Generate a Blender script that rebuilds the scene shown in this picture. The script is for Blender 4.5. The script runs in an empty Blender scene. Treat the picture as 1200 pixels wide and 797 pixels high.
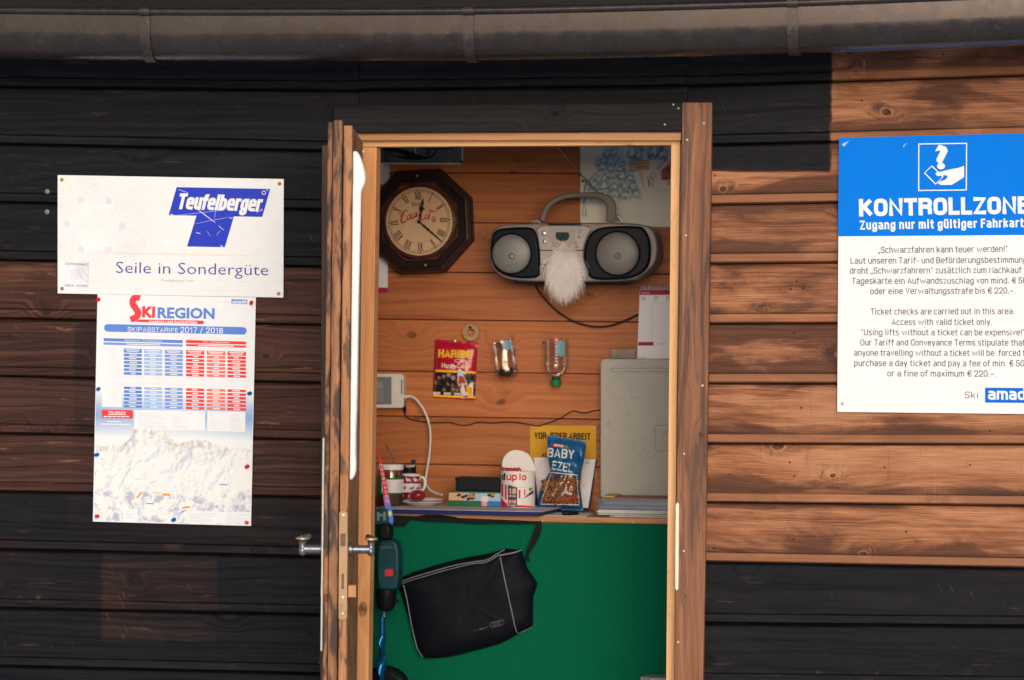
import bpy, bmesh, math, random
from mathutils import Vector, Matrix, noise as mnoise
rad = math.radians
SC = bpy.context.scene
COL = SC.collection
random.seed(7)

# ---------------------------------------------------------------- camera, world, sun, exposure
ZC = 1.62                                   # height of the aim point on the wall above the ground
YAW, PITCH, ROLL, DIST, FPX = rad(9.2), rad(-0.5), rad(0.62), 9.0, 4025.0
_f = Vector((-math.sin(YAW)*math.cos(PITCH), math.cos(YAW)*math.cos(PITCH), math.sin(PITCH)))
_r = Vector((math.cos(YAW), math.sin(YAW), 0))
_u = _r.cross(_f)
CR = _r*math.cos(ROLL) + _u*math.sin(ROLL)
CU = -_r*math.sin(ROLL) + _u*math.cos(ROLL)
CAM = Vector((0, 0, ZC)) - _f*DIST
cd = bpy.data.cameras.new('camera'); cam = bpy.data.objects.new('camera', cd); COL.objects.link(cam)
m = Matrix((CR, CU, -_f)).transposed().to_4x4(); m.translation = CAM
cam.matrix_world = m
cd.sensor_width = 36; cd.lens = 36*FPX/1200; cd.clip_start = 0.1; cd.clip_end = 2000
cd.dof.use_dof = True; cd.dof.focus_distance = 9.0; cd.dof.aperture_fstop = 4.0
SC.camera = cam

w = bpy.data.worlds.new('World'); SC.world = w; w.use_nodes = True
nt = w.node_tree; nt.nodes.clear()
SUN_EL, SUN_AZ = rad(10.5), rad(166)          # low soft sun in front of the hut, a little right of the camera
sky = nt.nodes.new('ShaderNodeTexSky'); sky.sky_type = 'NISHITA'; sky.sun_disc = False
sky.sun_elevation = SUN_EL; sky.sun_rotation = SUN_AZ; sky.dust_density = 1.0; sky.air_density = 1.0
bg = nt.nodes.new('ShaderNodeBackground'); bg.inputs[1].default_value = 0.13
wo = nt.nodes.new('ShaderNodeOutputWorld')
nt.links.new(sky.outputs[0], bg.inputs[0]); nt.links.new(bg.outputs[0], wo.inputs[0])
sl = bpy.data.lights.new('sun', 'SUN'); sl.energy = 1.4; sl.angle = rad(34); sl.color = (1.0, 0.97, 0.945)
so = bpy.data.objects.new('sun', sl); COL.objects.link(so)
sd = Vector((math.sin(SUN_AZ)*math.cos(SUN_EL), math.cos(SUN_AZ)*math.cos(SUN_EL), math.sin(SUN_EL)))
so.rotation_euler = sd.to_track_quat('Z', 'Y').to_euler(); so.location = (-3, -8, 8)
SC.view_settings.view_transform = 'Standard'; SC.view_settings.look = 'None'
SC.view_settings.exposure = 0.5; SC.view_settings.gamma = 1.0

# ---------------------------------------------------------------- measuring: a point of the photo on the plane y = Y
def P(x, y, Y=0.0):
    if callable(Y): Y = Y(x, y)
    d = _f + CR*((x-600)/FPX) + CU*((398.5-y)/FPX)
    return CAM + d*((Y-CAM.y)/d.y)
def PX(Y): return (P(601, 398, Y)-P(600, 398, Y)).length      # metres per photo pixel at depth Y
def zc(ox, oy, s): return lambda x, y: (ox+x/s, oy+y/s)
def lin(h):
    if isinstance(h, str):
        h = h.lstrip('#'); c = [int(h[i:i+2], 16)/255 for i in (0, 2, 4)]
    else: c = [v/255 for v in h]
    return tuple(v/12.92 if v <= .04045 else ((v+.055)/1.055)**2.4 for v in c)

# ---------------------------------------------------------------- materials
class NT:
    def __init__(s, name):
        s.m = bpy.data.materials.new(name); s.m.use_nodes = True; s.t = s.m.node_tree; s.t.nodes.clear()
        s.out = s.n('ShaderNodeOutputMaterial'); s.b = s.n('ShaderNodeBsdfPrincipled'); s.l(s.b.outputs[0], s.out.inputs[0])
    def n(s, t, **k):
        o = s.t.nodes.new(t)
        for a, b in k.items(): setattr(o, a, b)
        return o
    def l(s, a, b): s.t.links.new(a, b)
    def set(s, sock, v):
        if hasattr(v, 'is_linked') or isinstance(v, bpy.types.NodeSocket): s.l(v, sock)
        else: sock.default_value = v
    def math(s, op, a, b=None, c=None, clamp=False):
        o = s.n('ShaderNodeMath', operation=op); o.use_clamp = clamp
        s.set(o.inputs[0], a)
        if b is not None: s.set(o.inputs[1], b)
        if c is not None: s.set(o.inputs[2], c)
        return o.outputs[0]
    def map(s, v, a, b, c=0.0, d=1.0):
        o = s.n('ShaderNodeMapRange'); o.interpolation_type = 'SMOOTHSTEP'
        s.set(o.inputs[0], v)
        for i, q in enumerate((a, b, c, d)): o.inputs[i+1].default_value = q
        return o.outputs[0]
    def xyz(s, x, y, z):
        o = s.n('ShaderNodeCombineXYZ')
        for i, q in enumerate((x, y, z)): s.set(o.inputs[i], q)
        return o.outputs[0]
    def noise(s, vec, scale, detail=3.0, rough=0.55, dist=0.0):
        o = s.n('ShaderNodeTexNoise'); s.l(vec, o.inputs['Vector'])
        o.inputs['Scale'].default_value = scale; o.inputs['Detail'].default_value = detail
        o.inputs['Roughness'].default_value = rough; o.inputs['Distortion'].default_value = dist
        return o.outputs[0]
    def mix(s, f, a, b, mode='MIX'):
        o = s.n('ShaderNodeMix', data_type='RGBA', blend_type=mode)
        s.set(o.inputs[0], f)
        for i, q in ((6, a), (7, b)):
            if isinstance(q, tuple): o.inputs[i].default_value = (*q[:3], 1)
            else: s.l(q, o.inputs[i])
        return o.outputs[2]
    def pos(s): return s.n('ShaderNodeNewGeometry').outputs['Position']
    def attr(s, name):
        o = s.n('ShaderNodeAttribute'); o.attribute_name = name; return o.outputs['Fac']
    def bump(s, h, strength, dist=0.002):
        o = s.n('ShaderNodeBump'); o.inputs['Strength'].default_value = strength; o.inputs['Distance'].default_value = dist
        s.l(h, o.inputs['Height']); s.l(o.outputs[0], s.b.inputs['Normal'])

MATS = {}
def mat(name, col, rough=0.5, metal=0.0, var=0.12, nscale=40.0, bump=0.0, spec=0.2, coat=0.0, sheen=0.0, dirt=None):
    if name in MATS: return MATS[name]
    s = NT(name); col = lin(col) if (isinstance(col, str) or max(col) > 1.001) else col
    p = s.pos(); nz = s.noise(p, nscale, 4.0); nz2 = s.noise(p, nscale*0.22, 3.0)
    f = s.math('ADD', s.math('MULTIPLY', nz, 0.5), s.math('MULTIPLY', nz2, 0.5))
    f = s.map(f, 0.3, 0.7)
    lo = tuple(c*(1-var) for c in col); hi = tuple(min(1, c*(1+var*0.6)) for c in col)
    c = s.mix(f, lo, hi)
    if dirt:
        dm = s.map(s.noise(p, dirt[1], 5.0, 0.65), 0.56, 0.72, 0, dirt[2])
        c = s.mix(dm, c, lin(dirt[0]))
    s.l(c, s.b.inputs['Base Color'])
    s.l(s.map(nz, 0.25, 0.75, max(0.02, rough-0.08), min(1, rough+0.08)), s.b.inputs['Roughness'])
    s.b.inputs['Metallic'].default_value = metal; s.b.inputs['Specular IOR Level'].default_value = spec
    s.b.inputs['Coat Weight'].default_value = coat; s.b.inputs['Sheen Weight'].default_value = sheen
    if bump: s.bump(nz, bump, 0.001)
    MATS[name] = s.m; return s.m

def wood(name, dark, mid, light, axis='X', gs=1.0, knot=True, rough=0.55, bump=0.25, wear_liplight=0.0, stained=None, seed=0.0, fine=1.0, kd=0.45, cover=None, spec=None):
    """boards: grain along `axis`, per-board offset from the vertex attribute rnd"""
    s = NT(name)
    sx = s.n('ShaderNodeSeparateXYZ'); s.l(s.pos(), sx.inputs[0])
    X, Y, Z = sx.outputs
    rnd = s.attr('rnd')
    U, V, W = (X, Z, Y) if axis == 'X' else ((Z, X, Y) if axis == 'Z' else (Y, Z, X))
    U = s.math('ADD', U, s.math('MULTIPLY_ADD', rnd, 17.3, seed))
    V0 = V
    V = s.math('ADD', V, s.math('MULTIPLY', rnd, 5.7))
    # knots
    kv = s.n('ShaderNodeTexVoronoi', voronoi_dimensions='2D'); kv.inputs['Scale'].default_value = 1.0
    wob = s.noise(s.xyz(s.math('MULTIPLY', U, 9.0), s.math('MULTIPLY', V, 9.0), 0.0), 1.0, 2.0)
    s.l(s.xyz(s.math('MULTIPLY', U, 4.6*gs), s.math('MULTIPLY_ADD', wob, 0.22, s.math('MULTIPLY', V, 7.2*gs)), 0.0), kv.inputs['Vector'])
    kcol = s.n('ShaderNodeSeparateColor'); s.l(kv.outputs['Color'], kcol.inputs[0])
    gate = s.map(kcol.outputs[0], 0.50, 0.54) if knot else 0.0
    d = s.math('DIVIDE', kv.outputs['Distance'], s.math('MULTIPLY_ADD', kcol.outputs[1], 0.95, 0.30))
    k = s.math('MULTIPLY', s.map(d, 0.072, 0.046), gate)
    halo = s.math('MULTIPLY', s.map(d, 0.36, 0.05), gate)
    # grain
    low = s.noise(s.xyz(s.math('MULTIPLY', U, 1.6*gs), s.math('MULTIPLY', V, 8.0*gs), 0.0), 1.0, 3.0)
    Vw = s.math('ADD', s.math('MULTIPLY', V, 78.0*gs), s.math('ADD', s.math('MULTIPLY', low, 5.0), s.math('MULTIPLY', halo, 3.0)))
    ring = s.noise(s.xyz(s.math('MULTIPLY', U, 0.9*gs), Vw, 0.0), 1.0, 4.0, 0.6)
    finen = s.noise(s.xyz(s.math('MULTIPLY', U, 7.0*gs), s.math('MULTIPLY', Vw, 5.0), s.math('MULTIPLY', W, 20.0)), 1.0, 2.0)
    hair = s.noise(s.xyz(s.math('MULTIPLY', U, 11.0), s.math('MULTIPLY', V, 330.0), s.math('MULTIPLY', W, 30.0)), 1.0, 3.0, 0.7)
    g = s.math('ADD', s.math('ADD', s.math('MULTIPLY', ring, 0.62), s.math('MULTIPLY', finen, 0.20*fine)), s.math('MULTIPLY', hair, 0.18))
    cr = s.n('ShaderNodeValToRGB'); e = cr.color_ramp
    e.elements[0].position = 0.34; e.elements[0].color = (*dark, 1)
    e.elements[1].position = 0.62; e.elements[1].color = (*light, 1)
    q = e.elements.new(0.47); q.color = (*mid, 1)
    s.l(g, cr.inputs[0]); c = cr.outputs[0]
    # board to board tone
    c = s.mix(1.0, c, s.mix(s.math('FRACT', s.math('MULTIPLY', rnd, 7.31)), (0.80, 0.80, 0.82), (1.12, 1.1, 1.08)), 'MULTIPLY')
    c = s.mix(s.math('MULTIPLY', halo, 0.30), c, tuple(v*0.8 for v in mid))
    kr = s.noise(s.xyz(s.math('MULTIPLY', U, 60.0), s.math('MULTIPLY', V, 60.0), 0.0), 1.0, 3.0)
    c = s.mix(s.math('MULTIPLY', k, kd*2), c, s.mix(s.map(kr, 0.35, 0.65), tuple(v*0.16 for v in mid), tuple(v*0.55 for v in mid)))
    if wear_liplight:
        bv = s.attr('bv')
        c = s.mix(0.30, c, tuple(v*1.05 for v in mid))
        cl = s.noise(s.xyz(s.math('MULTIPLY', U, 2.6), s.math('MULTIPLY', V, 8.5), 0.0), 1.0, 6.0, 0.60, 0.7)
        cl2 = s.noise(s.xyz(s.math('MULTIPLY', U, 0.9), s.math('MULTIPLY', V, 3.0), 9.0), 1.0, 3.0, 0.5)
        cv = s.math('ADD', s.math('MULTIPLY_ADD', cl2, 0.45, cl), s.math('MULTIPLY_ADD', s.map(bv, 0.02, 0.45), 0.13, s.math('MULTIPLY', s.map(bv, 1.0, 0.88), 0.10)))
        pal = s.mix(g, tuple(v*0.80 for v in light), tuple(min(1, v*1.18) for v in light))
        c = s.mix(s.math('MULTIPLY', s.map(cv, 0.93, 1.10), 0.95*wear_liplight), c, pal)
        c = s.mix(s.math('MULTIPLY', s.map(cv, 0.955, 0.80), 0.88), c, s.mix(g, (0.040, 0.018, 0.013), (0.135, 0.055, 0.034)))
        hh = s.math('MULTIPLY', s.map(halo, 0.12, 0.75), s.map(s.noise(s.xyz(s.math('MULTIPLY', U, 9.0), s.math('MULTIPLY', V, 12.0), 4.0), 1.0, 4.0, 0.6, 0.8), 0.40, 0.62))
        c = s.mix(s.math('MULTIPLY', hh, 0.85), c, (0.050, 0.026, 0.021))
        vc = s.noise(s.xyz(s.math('MULTIPLY', U, 30.0), s.math('MULTIPLY', V, 4.5), 3.0), 1.0, 4.0, 0.65, 1.1)
        loc = s.math('ADD', s.map(halo, 0.02, 0.4, 0.0, 0.8), s.map(cl2, 0.52, 0.66, 0.0, 0.35), clamp=True)
        c = s.mix(s.math('MULTIPLY', s.map(vc, 0.60, 0.70), loc), c, (0.085, 0.036, 0.024))
        c = s.mix(s.math('MULTIPLY', s.map(vc, 0.42, 0.33), s.math('MULTIPLY', loc, 0.35)), c, tuple(min(1, v*1.25) for v in light))
        fg = s.map(s.math('ADD', s.math('MULTIPLY', hair, 0.55), s.math('MULTIPLY', finen, 0.45)), 0.33, 0.67, 0.74, 1.17)
        c = s.mix(1.0, c, s.xyz(fg, fg, fg), 'MULTIPLY')
        rimk = s.math('MULTIPLY', s.math('MULTIPLY', s.map(d, 0.105, 0.075), s.map(d, 0.062, 0.072)), gate)
        c = s.mix(s.math('MULTIPLY', rimk, 0.45), c, tuple(min(1, v*1.2) for v in light))
        c = s.mix(s.math('MULTIPLY', k, 0.88), c, s.mix(s.map(kr, 0.35, 0.65), (0.028, 0.012, 0.009), (0.16, 0.058, 0.030)))
        c = s.mix(s.map(bv, -0.04, -0.12, 0.0, 0.55), c, s.mix(g, mid, tuple(min(1, v*1.15) for v in light)))  # lip under each board painted paler, as if it caught the light
        c = s.mix(s.math('MULTIPLY', s.math('MULTIPLY', s.map(bv, 0.10, 0.0), s.map(bv, -0.06, 0.0)), 0.45), c, (0.05, 0.03, 0.026))
    if stained:
        # stained zones: attribute st (0 bare, 1 nearly black) with rectangular patches, one of them painted shade
        st = s.attr('st')
        n1 = s.noise(s.xyz(s.math('MULTIPLY', U, 5.0), s.math('MULTIPLY', V, 26.0), 0.0), 1.0, 5.0, 0.6)
        for (x0, x1, z0, z1, val, amt) in stained:
            j = s.math('MULTIPLY', s.math('SUBTRACT', n1, 0.5), 0.020)
            xx = s.math('ADD', X, j); zz = s.math('ADD', V0, j)
            e0 = s.math('MULTIPLY', s.map(xx, x0-0.007, x0+0.007), s.map(xx, x1+0.007, x1-0.007))
            e1 = s.math('MULTIPLY', s.map(zz, z0-0.007, z0+0.007), s.map(zz, z1+0.007, z1-0.007))
            mk = s.math('MULTIPLY', s.math('MULTIPLY', e0, e1), amt)
            st = s.math('ADD', s.math('MULTIPLY', st, s.math('SUBTRACT', 1.0, mk)), s.math('MULTIPLY', mk, val))
        brown = s.mix(s.map(g, 0.34, 0.66), (0.014, 0.008, 0.008), (0.098, 0.043, 0.031))
        black = s.mix(s.map(g, 0.35, 0.65), (0.0026, 0.0036, 0.0064), (0.0120, 0.0122, 0.0162))
        # thin worn spots where the bare wood shows through the stain
        sp = s.noise(s.xyz(s.math('MULTIPLY', U, 6.0), s.math('MULTIPLY', V, 60.0), 2.0), 1.0, 4.0, 0.7)
        black = s.mix(s.map(sp, 0.60, 0.76, 0, 0.55), black, (0.11, 0.055, 0.04))
        black = s.mix(s.math('MULTIPLY', k, 0.10), black, (0.10, 0.045, 0.03))
        scr = s.noise(s.xyz(s.math('MULTIPLY', s.math('ADD', U, s.math('MULTIPLY', V, 0.45)), 120.0), s.math('MULTIPLY', V, 11.0), 6.0), 1.0, 2.0, 0.5, 0.4)
        area = s.noise(s.xyz(s.math('MULTIPLY', X, 3.0), s.math('MULTIPLY', V0, 4.0), 3.0), 1.0, 3.0)
        sf = s.math('MULTIPLY', s.map(scr, 0.68, 0.76), s.map(area, 0.46, 0.62))
        dust = s.noise(s.xyz(s.math('MULTIPLY', X, 2.2), s.math('MULTIPLY', V0, 9.0), 5.0), 1.0, 6.0, 0.7)
        black = s.mix(s.map(dust, 0.50, 0.72, 0, 0.55), black, (0.019, 0.018, 0.022))
        black = s.mix(s.math('MULTIPLY', sf, 0.60), black, (0.085, 0.060, 0.055))
        brown = s.mix(s.math('MULTIPLY', sf, 0.55), brown, (0.22, 0.12, 0.085))
        bvv = s.attr('bv'); rim = s.noise(s.xyz(s.math('MULTIPLY', X, 9.0), s.math('MULTIPLY', V0, 4.0), 8.0), 1.0, 5.0, 0.7)
        rimf = s.math('MULTIPLY', s.math('MULTIPLY', s.map(bvv, 0.10, 0.0), s.map(bvv, -0.1, -0.02)), s.map(rim, 0.58, 0.70))
        rimf = s.math('MULTIPLY', rimf, s.map(V0, P(0, 600).z, P(0, 700).z))
        black = s.mix(s.math('MULTIPLY', rimf, 0.7), black, (0.20, 0.11, 0.075))
        brown = s.mix(s.map(sp, 0.60, 0.72, 0, 0.8), brown, (0.25, 0.125, 0.085))
        brown = s.mix(s.math('MULTIPLY', k, 0.8), brown, (0.02, 0.012, 0.012))
        mot = s.noise(s.xyz(s.math('MULTIPLY', X, 1.7), s.math('MULTIPLY', V0, 3.0), 0.0), 1.0, 4.0, 0.6)
        st = s.math('ADD', st, s.math('MULTIPLY', s.math('SUBTRACT', mot, 0.5), 0.62))
        t1 = s.map(st, 0.10, 0.50); t2 = s.map(st, 0.50, 0.95)
        c = s.mix(t2, s.mix(t1, c, brown), black)
    if cover:
        # half worn dark stain on top of bare wood, following the grain
        cn = s.noise(s.xyz(s.math('MULTIPLY', U, cover[0]), s.math('MULTIPLY', V, cover[1]), 1.0), 1.0, 5.0, 0.6, 0.6)
        cm = s.map(s.math('ADD', s.math('MULTIPLY', cn, 0.8), s.math('MULTIPLY', ring, 0.2)), cover[2]-0.05, cover[2]+0.05, 0, cover[3])
        c = s.mix(cm, c, (0.030, 0.024, 0.026))
    s.l(c, s.b.inputs['Base Color'])
    s.l(s.map(finen, 0.2, 0.8, rough-0.1, rough+0.12), s.b.inputs['Roughness'])
    s.b.inputs['Specular IOR Level'].default_value = spec if spec is not None else (0.09 if stained else 0.25)
    s.bump(s.math('SUBTRACT', g, s.math('MULTIPLY', k, 0.5)), bump, 0.0015)
    return s.m

# ---------------------------------------------------------------- mesh builder
_tc = bpy.data.curves.new('lettering', 'FONT'); _to = bpy.data.objects.new('lettering', _tc)
CAP = 0.682
class MB:
    def __init__(s): s.v = []; s.f = []; s.at = []
    def add(s, vs, fs, rnd=0.0, bv=0.5, st=0.0):
        o = len(s.v); s.v += [Vector(v) for v in vs]; s.f += [tuple(i+o for i in f) for f in fs]
        bvs = bv if isinstance(bv, (list, tuple)) else [bv]*len(vs)
        s.at += [(rnd, b, st) for b in bvs]; return s
    def prism3(s, front, back, **k):
        n = len(front); fs = [tuple(range(n)), tuple(range(2*n-1, n-1, -1))]
        fs += [(i, i+n, (i+1) % n+n, (i+1) % n) for i in range(n)]
        return s.add(list(front)+list(back), fs, **k)
    def prism(s, pts, Y, d, **k):
        fr = [P(x, y, Y) for x, y in pts]
        return s.prism3(fr, [v+Vector((0, d, 0)) for v in fr], **k)
    def box(s, x0, y0, x1, y1, Y, d, **k): return s.prism([(x0, y0), (x1, y0), (x1, y1), (x0, y1)], Y, d, **k)
    def wbox(s, a, b, **k):
        (x0, y0, z0), (x1, y1, z1) = a, b
        return s.prism3([(x0, y0, z0), (x1, y0, z0), (x1, y0, z1), (x0, y0, z1)], [(x0, y1, z0), (x1, y1, z0), (x1, y1, z1), (x0, y1, z1)], **k)
    def poly(s, pts, Y): return s.add([P(x, y, Y) for x, y in pts], [tuple(range(len(pts)))])
    def patch(s, q, Y, nx=8, ny=8):
        (a, b, c, d) = q; vs = []
        for j in range(ny+1):
            for i in range(nx+1):
                u, v = i/nx, j/ny
                x = (a[0]*(1-u)+b[0]*u)*(1-v)+(d[0]*(1-u)+c[0]*u)*v; y = (a[1]*(1-u)+b[1]*u)*(1-v)+(d[1]*(1-u)+c[1]*u)*v
                vs.append(P(x, y, Y))
        fs = [(j*(nx+1)+i, j*(nx+1)+i+1, (j+1)*(nx+1)+i+1, (j+1)*(nx+1)+i) for j in range(ny) for i in range(nx)]
        return s.add(vs, fs)
    def strip(s, pts, w, Y, closed=False):
        n = len(pts); vs = []; ws = w if isinstance(w, (list, tuple)) else [w]*n
        for i, (x, y) in enumerate(pts):
            a = pts[(i-1) % n] if (closed or i) else pts[i]; b = pts[(i+1) % n] if (closed or i < n-1) else pts[i]
            tx, ty = b[0]-a[0], b[1]-a[1]; l = math.hypot(tx, ty) or 1; nx, ny = -ty/l*ws[i]/2, tx/l*ws[i]/2
            vs += [P(x+nx, y+ny, Y), P(x-nx, y-ny, Y)]
        fs = [(2*i, 2*i+1, 2*((i+1) % n)+1, 2*((i+1) % n)) for i in range(n if closed else n-1)]
        return s.add(vs, fs)
    def disc(s, cx, cy, rx, ry, Y, n=24): return s.poly([(cx+rx*math.cos(2*math.pi*i/n), cy+ry*math.sin(2*math.pi*i/n)) for i in range(n)], Y)
    def tube(s, pts, r, n=8, closed=False):
        pts = [Vector(p) for p in pts]; m = len(pts); rs = r if isinstance(r, (list, tuple)) else [r]*m
        vs = []; prev = None
        for i, p in enumerate(pts):
            a = pts[(i-1) % m] if (closed or i) else p; b = pts[(i+1) % m] if (closed or i < m-1) else p
            t = (b-a).normalized()
            if prev is None:
                prev = t.orthogonal().normalized()
            prev = (prev-t*prev.dot(t)).normalized(); q = t.cross(prev)
            vs += [p+(prev*math.cos(2*math.pi*k/n)+q*math.sin(2*math.pi*k/n))*rs[i] for k in range(n)]
        fs = [(i*n+k, i*n+(k+1) % n, ((i+1) % m)*n+(k+1) % n, ((i+1) % m)*n+k) for i in range(m if closed else m-1) for k in range(n)]
        if not closed: fs += [tuple(range(n-1, -1, -1)), tuple((m-1)*n+k for k in range(n))]
        return s.add(vs, fs)
    def lathe(s, c, prof, axis=(0, 0, 1), n=28, closed=False):
        c = Vector(c); ax = Vector(axis).normalized(); e = ax.orthogonal().normalized()
        if abs(ax.z) > .9: e = Vector((1, 0, 0)); e = (e-ax*e.dot(ax)).normalized()
        g = ax.cross(e); vs = []; m = len(prof)
        for r, h in prof:
            vs += [c+ax*h+(e*math.cos(2*math.pi*k/n)+g*math.sin(2*math.pi*k/n))*max(r, 1e-5) for k in range(n)]
        fs = [(i*n+k, i*n+(k+1) % n, (i+1)*n+(k+1) % n, (i+1)*n+k) for i in range(m-1) for k in range(n)]
        if closed: fs += [((m-1)*n+k, (m-1)*n+(k+1) % n, (k+1) % n, k) for k in range(n)]
        else:
            if prof[0][0] > 2e-5: fs.append(tuple(range(n-1, -1, -1)))
            if prof[-1][0] > 2e-5: fs.append(tuple((m-1)*n+k for k in range(n)))
        return s.add(vs, fs)
    def shell(s, c, prof, **k):
        """open lathe surface, no end caps"""
        a = len(s.f); n = k.get('n', 28); s.lathe(c, prof, **k)
        s.f = [f for i, f in enumerate(s.f) if i < a or len(f) == 4]; return s
    def ball(s, c, rx, ry=None, rz=None, n=16):
        ry = ry or rx; rz = rz or rx; c = Vector(c); m = n//2; vs = []
        for j in range(m+1):
            t = math.pi*j/m
            for i in range(n):
                p = 2*math.pi*i/n; vs.append(c+Vector((rx*math.sin(t)*math.cos(p), ry*math.sin(t)*math.sin(p), rz*math.cos(t))))
        return s.add(vs, [(j*n+i, j*n+(i+1) % n, (j+1)*n+(i+1) % n, (j+1)*n+i) for j in range(m) for i in range(n)])
    def text(s, body, p0, p1, h, Y, bold=0.0, shear=0.0, res=2):
        """lettering from baseline start p0 to p1 (photo px), capital height h px"""
        _tc.body = body; _tc.offset = bold; _tc.resolution_u = res
        me = bpy.data.meshes.new_from_object(_to)
        if not me.vertices: return s
        xs = [v.co.x for v in me.vertices]; a, b = min(xs), max(xs)
        dx, dy = p1[0]-p0[0], p1[1]-p0[1]; L = math.hypot(dx, dy)
        if b-a < 1e-6: return s
        vs = []
        for v in me.vertices:
            t = (v.co.x-a)/(b-a); q = v.co.y/CAP*h
            x = p0[0]+dx*t + (dy/L)*q + shear*q*dx/L; y = p0[1]+dy*t - (dx/L)*q + shear*q*dy/L
            vs.append(P(x, y, Y))
        s.add(vs, [tuple(p.vertices) for p in me.polygons]); bpy.data.meshes.remove(me); return s
    def pillow(s, q, Y0, bulge, nx=22, ny=28, wr=0.0, seed=0.0, seam=0.03, pinch=(0.5, 0.55)):
        """sealed bag: q = corners TL TR BR BL in px; returns the depth function of its front"""
        (a, b, c, d) = q
        def sh(u, v):
            u = min(max(u, 0), 1); v = min(max(v, 0), 1)
            e = max(0, min(1, (v-seam)/(1-2*seam)))
            k = (max(0, 4*u*(1-u))**pinch[0])*(max(0, 4*e*(1-e))**pinch[1])
            n_ = mnoise.noise(Vector((u*4.2+seed, v*6.0, seed)))*0.6+mnoise.noise(Vector((u*11+seed, v*13, 3)))*0.35
            return k*bulge*(1+wr*n_)+wr*0.0025*mnoise.noise(Vector((u*9, v*9+seed, 7)))
        def uv(x, y):
            u, v = 0.5, 0.5
            for _ in range(3):
                tx = (a[0]*(1-v)+d[0]*v); rx = (b[0]*(1-v)+c[0]*v); u = (x-tx)/(rx-tx)
                ty = (a[1]*(1-u)+b[1]*u); by = (d[1]*(1-u)+c[1]*u); v = (y-ty)/(by-ty)
            return u, v
        fn = lambda x, y, off=0.0: Y0-sh(*uv(x, y))-off
        vs = []; fs = []
        for side in (0, 1):
            o = len(vs)
            for j in range(ny+1):
                for i in range(nx+1):
                    u, v = i/nx, j/ny
                    x = (a[0]*(1-u)+b[0]*u)*(1-v)+(d[0]*(1-u)+c[0]*u)*v; y = (a[1]*(1-u)+b[1]*u)*(1-v)+(d[1]*(1-u)+c[1]*u)*v
                    zz = 0.8*math.sin(i*math.pi*nx*0.5) if 0 else 0
                    vs.append(P(x, y+zz, (Y0-sh(u, v)) if side == 0 else Y0+0.002))
            fs += [(o+j*(nx+1)+i, o+j*(nx+1)+i+1, o+(j+1)*(nx+1)+i+1, o+(j+1)*(nx+1)+i) for j in range(ny) for i in range(nx)]
        N = (nx+1)*(ny+1)
        ring = [i for i in range(nx+1)]+[j*(nx+1)+nx for j in range(1, ny+1)]+[ny*(nx+1)+i for i in range(nx-1, -1, -1)]+[j*(nx+1) for j in range(ny-1, 0, -1)]
        fs += [(ring[i], ring[(i+1) % len(ring)], ring[(i+1) % len(ring)]+N, ring[i]+N) for i in range(len(ring))]
        s.add(vs, fs); return fn
    def build(s, name, material, parent=None, bevel=0.0, smooth=None, seg=2, label=None, stuff=False, recalc=True, subsurf=0):
        me = bpy.data.meshes.new(name); me.from_pydata([tuple(v) for v in s.v], [], s.f)
        for i, an in enumerate(('rnd', 'bv', 'st')):
            if any(a[i] for a in s.at):
                A = me.attributes.new(an, 'FLOAT', 'POINT'); A.data.foreach_set('value', [a[i] for a in s.at])
        if recalc:
            bm = bmesh.new(); bm.from_mesh(me); bmesh.ops.recalc_face_normals(bm, faces=bm.faces); bm.to_mesh(me); bm.free()
        me.materials.append(material)
        ob = bpy.data.objects.new(name, me); COL.objects.link(ob)
        if parent is not None: ob.parent = parent
        if smooth:
            me.polygons.foreach_set('use_smooth', [True]*len(me.polygons)); me.set_sharp_from_angle(angle=rad(smooth))
        if bevel:
            b = ob.modifiers.new('bevel', 'BEVEL'); b.width = bevel; b.segments = seg; b.limit_method = 'ANGLE'; b.angle_limit = rad(35)
        if subsurf:
            q = ob.modifiers.new('subsurf', 'SUBSURF'); q.levels = subsurf; q.render_levels = subsurf
        if label: ob['label'] = label
        if stuff: ob['kind'] = 'stuff'
        return ob

ROOTS = []
def thing(name, label, cat, group=None):
    o = bpy.data.objects.new(name, None); COL.objects.link(o); o.empty_display_size = 0.05
    o['label'] = label; o['category'] = cat
    if group: o['group'] = group
    ROOTS.append(o); return o
def tag(o, label, cat, group=None):
    o['label'] = label; o['category'] = cat
    if group: o['group'] = group
    ROOTS.append(o); return o
def smoothpath(pts, n=8):
    out = []; m = len(pts)
    for i in range(m-1):
        p0 = pts[max(i-1, 0)]; p1 = pts[i]; p2 = pts[i+1]; p3 = pts[min(i+2, m-1)]
        for k in range(n):
            t = k/n
            out.append(tuple(0.5*((2*b)+(-a+c)*t+(2*a-5*b+4*c-d)*t*t+(-a+3*b-3*c+d)*t**3) for a, b, c, d in zip(p0, p1, p2, p3)))
    out.append(tuple(pts[-1])); return out
def ppath(pts, Y, n=8): return [P(x, y, Y) for x, y in smoothpath(pts, n)]

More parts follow.
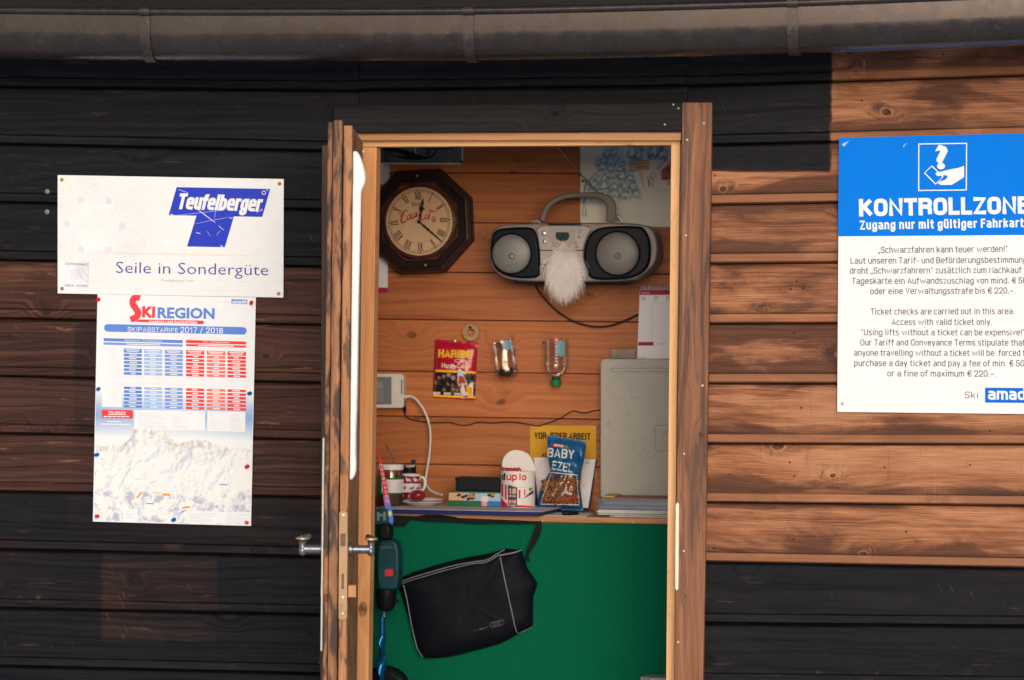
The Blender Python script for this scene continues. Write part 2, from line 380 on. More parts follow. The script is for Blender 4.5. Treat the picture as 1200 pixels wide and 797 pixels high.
# ---------------------------------------------------------------- condensed grotesque lettering drawn with strokes
GL = {}
def _g(ch, w, s): GL[ch] = (w, [t.strip() for t in s.split(';') if t.strip()])
for a in '''A .66|0,0 .5,1 1,0;.17,.28 .83,.28
B .60|0,0 0,1;R 0,1 1,1 1,.53 0,.53;R 0,.53 1,.53 1,0 0,0
C .60|R 1,.68 1,1 0,1 0,0 1,0 1,.32
D .60|0,0 0,1;R 0,1 1,1 1,0 0,0
E .50|1,1 0,1 0,0 1,0;0,.53 .85,.53
F .48|1,1 0,1 0,0;0,.52 .85,.52
G .62|R 1,.70 1,1 0,1 0,0 1,0 1,.42;1,.46 .55,.46
H .62|0,0 0,1;1,0 1,1;0,.53 1,.53
I .18|.5,0 .5,1
J .48|R 1,1 1,0 0,0 0,.3
K .62|0,0 0,1;.95,1 .05,.40;.30,.58 1,0
L .48|0,1 0,0 1,0
M .78|0,0 0,1 .5,.05 1,1 1,0
N .64|0,0 0,1 1,0 1,1
O .62|RZ 0,0 0,1 1,1 1,0
P .58|0,0 0,1;R 0,1 1,1 1,.46 0,.46
R .62|0,0 0,1;R 0,1 1,1 1,.50 0,.50;R .55,.50 .95,.45 1,0
S .58|R 1,.82 1,1 0,1 0,.56 1,.50 1,0 0,0 0,.18
T .58|0,1 1,1;.5,1 .5,0
U .62|R 0,1 0,0 1,0 1,1
V .62|0,1 .5,0 1,1
W .90|0,1 .25,0 .5,1 .75,0 1,1
Y .60|0,1 .5,.45 1,1;.5,.5 .5,0
Z .56|0,1 1,1 0,0 1,0
a .52|R .10,.73 1,.73 1,0;R 1,.40 0,.40 0,0 1,0
b .52|0,1 0,0;R 0,.73 1,.73 1,0 0,0
c .48|R .93,.73 0,.73 0,0 .93,0
d .52|1,1 1,0;R 1,.73 0,.73 0,0 1,0
e .54|0,.37 1,.37;R 1,.37 1,.73 0,.73 0,0 .93,0
f .34|R 1,1 .35,1 .35,0;0,.71 1,.71
g .52|R 1,.73 1,-.27 0,-.27 0,-.14;R 1,.73 0,.73 0,.02 1,.02
h .52|0,1 0,0;R 0,.73 1,.73 1,0
i .16|.5,.73 .5,0;.5,1.0 .5,1.03
k .50|0,1 0,0;.92,.73 .05,.28;.32,.44 1,0
l .16|.5,1 .5,0
m .82|0,.73 0,0;R 0,.73 .5,.73 .5,0;R .5,.73 1,.73 1,0
n .52|0,.73 0,0;R 0,.73 1,.73 1,0
o .52|RZ 0,0 0,.73 1,.73 1,0
p .52|0,.73 0,-.27;R 0,.73 1,.73 1,0 0,0
q .52|1,.73 1,-.27;R 1,.73 0,.73 0,0 1,0
r .34|0,.73 0,0;R 0,.4 0,.73 1,.73
s .46|R .93,.73 0,.73 0,.40 1,.34 1,0 .07,0
t .34|R .35,.95 .35,0 1,0;0,.71 1,.71
u .52|R 0,.73 0,0 1,0;1,.73 1,0
v .50|0,.73 .5,0 1,.73
w .92|0,.73 .25,0 .5,.66 .75,0 1,.73
x .50|0,.73 1,0;0,0 1,.73
y .50|0,.73 .5,0;1,.73 .38,-.27
z .46|0,.73 1,.73 0,0 1,0
0 .56|RZ 0,0 0,1 1,1 1,0
1 .34|0,.78 .8,1 .8,0
2 .56|R 0,.72 0,1 1,1 1,.55 .05,.05;0,0 1,0
5 .56|1,1 .05,1 .05,.52;R .05,.55 1,.60 1,0 0,0 0,.25
7 .52|0,1 1,1 .3,0
8 .56|RZ 0,0 0,.5 1,.5 1,0;RZ .06,.55 .06,1 .94,1 .94,.55
, .14|.5,.04 .3,-.12
. .14|.5,0 .5,.03
- .30|0,.38 1,.38
– .50|0,.38 1,.38
/ .40|0,-.05 1,1.05
! .16|.5,1 .5,.32;.5,.0 .5,.04
€ .60|R 1,.75 1,1 .2,1 .2,0 1,0 1,.25;0,.6 .8,.6;0,.42 .8,.42
„ .26|.2,.05 .1,-.14;.9,.05 .8,-.14
“ .26|.1,.82 .2,1;.8,.82 .9,1
” .26|.2,1 .1,.82;.9,1 .8,.82'''.split('\n'):
    h_, s_ = a.split('|'); _g(h_[0], float(h_[1:]), s_)
for a, b, acc in (('ü', 'u', ';.15,1.0 .15,1.03;.85,1.0 .85,1.03'), ('ö', 'o', ';.15,1.0 .15,1.03;.85,1.0 .85,1.03'), ('ä', 'a', ';.15,1.0 .15,1.03;.85,1.0 .85,1.03'), ('é', 'e', ';.35,.90 .75,1.08')):
    GL[a] = (GL[b][0], GL[b][1]+[t for t in acc.split(';') if t])
def grot(mb, body, p0, p1, h, Y, wt=0.12, shear=0.0, gap=None, lig=2.2e-5):
    """stroke lettering from baseline p0 to p1 (px), capital height h px, stroke weight wt*h"""
    gap = (0.13+0.25*wt) if gap is None else gap
    adv = 0; items = []
    for ch in body:
        if ch == ' ': adv += 0.26+gap*.5; continue
        w_, st = GL[ch]; w_ = max(w_+wt*0.55, wt*1.02); items.append((adv, w_, st, ch)); adv += w_+gap
    adv -= gap
    dx, dy = p1[0]-p0[0], p1[1]-p0[1]; L = math.hypot(dx, dy); ux, uy = dx/L, dy/L; kx = L/adv
    hw = wt/2; lay = 0
    for ax, w_, sts, ch in items:
        for st in sts:
            t = st.split(); fl = ''
            if t[0][0] == 'R': fl = t[0]; t = t[1:]
            pts = [tuple(float(q) for q in a.split(',')) for a in t]
            closed = 'Z' in fl
            hx = hw*h/kx*0.92    # stroke half width in advance units (kept even when text is squeezed)
            q = [(hx+x*(w_-2*hx) if w_ > 2.05*hx else w_/2, (hw+y*(1-wt)) if y >= 0 else y*1.0+hw) for x, y in pts]
            # to px-like isotropic units
            q = [(x*kx, y*h) for x, y in q]; W = wt*h
            if not closed:
                for e, f in ((0, 1), (-1, -2)):
                    ddx, ddy = q[e][0]-q[f][0], q[e][1]-q[f][1]; l_ = math.hypot(ddx, ddy) or 1
                    k = W/2 if (abs(ddx) < .02*l_ or abs(ddy) < .02*l_) else W*0.22
                    q[e] = (q[e][0]+ddx/l_*k, q[e][1]+ddy/l_*k)
            if fl:
                out = []; n = len(q); rr = max(W*.55, min(w_*kx*0.5, h*0.24))
                for i in range(n):
                    if not closed and i in (0, n-1): out.append(q[i]); continue
                    a, b, c = q[i-1], q[i], q[(i+1) % n]
                    la, lc = math.dist(a, b), math.dist(b, c); r_ = min(rr, la*.5, lc*.5)
                    s0 = (b[0]+(a[0]-b[0])*r_/la, b[1]+(a[1]-b[1])*r_/la); s1 = (b[0]+(c[0]-b[0])*r_/lc, b[1]+(c[1]-b[1])*r_/lc)
                    for k in range(6):
                        u = k/5; out.append(((1-u)**2*s0[0]+2*u*(1-u)*b[0]+u*u*s1[0], (1-u)**2*s0[1]+2*u*(1-u)*b[1]+u*u*s1[1]))
                ded = []
                for p in out:
                    if not ded or math.dist(p, ded[-1]) > 1e-4: ded.append(p)
                if closed and math.dist(ded[0], ded[-1]) < 1e-4: ded.pop()
                q = ded
            n = len(q); vs = []
            for i in range(n):
                def nrm(a, b):
                    l_ = math.dist(a, b) or 1; return (-(b[1]-a[1])/l_, (b[0]-a[0])/l_)
                ns = []
                if closed or i > 0: ns.append(nrm(q[i-1], q[i]))
                if closed or i < n-1: ns.append(nrm(q[i], q[(i+1) % n]))
                mx, my = sum(a[0] for a in ns), sum(a[1] for a in ns); ml = math.hypot(mx, my) or 1; mx /= ml; my /= ml
                k = 1/max(0.74, mx*ns[0][0]+my*ns[0][1])
                for sg_ in (1, -1):
                    x, y = q[i][0]+sg_*mx*k*W/2, q[i][1]+sg_*my*k*W/2
                    x = ax*kx+x; px_ = p0[0]+ux*x+uy*y+shear*y*ux; py_ = p0[1]+uy*x-ux*y+shear*y*uy
                    yy = Y(px_, py_)-lig*(lay % 4) if callable(Y) else Y-lig*(lay % 4)
                    vs.append(P(px_, py_, yy))
            fs = [(2*i, 2*i+1, 2*((i+1) % n)+1, 2*((i+1) % n)) for i in range(n if closed else n-1)]
            mb.add(vs, fs); lay += 1
    return mb
MB.grot = grot
# ================================================================ SETTING
def rect(x0, y0, x1, y1, val, amt=1.0):
    a, b = P(x0, y1), P(x1, y0); return (a.x, b.x, a.z, b.z, val, amt)
PALE, MIDO, DARKO = (0.45, 0.212, 0.116), (0.275, 0.106, 0.051), (0.108, 0.040, 0.022)
M_WL = wood('plank_stain_left', DARKO, MIDO, PALE, wear_liplight=0.3, rough=0.62, stained=[
    rect(118, 650, 256, 752, 0.72, 0.70), rect(86, 374, 113, 441, 0.85, 0.6), rect(86, 441, 113, 508, 0.8, 0.45), rect(-400, 309, 64, 345, 0.42, 0.6),
    rect(300, 313, 340, 440, 0.42, 0.35), rect(372, 120, 386, 800, 0.8, 0.5), rect(83, 508, 116, 575, 0.72, 0.5), rect(-60, 580, 80, 632, 0.97, 0.6)])
M_WR = wood('plank_stain_shade_right', DARKO, MIDO, PALE, wear_liplight=0.85, rough=0.58, seed=3.1, bump=0.35, stained=[
    rect(700, -60, 976, 200, 1.0, 1.0), rect(976, -60, 1500, 160, 0.27, 0.75), rect(1020, 485, 1500, 520, 0.3, 0.45)])  # dull patch at the top right puts the eave's soft shade into the colour
M_CASE = wood('casing_pine', (0.105, 0.043, 0.026), (0.235, 0.097, 0.050), (0.36, 0.165, 0.085), axis='Z', gs=1.0, rough=0.55, seed=1.7, cover=(2.6, 34, 0.54, 0.62))
M_JAMB = wood('jamb_pine', (0.42, 0.172, 0.070), (0.60, 0.270, 0.112), (0.68, 0.345, 0.155), axis='Z', gs=0.8, rough=0.45, seed=5.2)
M_STOP = wood('stop_pine', (0.56, 0.285, 0.125), (0.70, 0.385, 0.175), (0.76, 0.45, 0.22), axis='Z', gs=0.8, rough=0.42, seed=2.2, bump=0.1)
M_STOPX = wood('stop_pine_across', (0.56, 0.285, 0.125), (0.70, 0.385, 0.175), (0.76, 0.45, 0.22), axis='X', gs=0.8, rough=0.42, seed=2.2, bump=0.1)
M_LINT = wood('lintel_dark', (0.006, 0.007, 0.010), (0.013, 0.0135, 0.017), (0.026, 0.022, 0.023), axis='X', rough=0.6, seed=8.0, spec=0.08)
M_LEAF = wood('door_cladding', (0.13, 0.050, 0.026), (0.29, 0.120, 0.055), (0.46, 0.22, 0.105), axis='Z', gs=1.2, rough=0.6, seed=0.4, cover=(7.0, 30, 0.50, 0.90))
M_LEAF2 = wood('door_edge_pine', (0.19, 0.072, 0.032), (0.36, 0.150, 0.064), (0.50, 0.24, 0.110), axis='Z', gs=1.2, rough=0.55, seed=9.4, cover=(9.0, 46, 0.555, 0.75))
M_BACK = wood('interior_pine', (0.20, 0.052, 0.015), (0.345, 0.100, 0.028), (0.44, 0.152, 0.048), axis='X', gs=0.9, rough=0.48, seed=4.4, bump=0.15, kd=0.4)
M_BACKZ = wood('interior_pine_upright', (0.20, 0.052, 0.015), (0.345, 0.100, 0.028), (0.44, 0.152, 0.048), axis='Y', gs=0.9, rough=0.48, seed=6.4, bump=0.15, kd=0.4)

hut = thing('wooden_hut', 'wooden plank hut with an open door, half stained black and half bare orange brown boards', 'hut')
FLOOR = ZC-1.45
XL, XR = -2.6, 2.6
def line_fn(p, q):
    a, b = P(*p), P(*q); k = (b.z-a.z)/(b.x-a.x); return lambda X: a.z+k*(X-a.x)
LY0 = [34, 102, 169, 237, 305, 373, 441, 508, 576, 644, 713, 781]; LY1 = [38, 106, 177, 246, 313, 381, 449, 516, 583, 653, 721, 790]
RY0 = [30, 100, 170, 240, 309, 379.5, 449.6, 520, 589, 659, 731]; RY1 = [16, 88, 160.5, 233, 305.5, 378, 449.8, 521, 593, 666, 734]
def rows(y0, y1, xa, xb):
    fs = [line_fn((xa, a), (xb, b)) for a, b in zip(y0, y1)]
    h = 0.155; last = fs[-1]
    for i in range(1, 11): fs.append(lambda X, i=i, last=last: last(X)-h*i)
    return [(lambda X, f=fs[0]: f(X)+0.155)]+fs
LL, RL = rows(LY0, LY1, 0, 375), rows(RY0, RY1, 835, 1200)
LST = [1, 1, 1.0, 1.0, 0.92, 0.50, 0.55, 0.58, 0.60, 0.84, 0.92, 1.0, 1.0, 1.0]+[1]*10
RST = [0.05, 0.05, 0.05, 0.0, 0, 0, 0, 0, 0, 0, 0.93, 1, 1]+[1]*12
PROF = [(1, -0.0025, 0.016), (1, -0.004, 0.003), (1, -0.0075, 0.0), (0, 0.052, 0.0), (0, 0.0285, 0.0), (0, 0.0262, 0.0025), (0, 0.0252, 0.0085), (0, 0.0235, 0.0065), (0, 0.0055, 0.0035), (0, 0.0035, 0.007), (0, 0.0, 0.018)]
def planks(mb, lines, sts, X0, X1, zmin=None, zmax=None, seed=0):
    R = random.Random(seed); N = 14
    for i in range(len(lines)-1):
        top, bot = lines[i], lines[i+1]; xm = (X0+X1)/2
        if zmin is not None and bot(xm) < zmin: continue
        if zmax is not None and bot(xm) > zmax: continue
        rnd = R.random()*3+0.05; ph = R.random()*9; vs = []; bvs = []
        for j in range(N+1):
            X = X0+(X1-X0)*j/N; wv = 0.0012*mnoise.noise(Vector((X*1.3, ph, 0))); dp = 0.0012*mnoise.noise(Vector((X*2, ph, 4)))
            h = top(X)-bot(X)
            for (s_, dz, dy) in PROF:
                z = (top(X) if s_ else bot(X))+dz+(wv if 0.001 < abs(dz) else 0)
                vs.append((X, dy+dp, z)); bvs.append((z-bot(X)-0.028)/(h-0.034) if z > bot(X)+0.026 else -0.2)
            vs += [(X, 0.03, bot(X)), (X, 0.03, top(X)-0.0025)]; bvs += [0.5, 0.5]
        k = len(PROF)+2
        fs = [(j*k+a, j*k+(a+1) % k, (j+1)*k+(a+1) % k, (j+1)*k+a) for j in range(N) for a in range(k)]
        fs += [tuple(range(k-1, -1, -1)), tuple(N*k+a for a in range(k))]
        mb.add(vs, fs, rnd=rnd, bv=[min(1, max(-0.2, b)) for b in bvs], st=sts[min(i, len(sts)-1)])
dl, dr = P(418, 400).x, P(803, 400).x            # rough opening
mb = MB(); planks(mb, LL, LST, XL, dl, seed=3); mb.build('plank_wall', M_WL, hut, smooth=30, label='dark stained plank wall with a browner middle band')
mb = MB(); planks(mb, RL, RST, dr, XR, seed=11); pwr = mb.build('plank_wall', M_WR, hut, smooth=30, label='bare orange brown plank wall between black stained boards')
mid = [line_fn((375, a), (835, b)) for a, b in ((38, 30), (106, 100), (152, 149))]
mid = [lambda X: mid[0](X)+0.155]+mid if False else [(lambda X, f=mid[0]: f(X)+0.155)]+mid
mb = MB(); planks(mb, mid, [1, 1, 1, 1], dl+0.0015, dr-0.0015, seed=5); mb.build('plank_wall', M_WL, hut, smooth=30, label='black stained boards above the doorway')

# core of the front wall, room behind it, floor and ceiling
XS = 1.15; YB = 0.95; CEIL = P(600, 40).z+0.075
core = MB()
core.wbox((XL, 0.032, 0.05), (dl-0.002, 0.10, CEIL)); core.wbox((dr+0.002, 0.032, 0.05), (XR, 0.10, CEIL))
core.wbox((dl, 0.032, P(600, 140).z), (dr, 0.10, CEIL)); core.build('wall_core', mat('dark_core', (0.014, 0.010, 0.009), 0.8), hut)
BY = [86, 144, 203, 261.5, 320, 376, 437, 490, 546, 604, 662, 720, 778, 836, 894, 952, 1010, 1068, 1126]
mb = MB(); R = random.Random(4)
for i in range(len(BY)-1):
    zt, zb = P(610, BY[i], YB).z, P(610, BY[i+1], YB).z; r_ = R.random()*3+0.1
    if zb < FLOOR: zb = FLOOR-0.01
    if zt < FLOOR: break
    v = [(y, z) for y, z in ((YB+0.006, zt-0.0005), (YB, zt-0.0022), (YB, zb+0.0022), (YB+0.006, zb+0.0005), (YB+0.02, zb), (YB+0.02, zt))]
    mb.prism3([(-1.149, y, z) for y, z in v], [(XS-0.001, y, z) for y, z in v], rnd=r_)
mb.build('back_wall', M_BACK, hut, label='inner wall of varnished orange pine boards')
mb = MB()
mb.wbox((-1.2, YB+0.022, 0.05), (XS+0.05, 1.02, CEIL), rnd=1.2)
# both side walls have an opening out of view, added to light the room
WX0, WX1, WZ0, WZ1 = 0.16, 0.90, ZC-0.40, ZC+0.66
XS = 1.15
mb.wbox((XS, 0.102, FLOOR), (XS+0.05, WX0, CEIL), rnd=.7); mb.wbox((XS, WX1, FLOOR), (XS+0.05, YB-0.001, CEIL), rnd=.8)
mb.wbox((XS, WX0, FLOOR), (XS+0.05, WX1, WZ0), rnd=.9); mb.wbox((XS, WX0, WZ1), (XS+0.05, WX1, CEIL), rnd=1.0)
XS2 = -1.15
mb.wbox((XS2-0.05, 0.102, FLOOR), (XS2, WX0, CEIL), rnd=.7); mb.wbox((XS2-0.05, WX1, FLOOR), (XS2, YB-0.001, CEIL), rnd=.8)
mb.wbox((XS2-0.05, WX0, FLOOR), (XS2, WX1, WZ0), rnd=.9); mb.wbox((XS2-0.05, WX0, WZ1), (XS2, WX1, CEIL), rnd=1.0)
mb.build('side_wall', M_BACKZ, hut)
mb = MB(); mb.wbox((-1.2, 0.102, FLOOR-0.06), (XS+0.05, 1.0, FLOOR-0.002), rnd=.3); mb.build('floor', mat('floor_dark', (0.045, 0.035, 0.030), 0.7), hut)
mb = MB(); mb.wbox((-1.2, 0.002, CEIL+0.002), (XS+0.05, 1.02, CEIL+0.05), rnd=.5); mb.build('ceiling', mat('ceiling_white', (0.72, 0.68, 0.62), 0.7), hut)  # out of view; colour set pale to bounce light into the room
mb = MB()
for xa_, xb_, yb_ in ((XL-0.2, -1.201, 0.25), (-1.2, XS+0.1, 1.1), (XS+0.101, XR+0.2, 0.25)):
    zz_ = CEIL+0.07+(yb_+0.42)*0.0855
    mb.prism3([(xa_, -0.42, CEIL+0.07), (xb_, -0.42, CEIL+0.07), (xb_, yb_, zz_), (xa_, yb_, zz_)], [(xa_, -0.42, CEIL+0.13), (xb_, -0.42, CEIL+0.13), (xb_, yb_, zz_+0.06), (xa_, yb_, zz_+0.06)])
mb.build('roof', mat('roof_dark', (0.008, 0.008, 0.010), 0.7), hut)

# ---- door frame
Yc = -0.028
case = MB().prism([(799.5, 120), (834.5, 120), (829.5, 460), (824, 800), (822, 1040), (786, 1040), (790, 800), (794.5, 460)], Yc, 0.027, rnd=0.6)
casing = case.build('casing', M_CASE, hut, bevel=0.002, label='weathered upright door casing board')
def nail(parent, x, y, Y, r=0.0036, m=None, name='nail'):
    c = P(x, y, Y); return MB().lathe(c, [(r, 0.003), (r, -0.0008), (r*0.6, -0.0018), (1e-5, -0.002)], axis=(0, 1, 0), n=12).build(name, m or M_NAIL, parent, smooth=40)
M_NAIL = mat('nail_steel', (0.48, 0.45, 0.41), 0.4, 0.7)
for x, y in ((824.5, 144.5), (805, 164), (803.5, 276), (801.5, 532), (801, 646), (794.5, 752.5), (823, 452)): nail(casing, x, y, Yc)
cl = MB().prism([(377, 170), (406, 170), (402, 1040), (374, 1040)], -0.022, 0.021, rnd=0.9)
cl.build('casing', wood('casing_stained', (0.02, 0.014, 0.014), (0.05, 0.027, 0.022), (0.12, 0.06, 0.042), axis='Z', seed=2.9), hut, bevel=0.002, label='dark stained casing board behind the open door')
li = MB().prism([(391, 124.5), (799, 120.5), (799, 153.5), (420, 156), (391, 150)], -0.031, 0.030, rnd=1.3)
lintel = li.build('lintel', M_LINT, hut, bevel=0.002, label='black stained board over the doorway')
for x, y in ((789, 122.5), (795, 127), (779, 146)): nail(lintel, x, y, -0.031, 0.003)
fr = MB().box(396, 155.6, 798, 164.5, -0.012, 0.16, rnd=1.1); fr.build('head_jamb', wood('head_pine', (0.30, 0.12, 0.05), (0.48, 0.22, 0.09), (0.60, 0.32, 0.15), axis='X', seed=1.2, cover=(5, 40, 0.68, 0.6)), hut)
fr = MB().prism([(412, 172.5), (441.5, 172.5), (436.5, 480), (431.5, 800), (428.5, 1040), (398, 1040)], 0.022, 0.055, rnd=0.4)
lj = fr.build('side_jamb', M_JAMB, hut, bevel=0.002, label='light pine jamb at the left of the doorway')
nail(lj, 424.5, 178, 0.022, 0.005)
fr = MB().prism([(795.5, 164.5), (804, 164.5), (792, 1040), (780.5, 1040)], 0.024, 0.13, rnd=0.7); fr.build('side_jamb', wood('jamb_red', (0.22, 0.09, 0.045), (0.36, 0.16, 0.07), (0.46, 0.23, 0.11), axis='Z', seed=7.7), hut)
MB().prism([(415, 163.2), (797.5, 161.8), (797.5, 170), (415, 172.2)], 0.018, 0.05, rnd=0.2).build('door_stop', M_STOPX, hut, bevel=0.0015)
MB().prism([(786.5, 162), (797.2, 162), (793, 480), (790.3, 800), (788, 1040), (777, 1040), (780.5, 800)], 0.016, 0.06, rnd=0.8).build('door_stop', M_STOP, hut, bevel=0.0015)
MB().prism([(791.6, 592), (793.5, 588.5), (795.8, 591), (795.0, 690), (793, 692.5), (791.0, 690)], -0.0315, 0.0030).build('strike_plate', mat('strike_cream', (0.72, 0.66, 0.55), 0.4, 0.2), hut, bevel=0.001)

M_HOLE = mat('nail_rusted', (0.022, 0.014, 0.012), 0.7, 0.2)
for x, y in ((933.5, 330), (927, 339), (941.5, 338), (930.5, 390), (939, 478), (925.6, 541.7), (931, 558), (1036.8, 548), (1136.8, 545), (836.7, 642.6), (1062, 623), (838, 206), (930, 632), (1160, 505), (1010, 118), (1106, 63)): nail(pwr, x, y, 0.0, 0.0024, M_HOLE)
# ---- gutter
YG = -0.40
GP = [(-500, 63), (-200, 65.5), (0, 67), (170, 69), (360, 69.5), (545, 69), (740, 65.5), (930, 60.5), (1070, 55.5), (1200, 50), (1450, 38)]
M_GUT = mat('gutter_brown_metal', (0.058, 0.048, 0.048), 0.28, 0.65, var=0.12, nscale=22, bump=0.05, dirt=('#9a8c84', 90, 0.16))
def gprof(r, hh, t=0.0):
    pts = [(-r-t, hh)]+[(-(r+t)*math.cos(a), -(r+t)*math.sin(a)) for a in [math.pi*i/18 for i in range(19)]]+[(r+t, hh)]
    return pts
def sweep(mb, path, prof, closed=True):
    n = len(prof); vs = []
    for p in path: vs += [(p.x, p.y+a, p.z+b) for a, b in prof]
    fs = [(i*n+k, i*n+(k+1) % n, (i+1)*n+(k+1) % n, (i+1)*n+k) for i in range(len(path)-1) for k in range(n if closed else n-1)]
    if closed: fs += [tuple(range(n-1, -1, -1)), tuple((len(path)-1)*n+k for k in range(n))]
    mb.add(vs, fs)
r = 0.068; hh = 0.046
path = [P(x, y, YG) for x, y in smoothpath(GP, 6)]
path = [Vector((p.x, YG+r, p.z+r)) for p in path]
g = MB(); o_ = gprof(r, hh); i_ = gprof(r-0.002, hh)[::-1]
sweep(g, path, o_+i_)
bead = [(-r-0.003+0.0095*math.cos(a), hh+0.006+0.0095*math.sin(a)) for a in [2*math.pi*k/14 for k in range(14)]]
sweep(g, path, bead)
gut = g.build('gutter', M_GUT, hut, smooth=40, label='half round brown metal rain gutter along the eave')
for bx, by in ((178, 69), (557, 69), (937, 60.5)):
    c = P(bx, by, YG); c = Vector((c.x-0.018, YG+r, c.z+r)); b_ = MB()
    pr = gprof(r, hh+0.004, 0.0055)+gprof(r, hh+0.004, 0.0008)[::-1]
    sweep(b_, [c-Vector((0.0135, 0, 0)), c+Vector((0.0135, 0, 0))], pr)
    hook = [(-r-0.003+0.0125*math.cos(a), hh+0.006+0.0125*math.sin(a)) for a in [2*math.pi*k/14 for k in range(14)]]
    sweep(b_, [c-Vector((0.0135, 0, 0)), c+Vector((0.0135, 0, 0))], hook)
    b_.build('gutter_bracket', mat('bracket_metal', (0.060, 0.050, 0.049), 0.42, 0.5, var=0.2, dirt=('#a09084', 70, 0.3)), gut, smooth=40)
MB().wbox((XL-0.2, YG+2*r+0.02, CEIL-0.03), (XR+0.2, YG+2*r+0.045, CEIL+0.068), rnd=.4).build('fascia', M_LINT, hut)

# ---- door leaf, swung open towards the camera (seen nearly edge on)
T = P(410.3, 400, -0.80); H = P(423, 400, 0.0)
e2 = Vector((H.x-T.x, H.y-T.y, 0)).normalized(); n2 = Vector((-e2.y, e2.x, 0))    # n2 points to the outer (left) side
DW = (Vector((H.x, H.y, 0))-Vector((T.x, T.y, 0))).length-0.02
ZT, ZB = P(400, 141, -0.8).z, FLOOR+0.03
pxd = PX(-0.8)
def D(a, b, z): q = T+e2*a+n2*b; return Vector((q.x, q.y, z))
def dbox(mb, a0, a1, b0, b1, z0, z1, **k):
    return mb.prism3([D(a0, b0, z0), D(a0, b1, z0), D(a0, b1, z1), D(a0, b0, z1)], [D(a1, b0, z0), D(a1, b1, z0), D(a1, b1, z1), D(a1, b0, z1)], **k)
def dz(y): return P(400, y, -0.8).z
door = dbox(MB(), 0.004, DW, 0.0, 0.021, ZB, dz(147), rnd=0.35).build('door', M_LEAF2, hut, bevel=0.003, label='plank door swung open, seen edge on')
cl_ = MB(); dbox(cl_, 0.0, DW, 0.0235, 0.046, ZB, ZT, rnd=0.6); dbox(cl_, 0.001, DW, 0.0475, 0.0585, ZB, dz(143), rnd=0.9)
cl_.build('cladding', M_LEAF, door, bevel=0.0025)
M_BRASS = mat('lock_brass', (0.37, 0.235, 0.135), 0.5, 0.25, var=0.2, dirt=('#6a4a30', 80, 0.6))
lp = MB(); pts = [(399.6, 601), (401.5, 598.5), (407.5, 598.5), (409.6, 601), (410.2, 724), (408, 726.5), (402, 726.5), (400, 724)]
lp.prism3([D(-0.0035, (410.3-x)*pxd, dz(y)) for x, y in pts], [D(0.003, (410.3-x)*pxd, dz(y)) for x, y in pts])
lock = lp.build('lock_plate', M_BRASS, door, bevel=0.001)
for nm, x0, x1, y0, y1 in (('latch', 401.6, 407.4, 625, 640), ('deadbolt', 403.2, 406.2, 672, 690)): dbox(MB(), -0.0042, 0.0, (410.3-x1)*pxd, (410.3-x0)*pxd, dz(y1), dz(y0)).build(nm, mat('lock_dark', (0.10, 0.055, 0.035), 0.4, 0.5), door)
for x, y in ((404.5, 603.5), (405, 700), (405, 719)): MB().lathe(D(-0.0035, (410.3-x)*pxd, dz(y)), [(0.0032, 0), (0.0028, 0.0012), (1e-5, 0.0015)], axis=-e2, n=10).build('screw', M_NAIL, door, smooth=40)
M_CHR = mat('handle_steel', (0.20, 0.205, 0.235), 0.36, 0.8, var=0.25, dirt=('#3a3440', 90, .5))
M_KNOB = mat('handle_cap_brass', (0.60, 0.40, 0.27), 0.35, 0.6)
for side in (0, 1):
    h = MB(); A = 0.055
    b0, sg = (0.0585, 1) if side == 0 else (0.0, -1)
    z = dz(645.5)
    for bb, rr, ll in ((b0, 0.0175, 0.009), (b0+sg*0.009, 0.0105, 0.042)):
        h.lathe(D(A, bb, z), [(rr*0.9, 0), (rr, 0.001), (rr, ll-0.001), (rr*0.9, ll)], axis=n2*sg, n=18)
    q = b0+sg*0.0535
    h.ball(D(A, q, z-0.004), 0.0095, 0.0105, 0.0125)
    h.tube([D(A, q, z), D(A, q, z+0.013), D(A+0.01, q, z+0.021), D(A+0.035, q, z+0.024), D(A+0.10, q-sg*0.01, z+0.024)], [0.0085, 0.008, 0.0085, 0.008, 0.007], n=12)
    hd = h.build('handle', M_CHR, door, smooth=45)
    k_ = MB(); k_.lathe(D(A-0.004, q, z+0.0225), [(0.012, 0), (0.0165, 0.002), (0.0165, 0.005), (0.012, 0.0065)], axis=(0, 0, 1), n=18); k_.build('handle_cap', M_KNOB, hd, smooth=45)
for q_ in ((0.006, 0.05, -0.02, -0.0008, dz(700), dz(686)), (0.03, 0.05, 0.0592, 0.066, dz(700), dz(687))): dbox(MB(), *q_).build('wooden_peg', M_JAMB, door, bevel=0.001)
for zz in (ZT-0.2, ZB+0.3): MB().lathe(D(DW+0.006, 0.03, zz), [(0.008, 0), (0.008, 0.09)], n=12).build('hinge', M_CHR, door, smooth=40)
# white enamel plate on the outside of the door, seen edge on
sgn = MB(); dbox(sgn, 0.02, 0.34, 0.0600, 0.0642, dz(764), dz(514))
tag(sgn.build('door_plate', mat('white_enamel', (0.74, 0.74, 0.64), 0.35), bevel=0.001), 'narrow edge of a white plate fixed to the outside of the open door', 'plate')
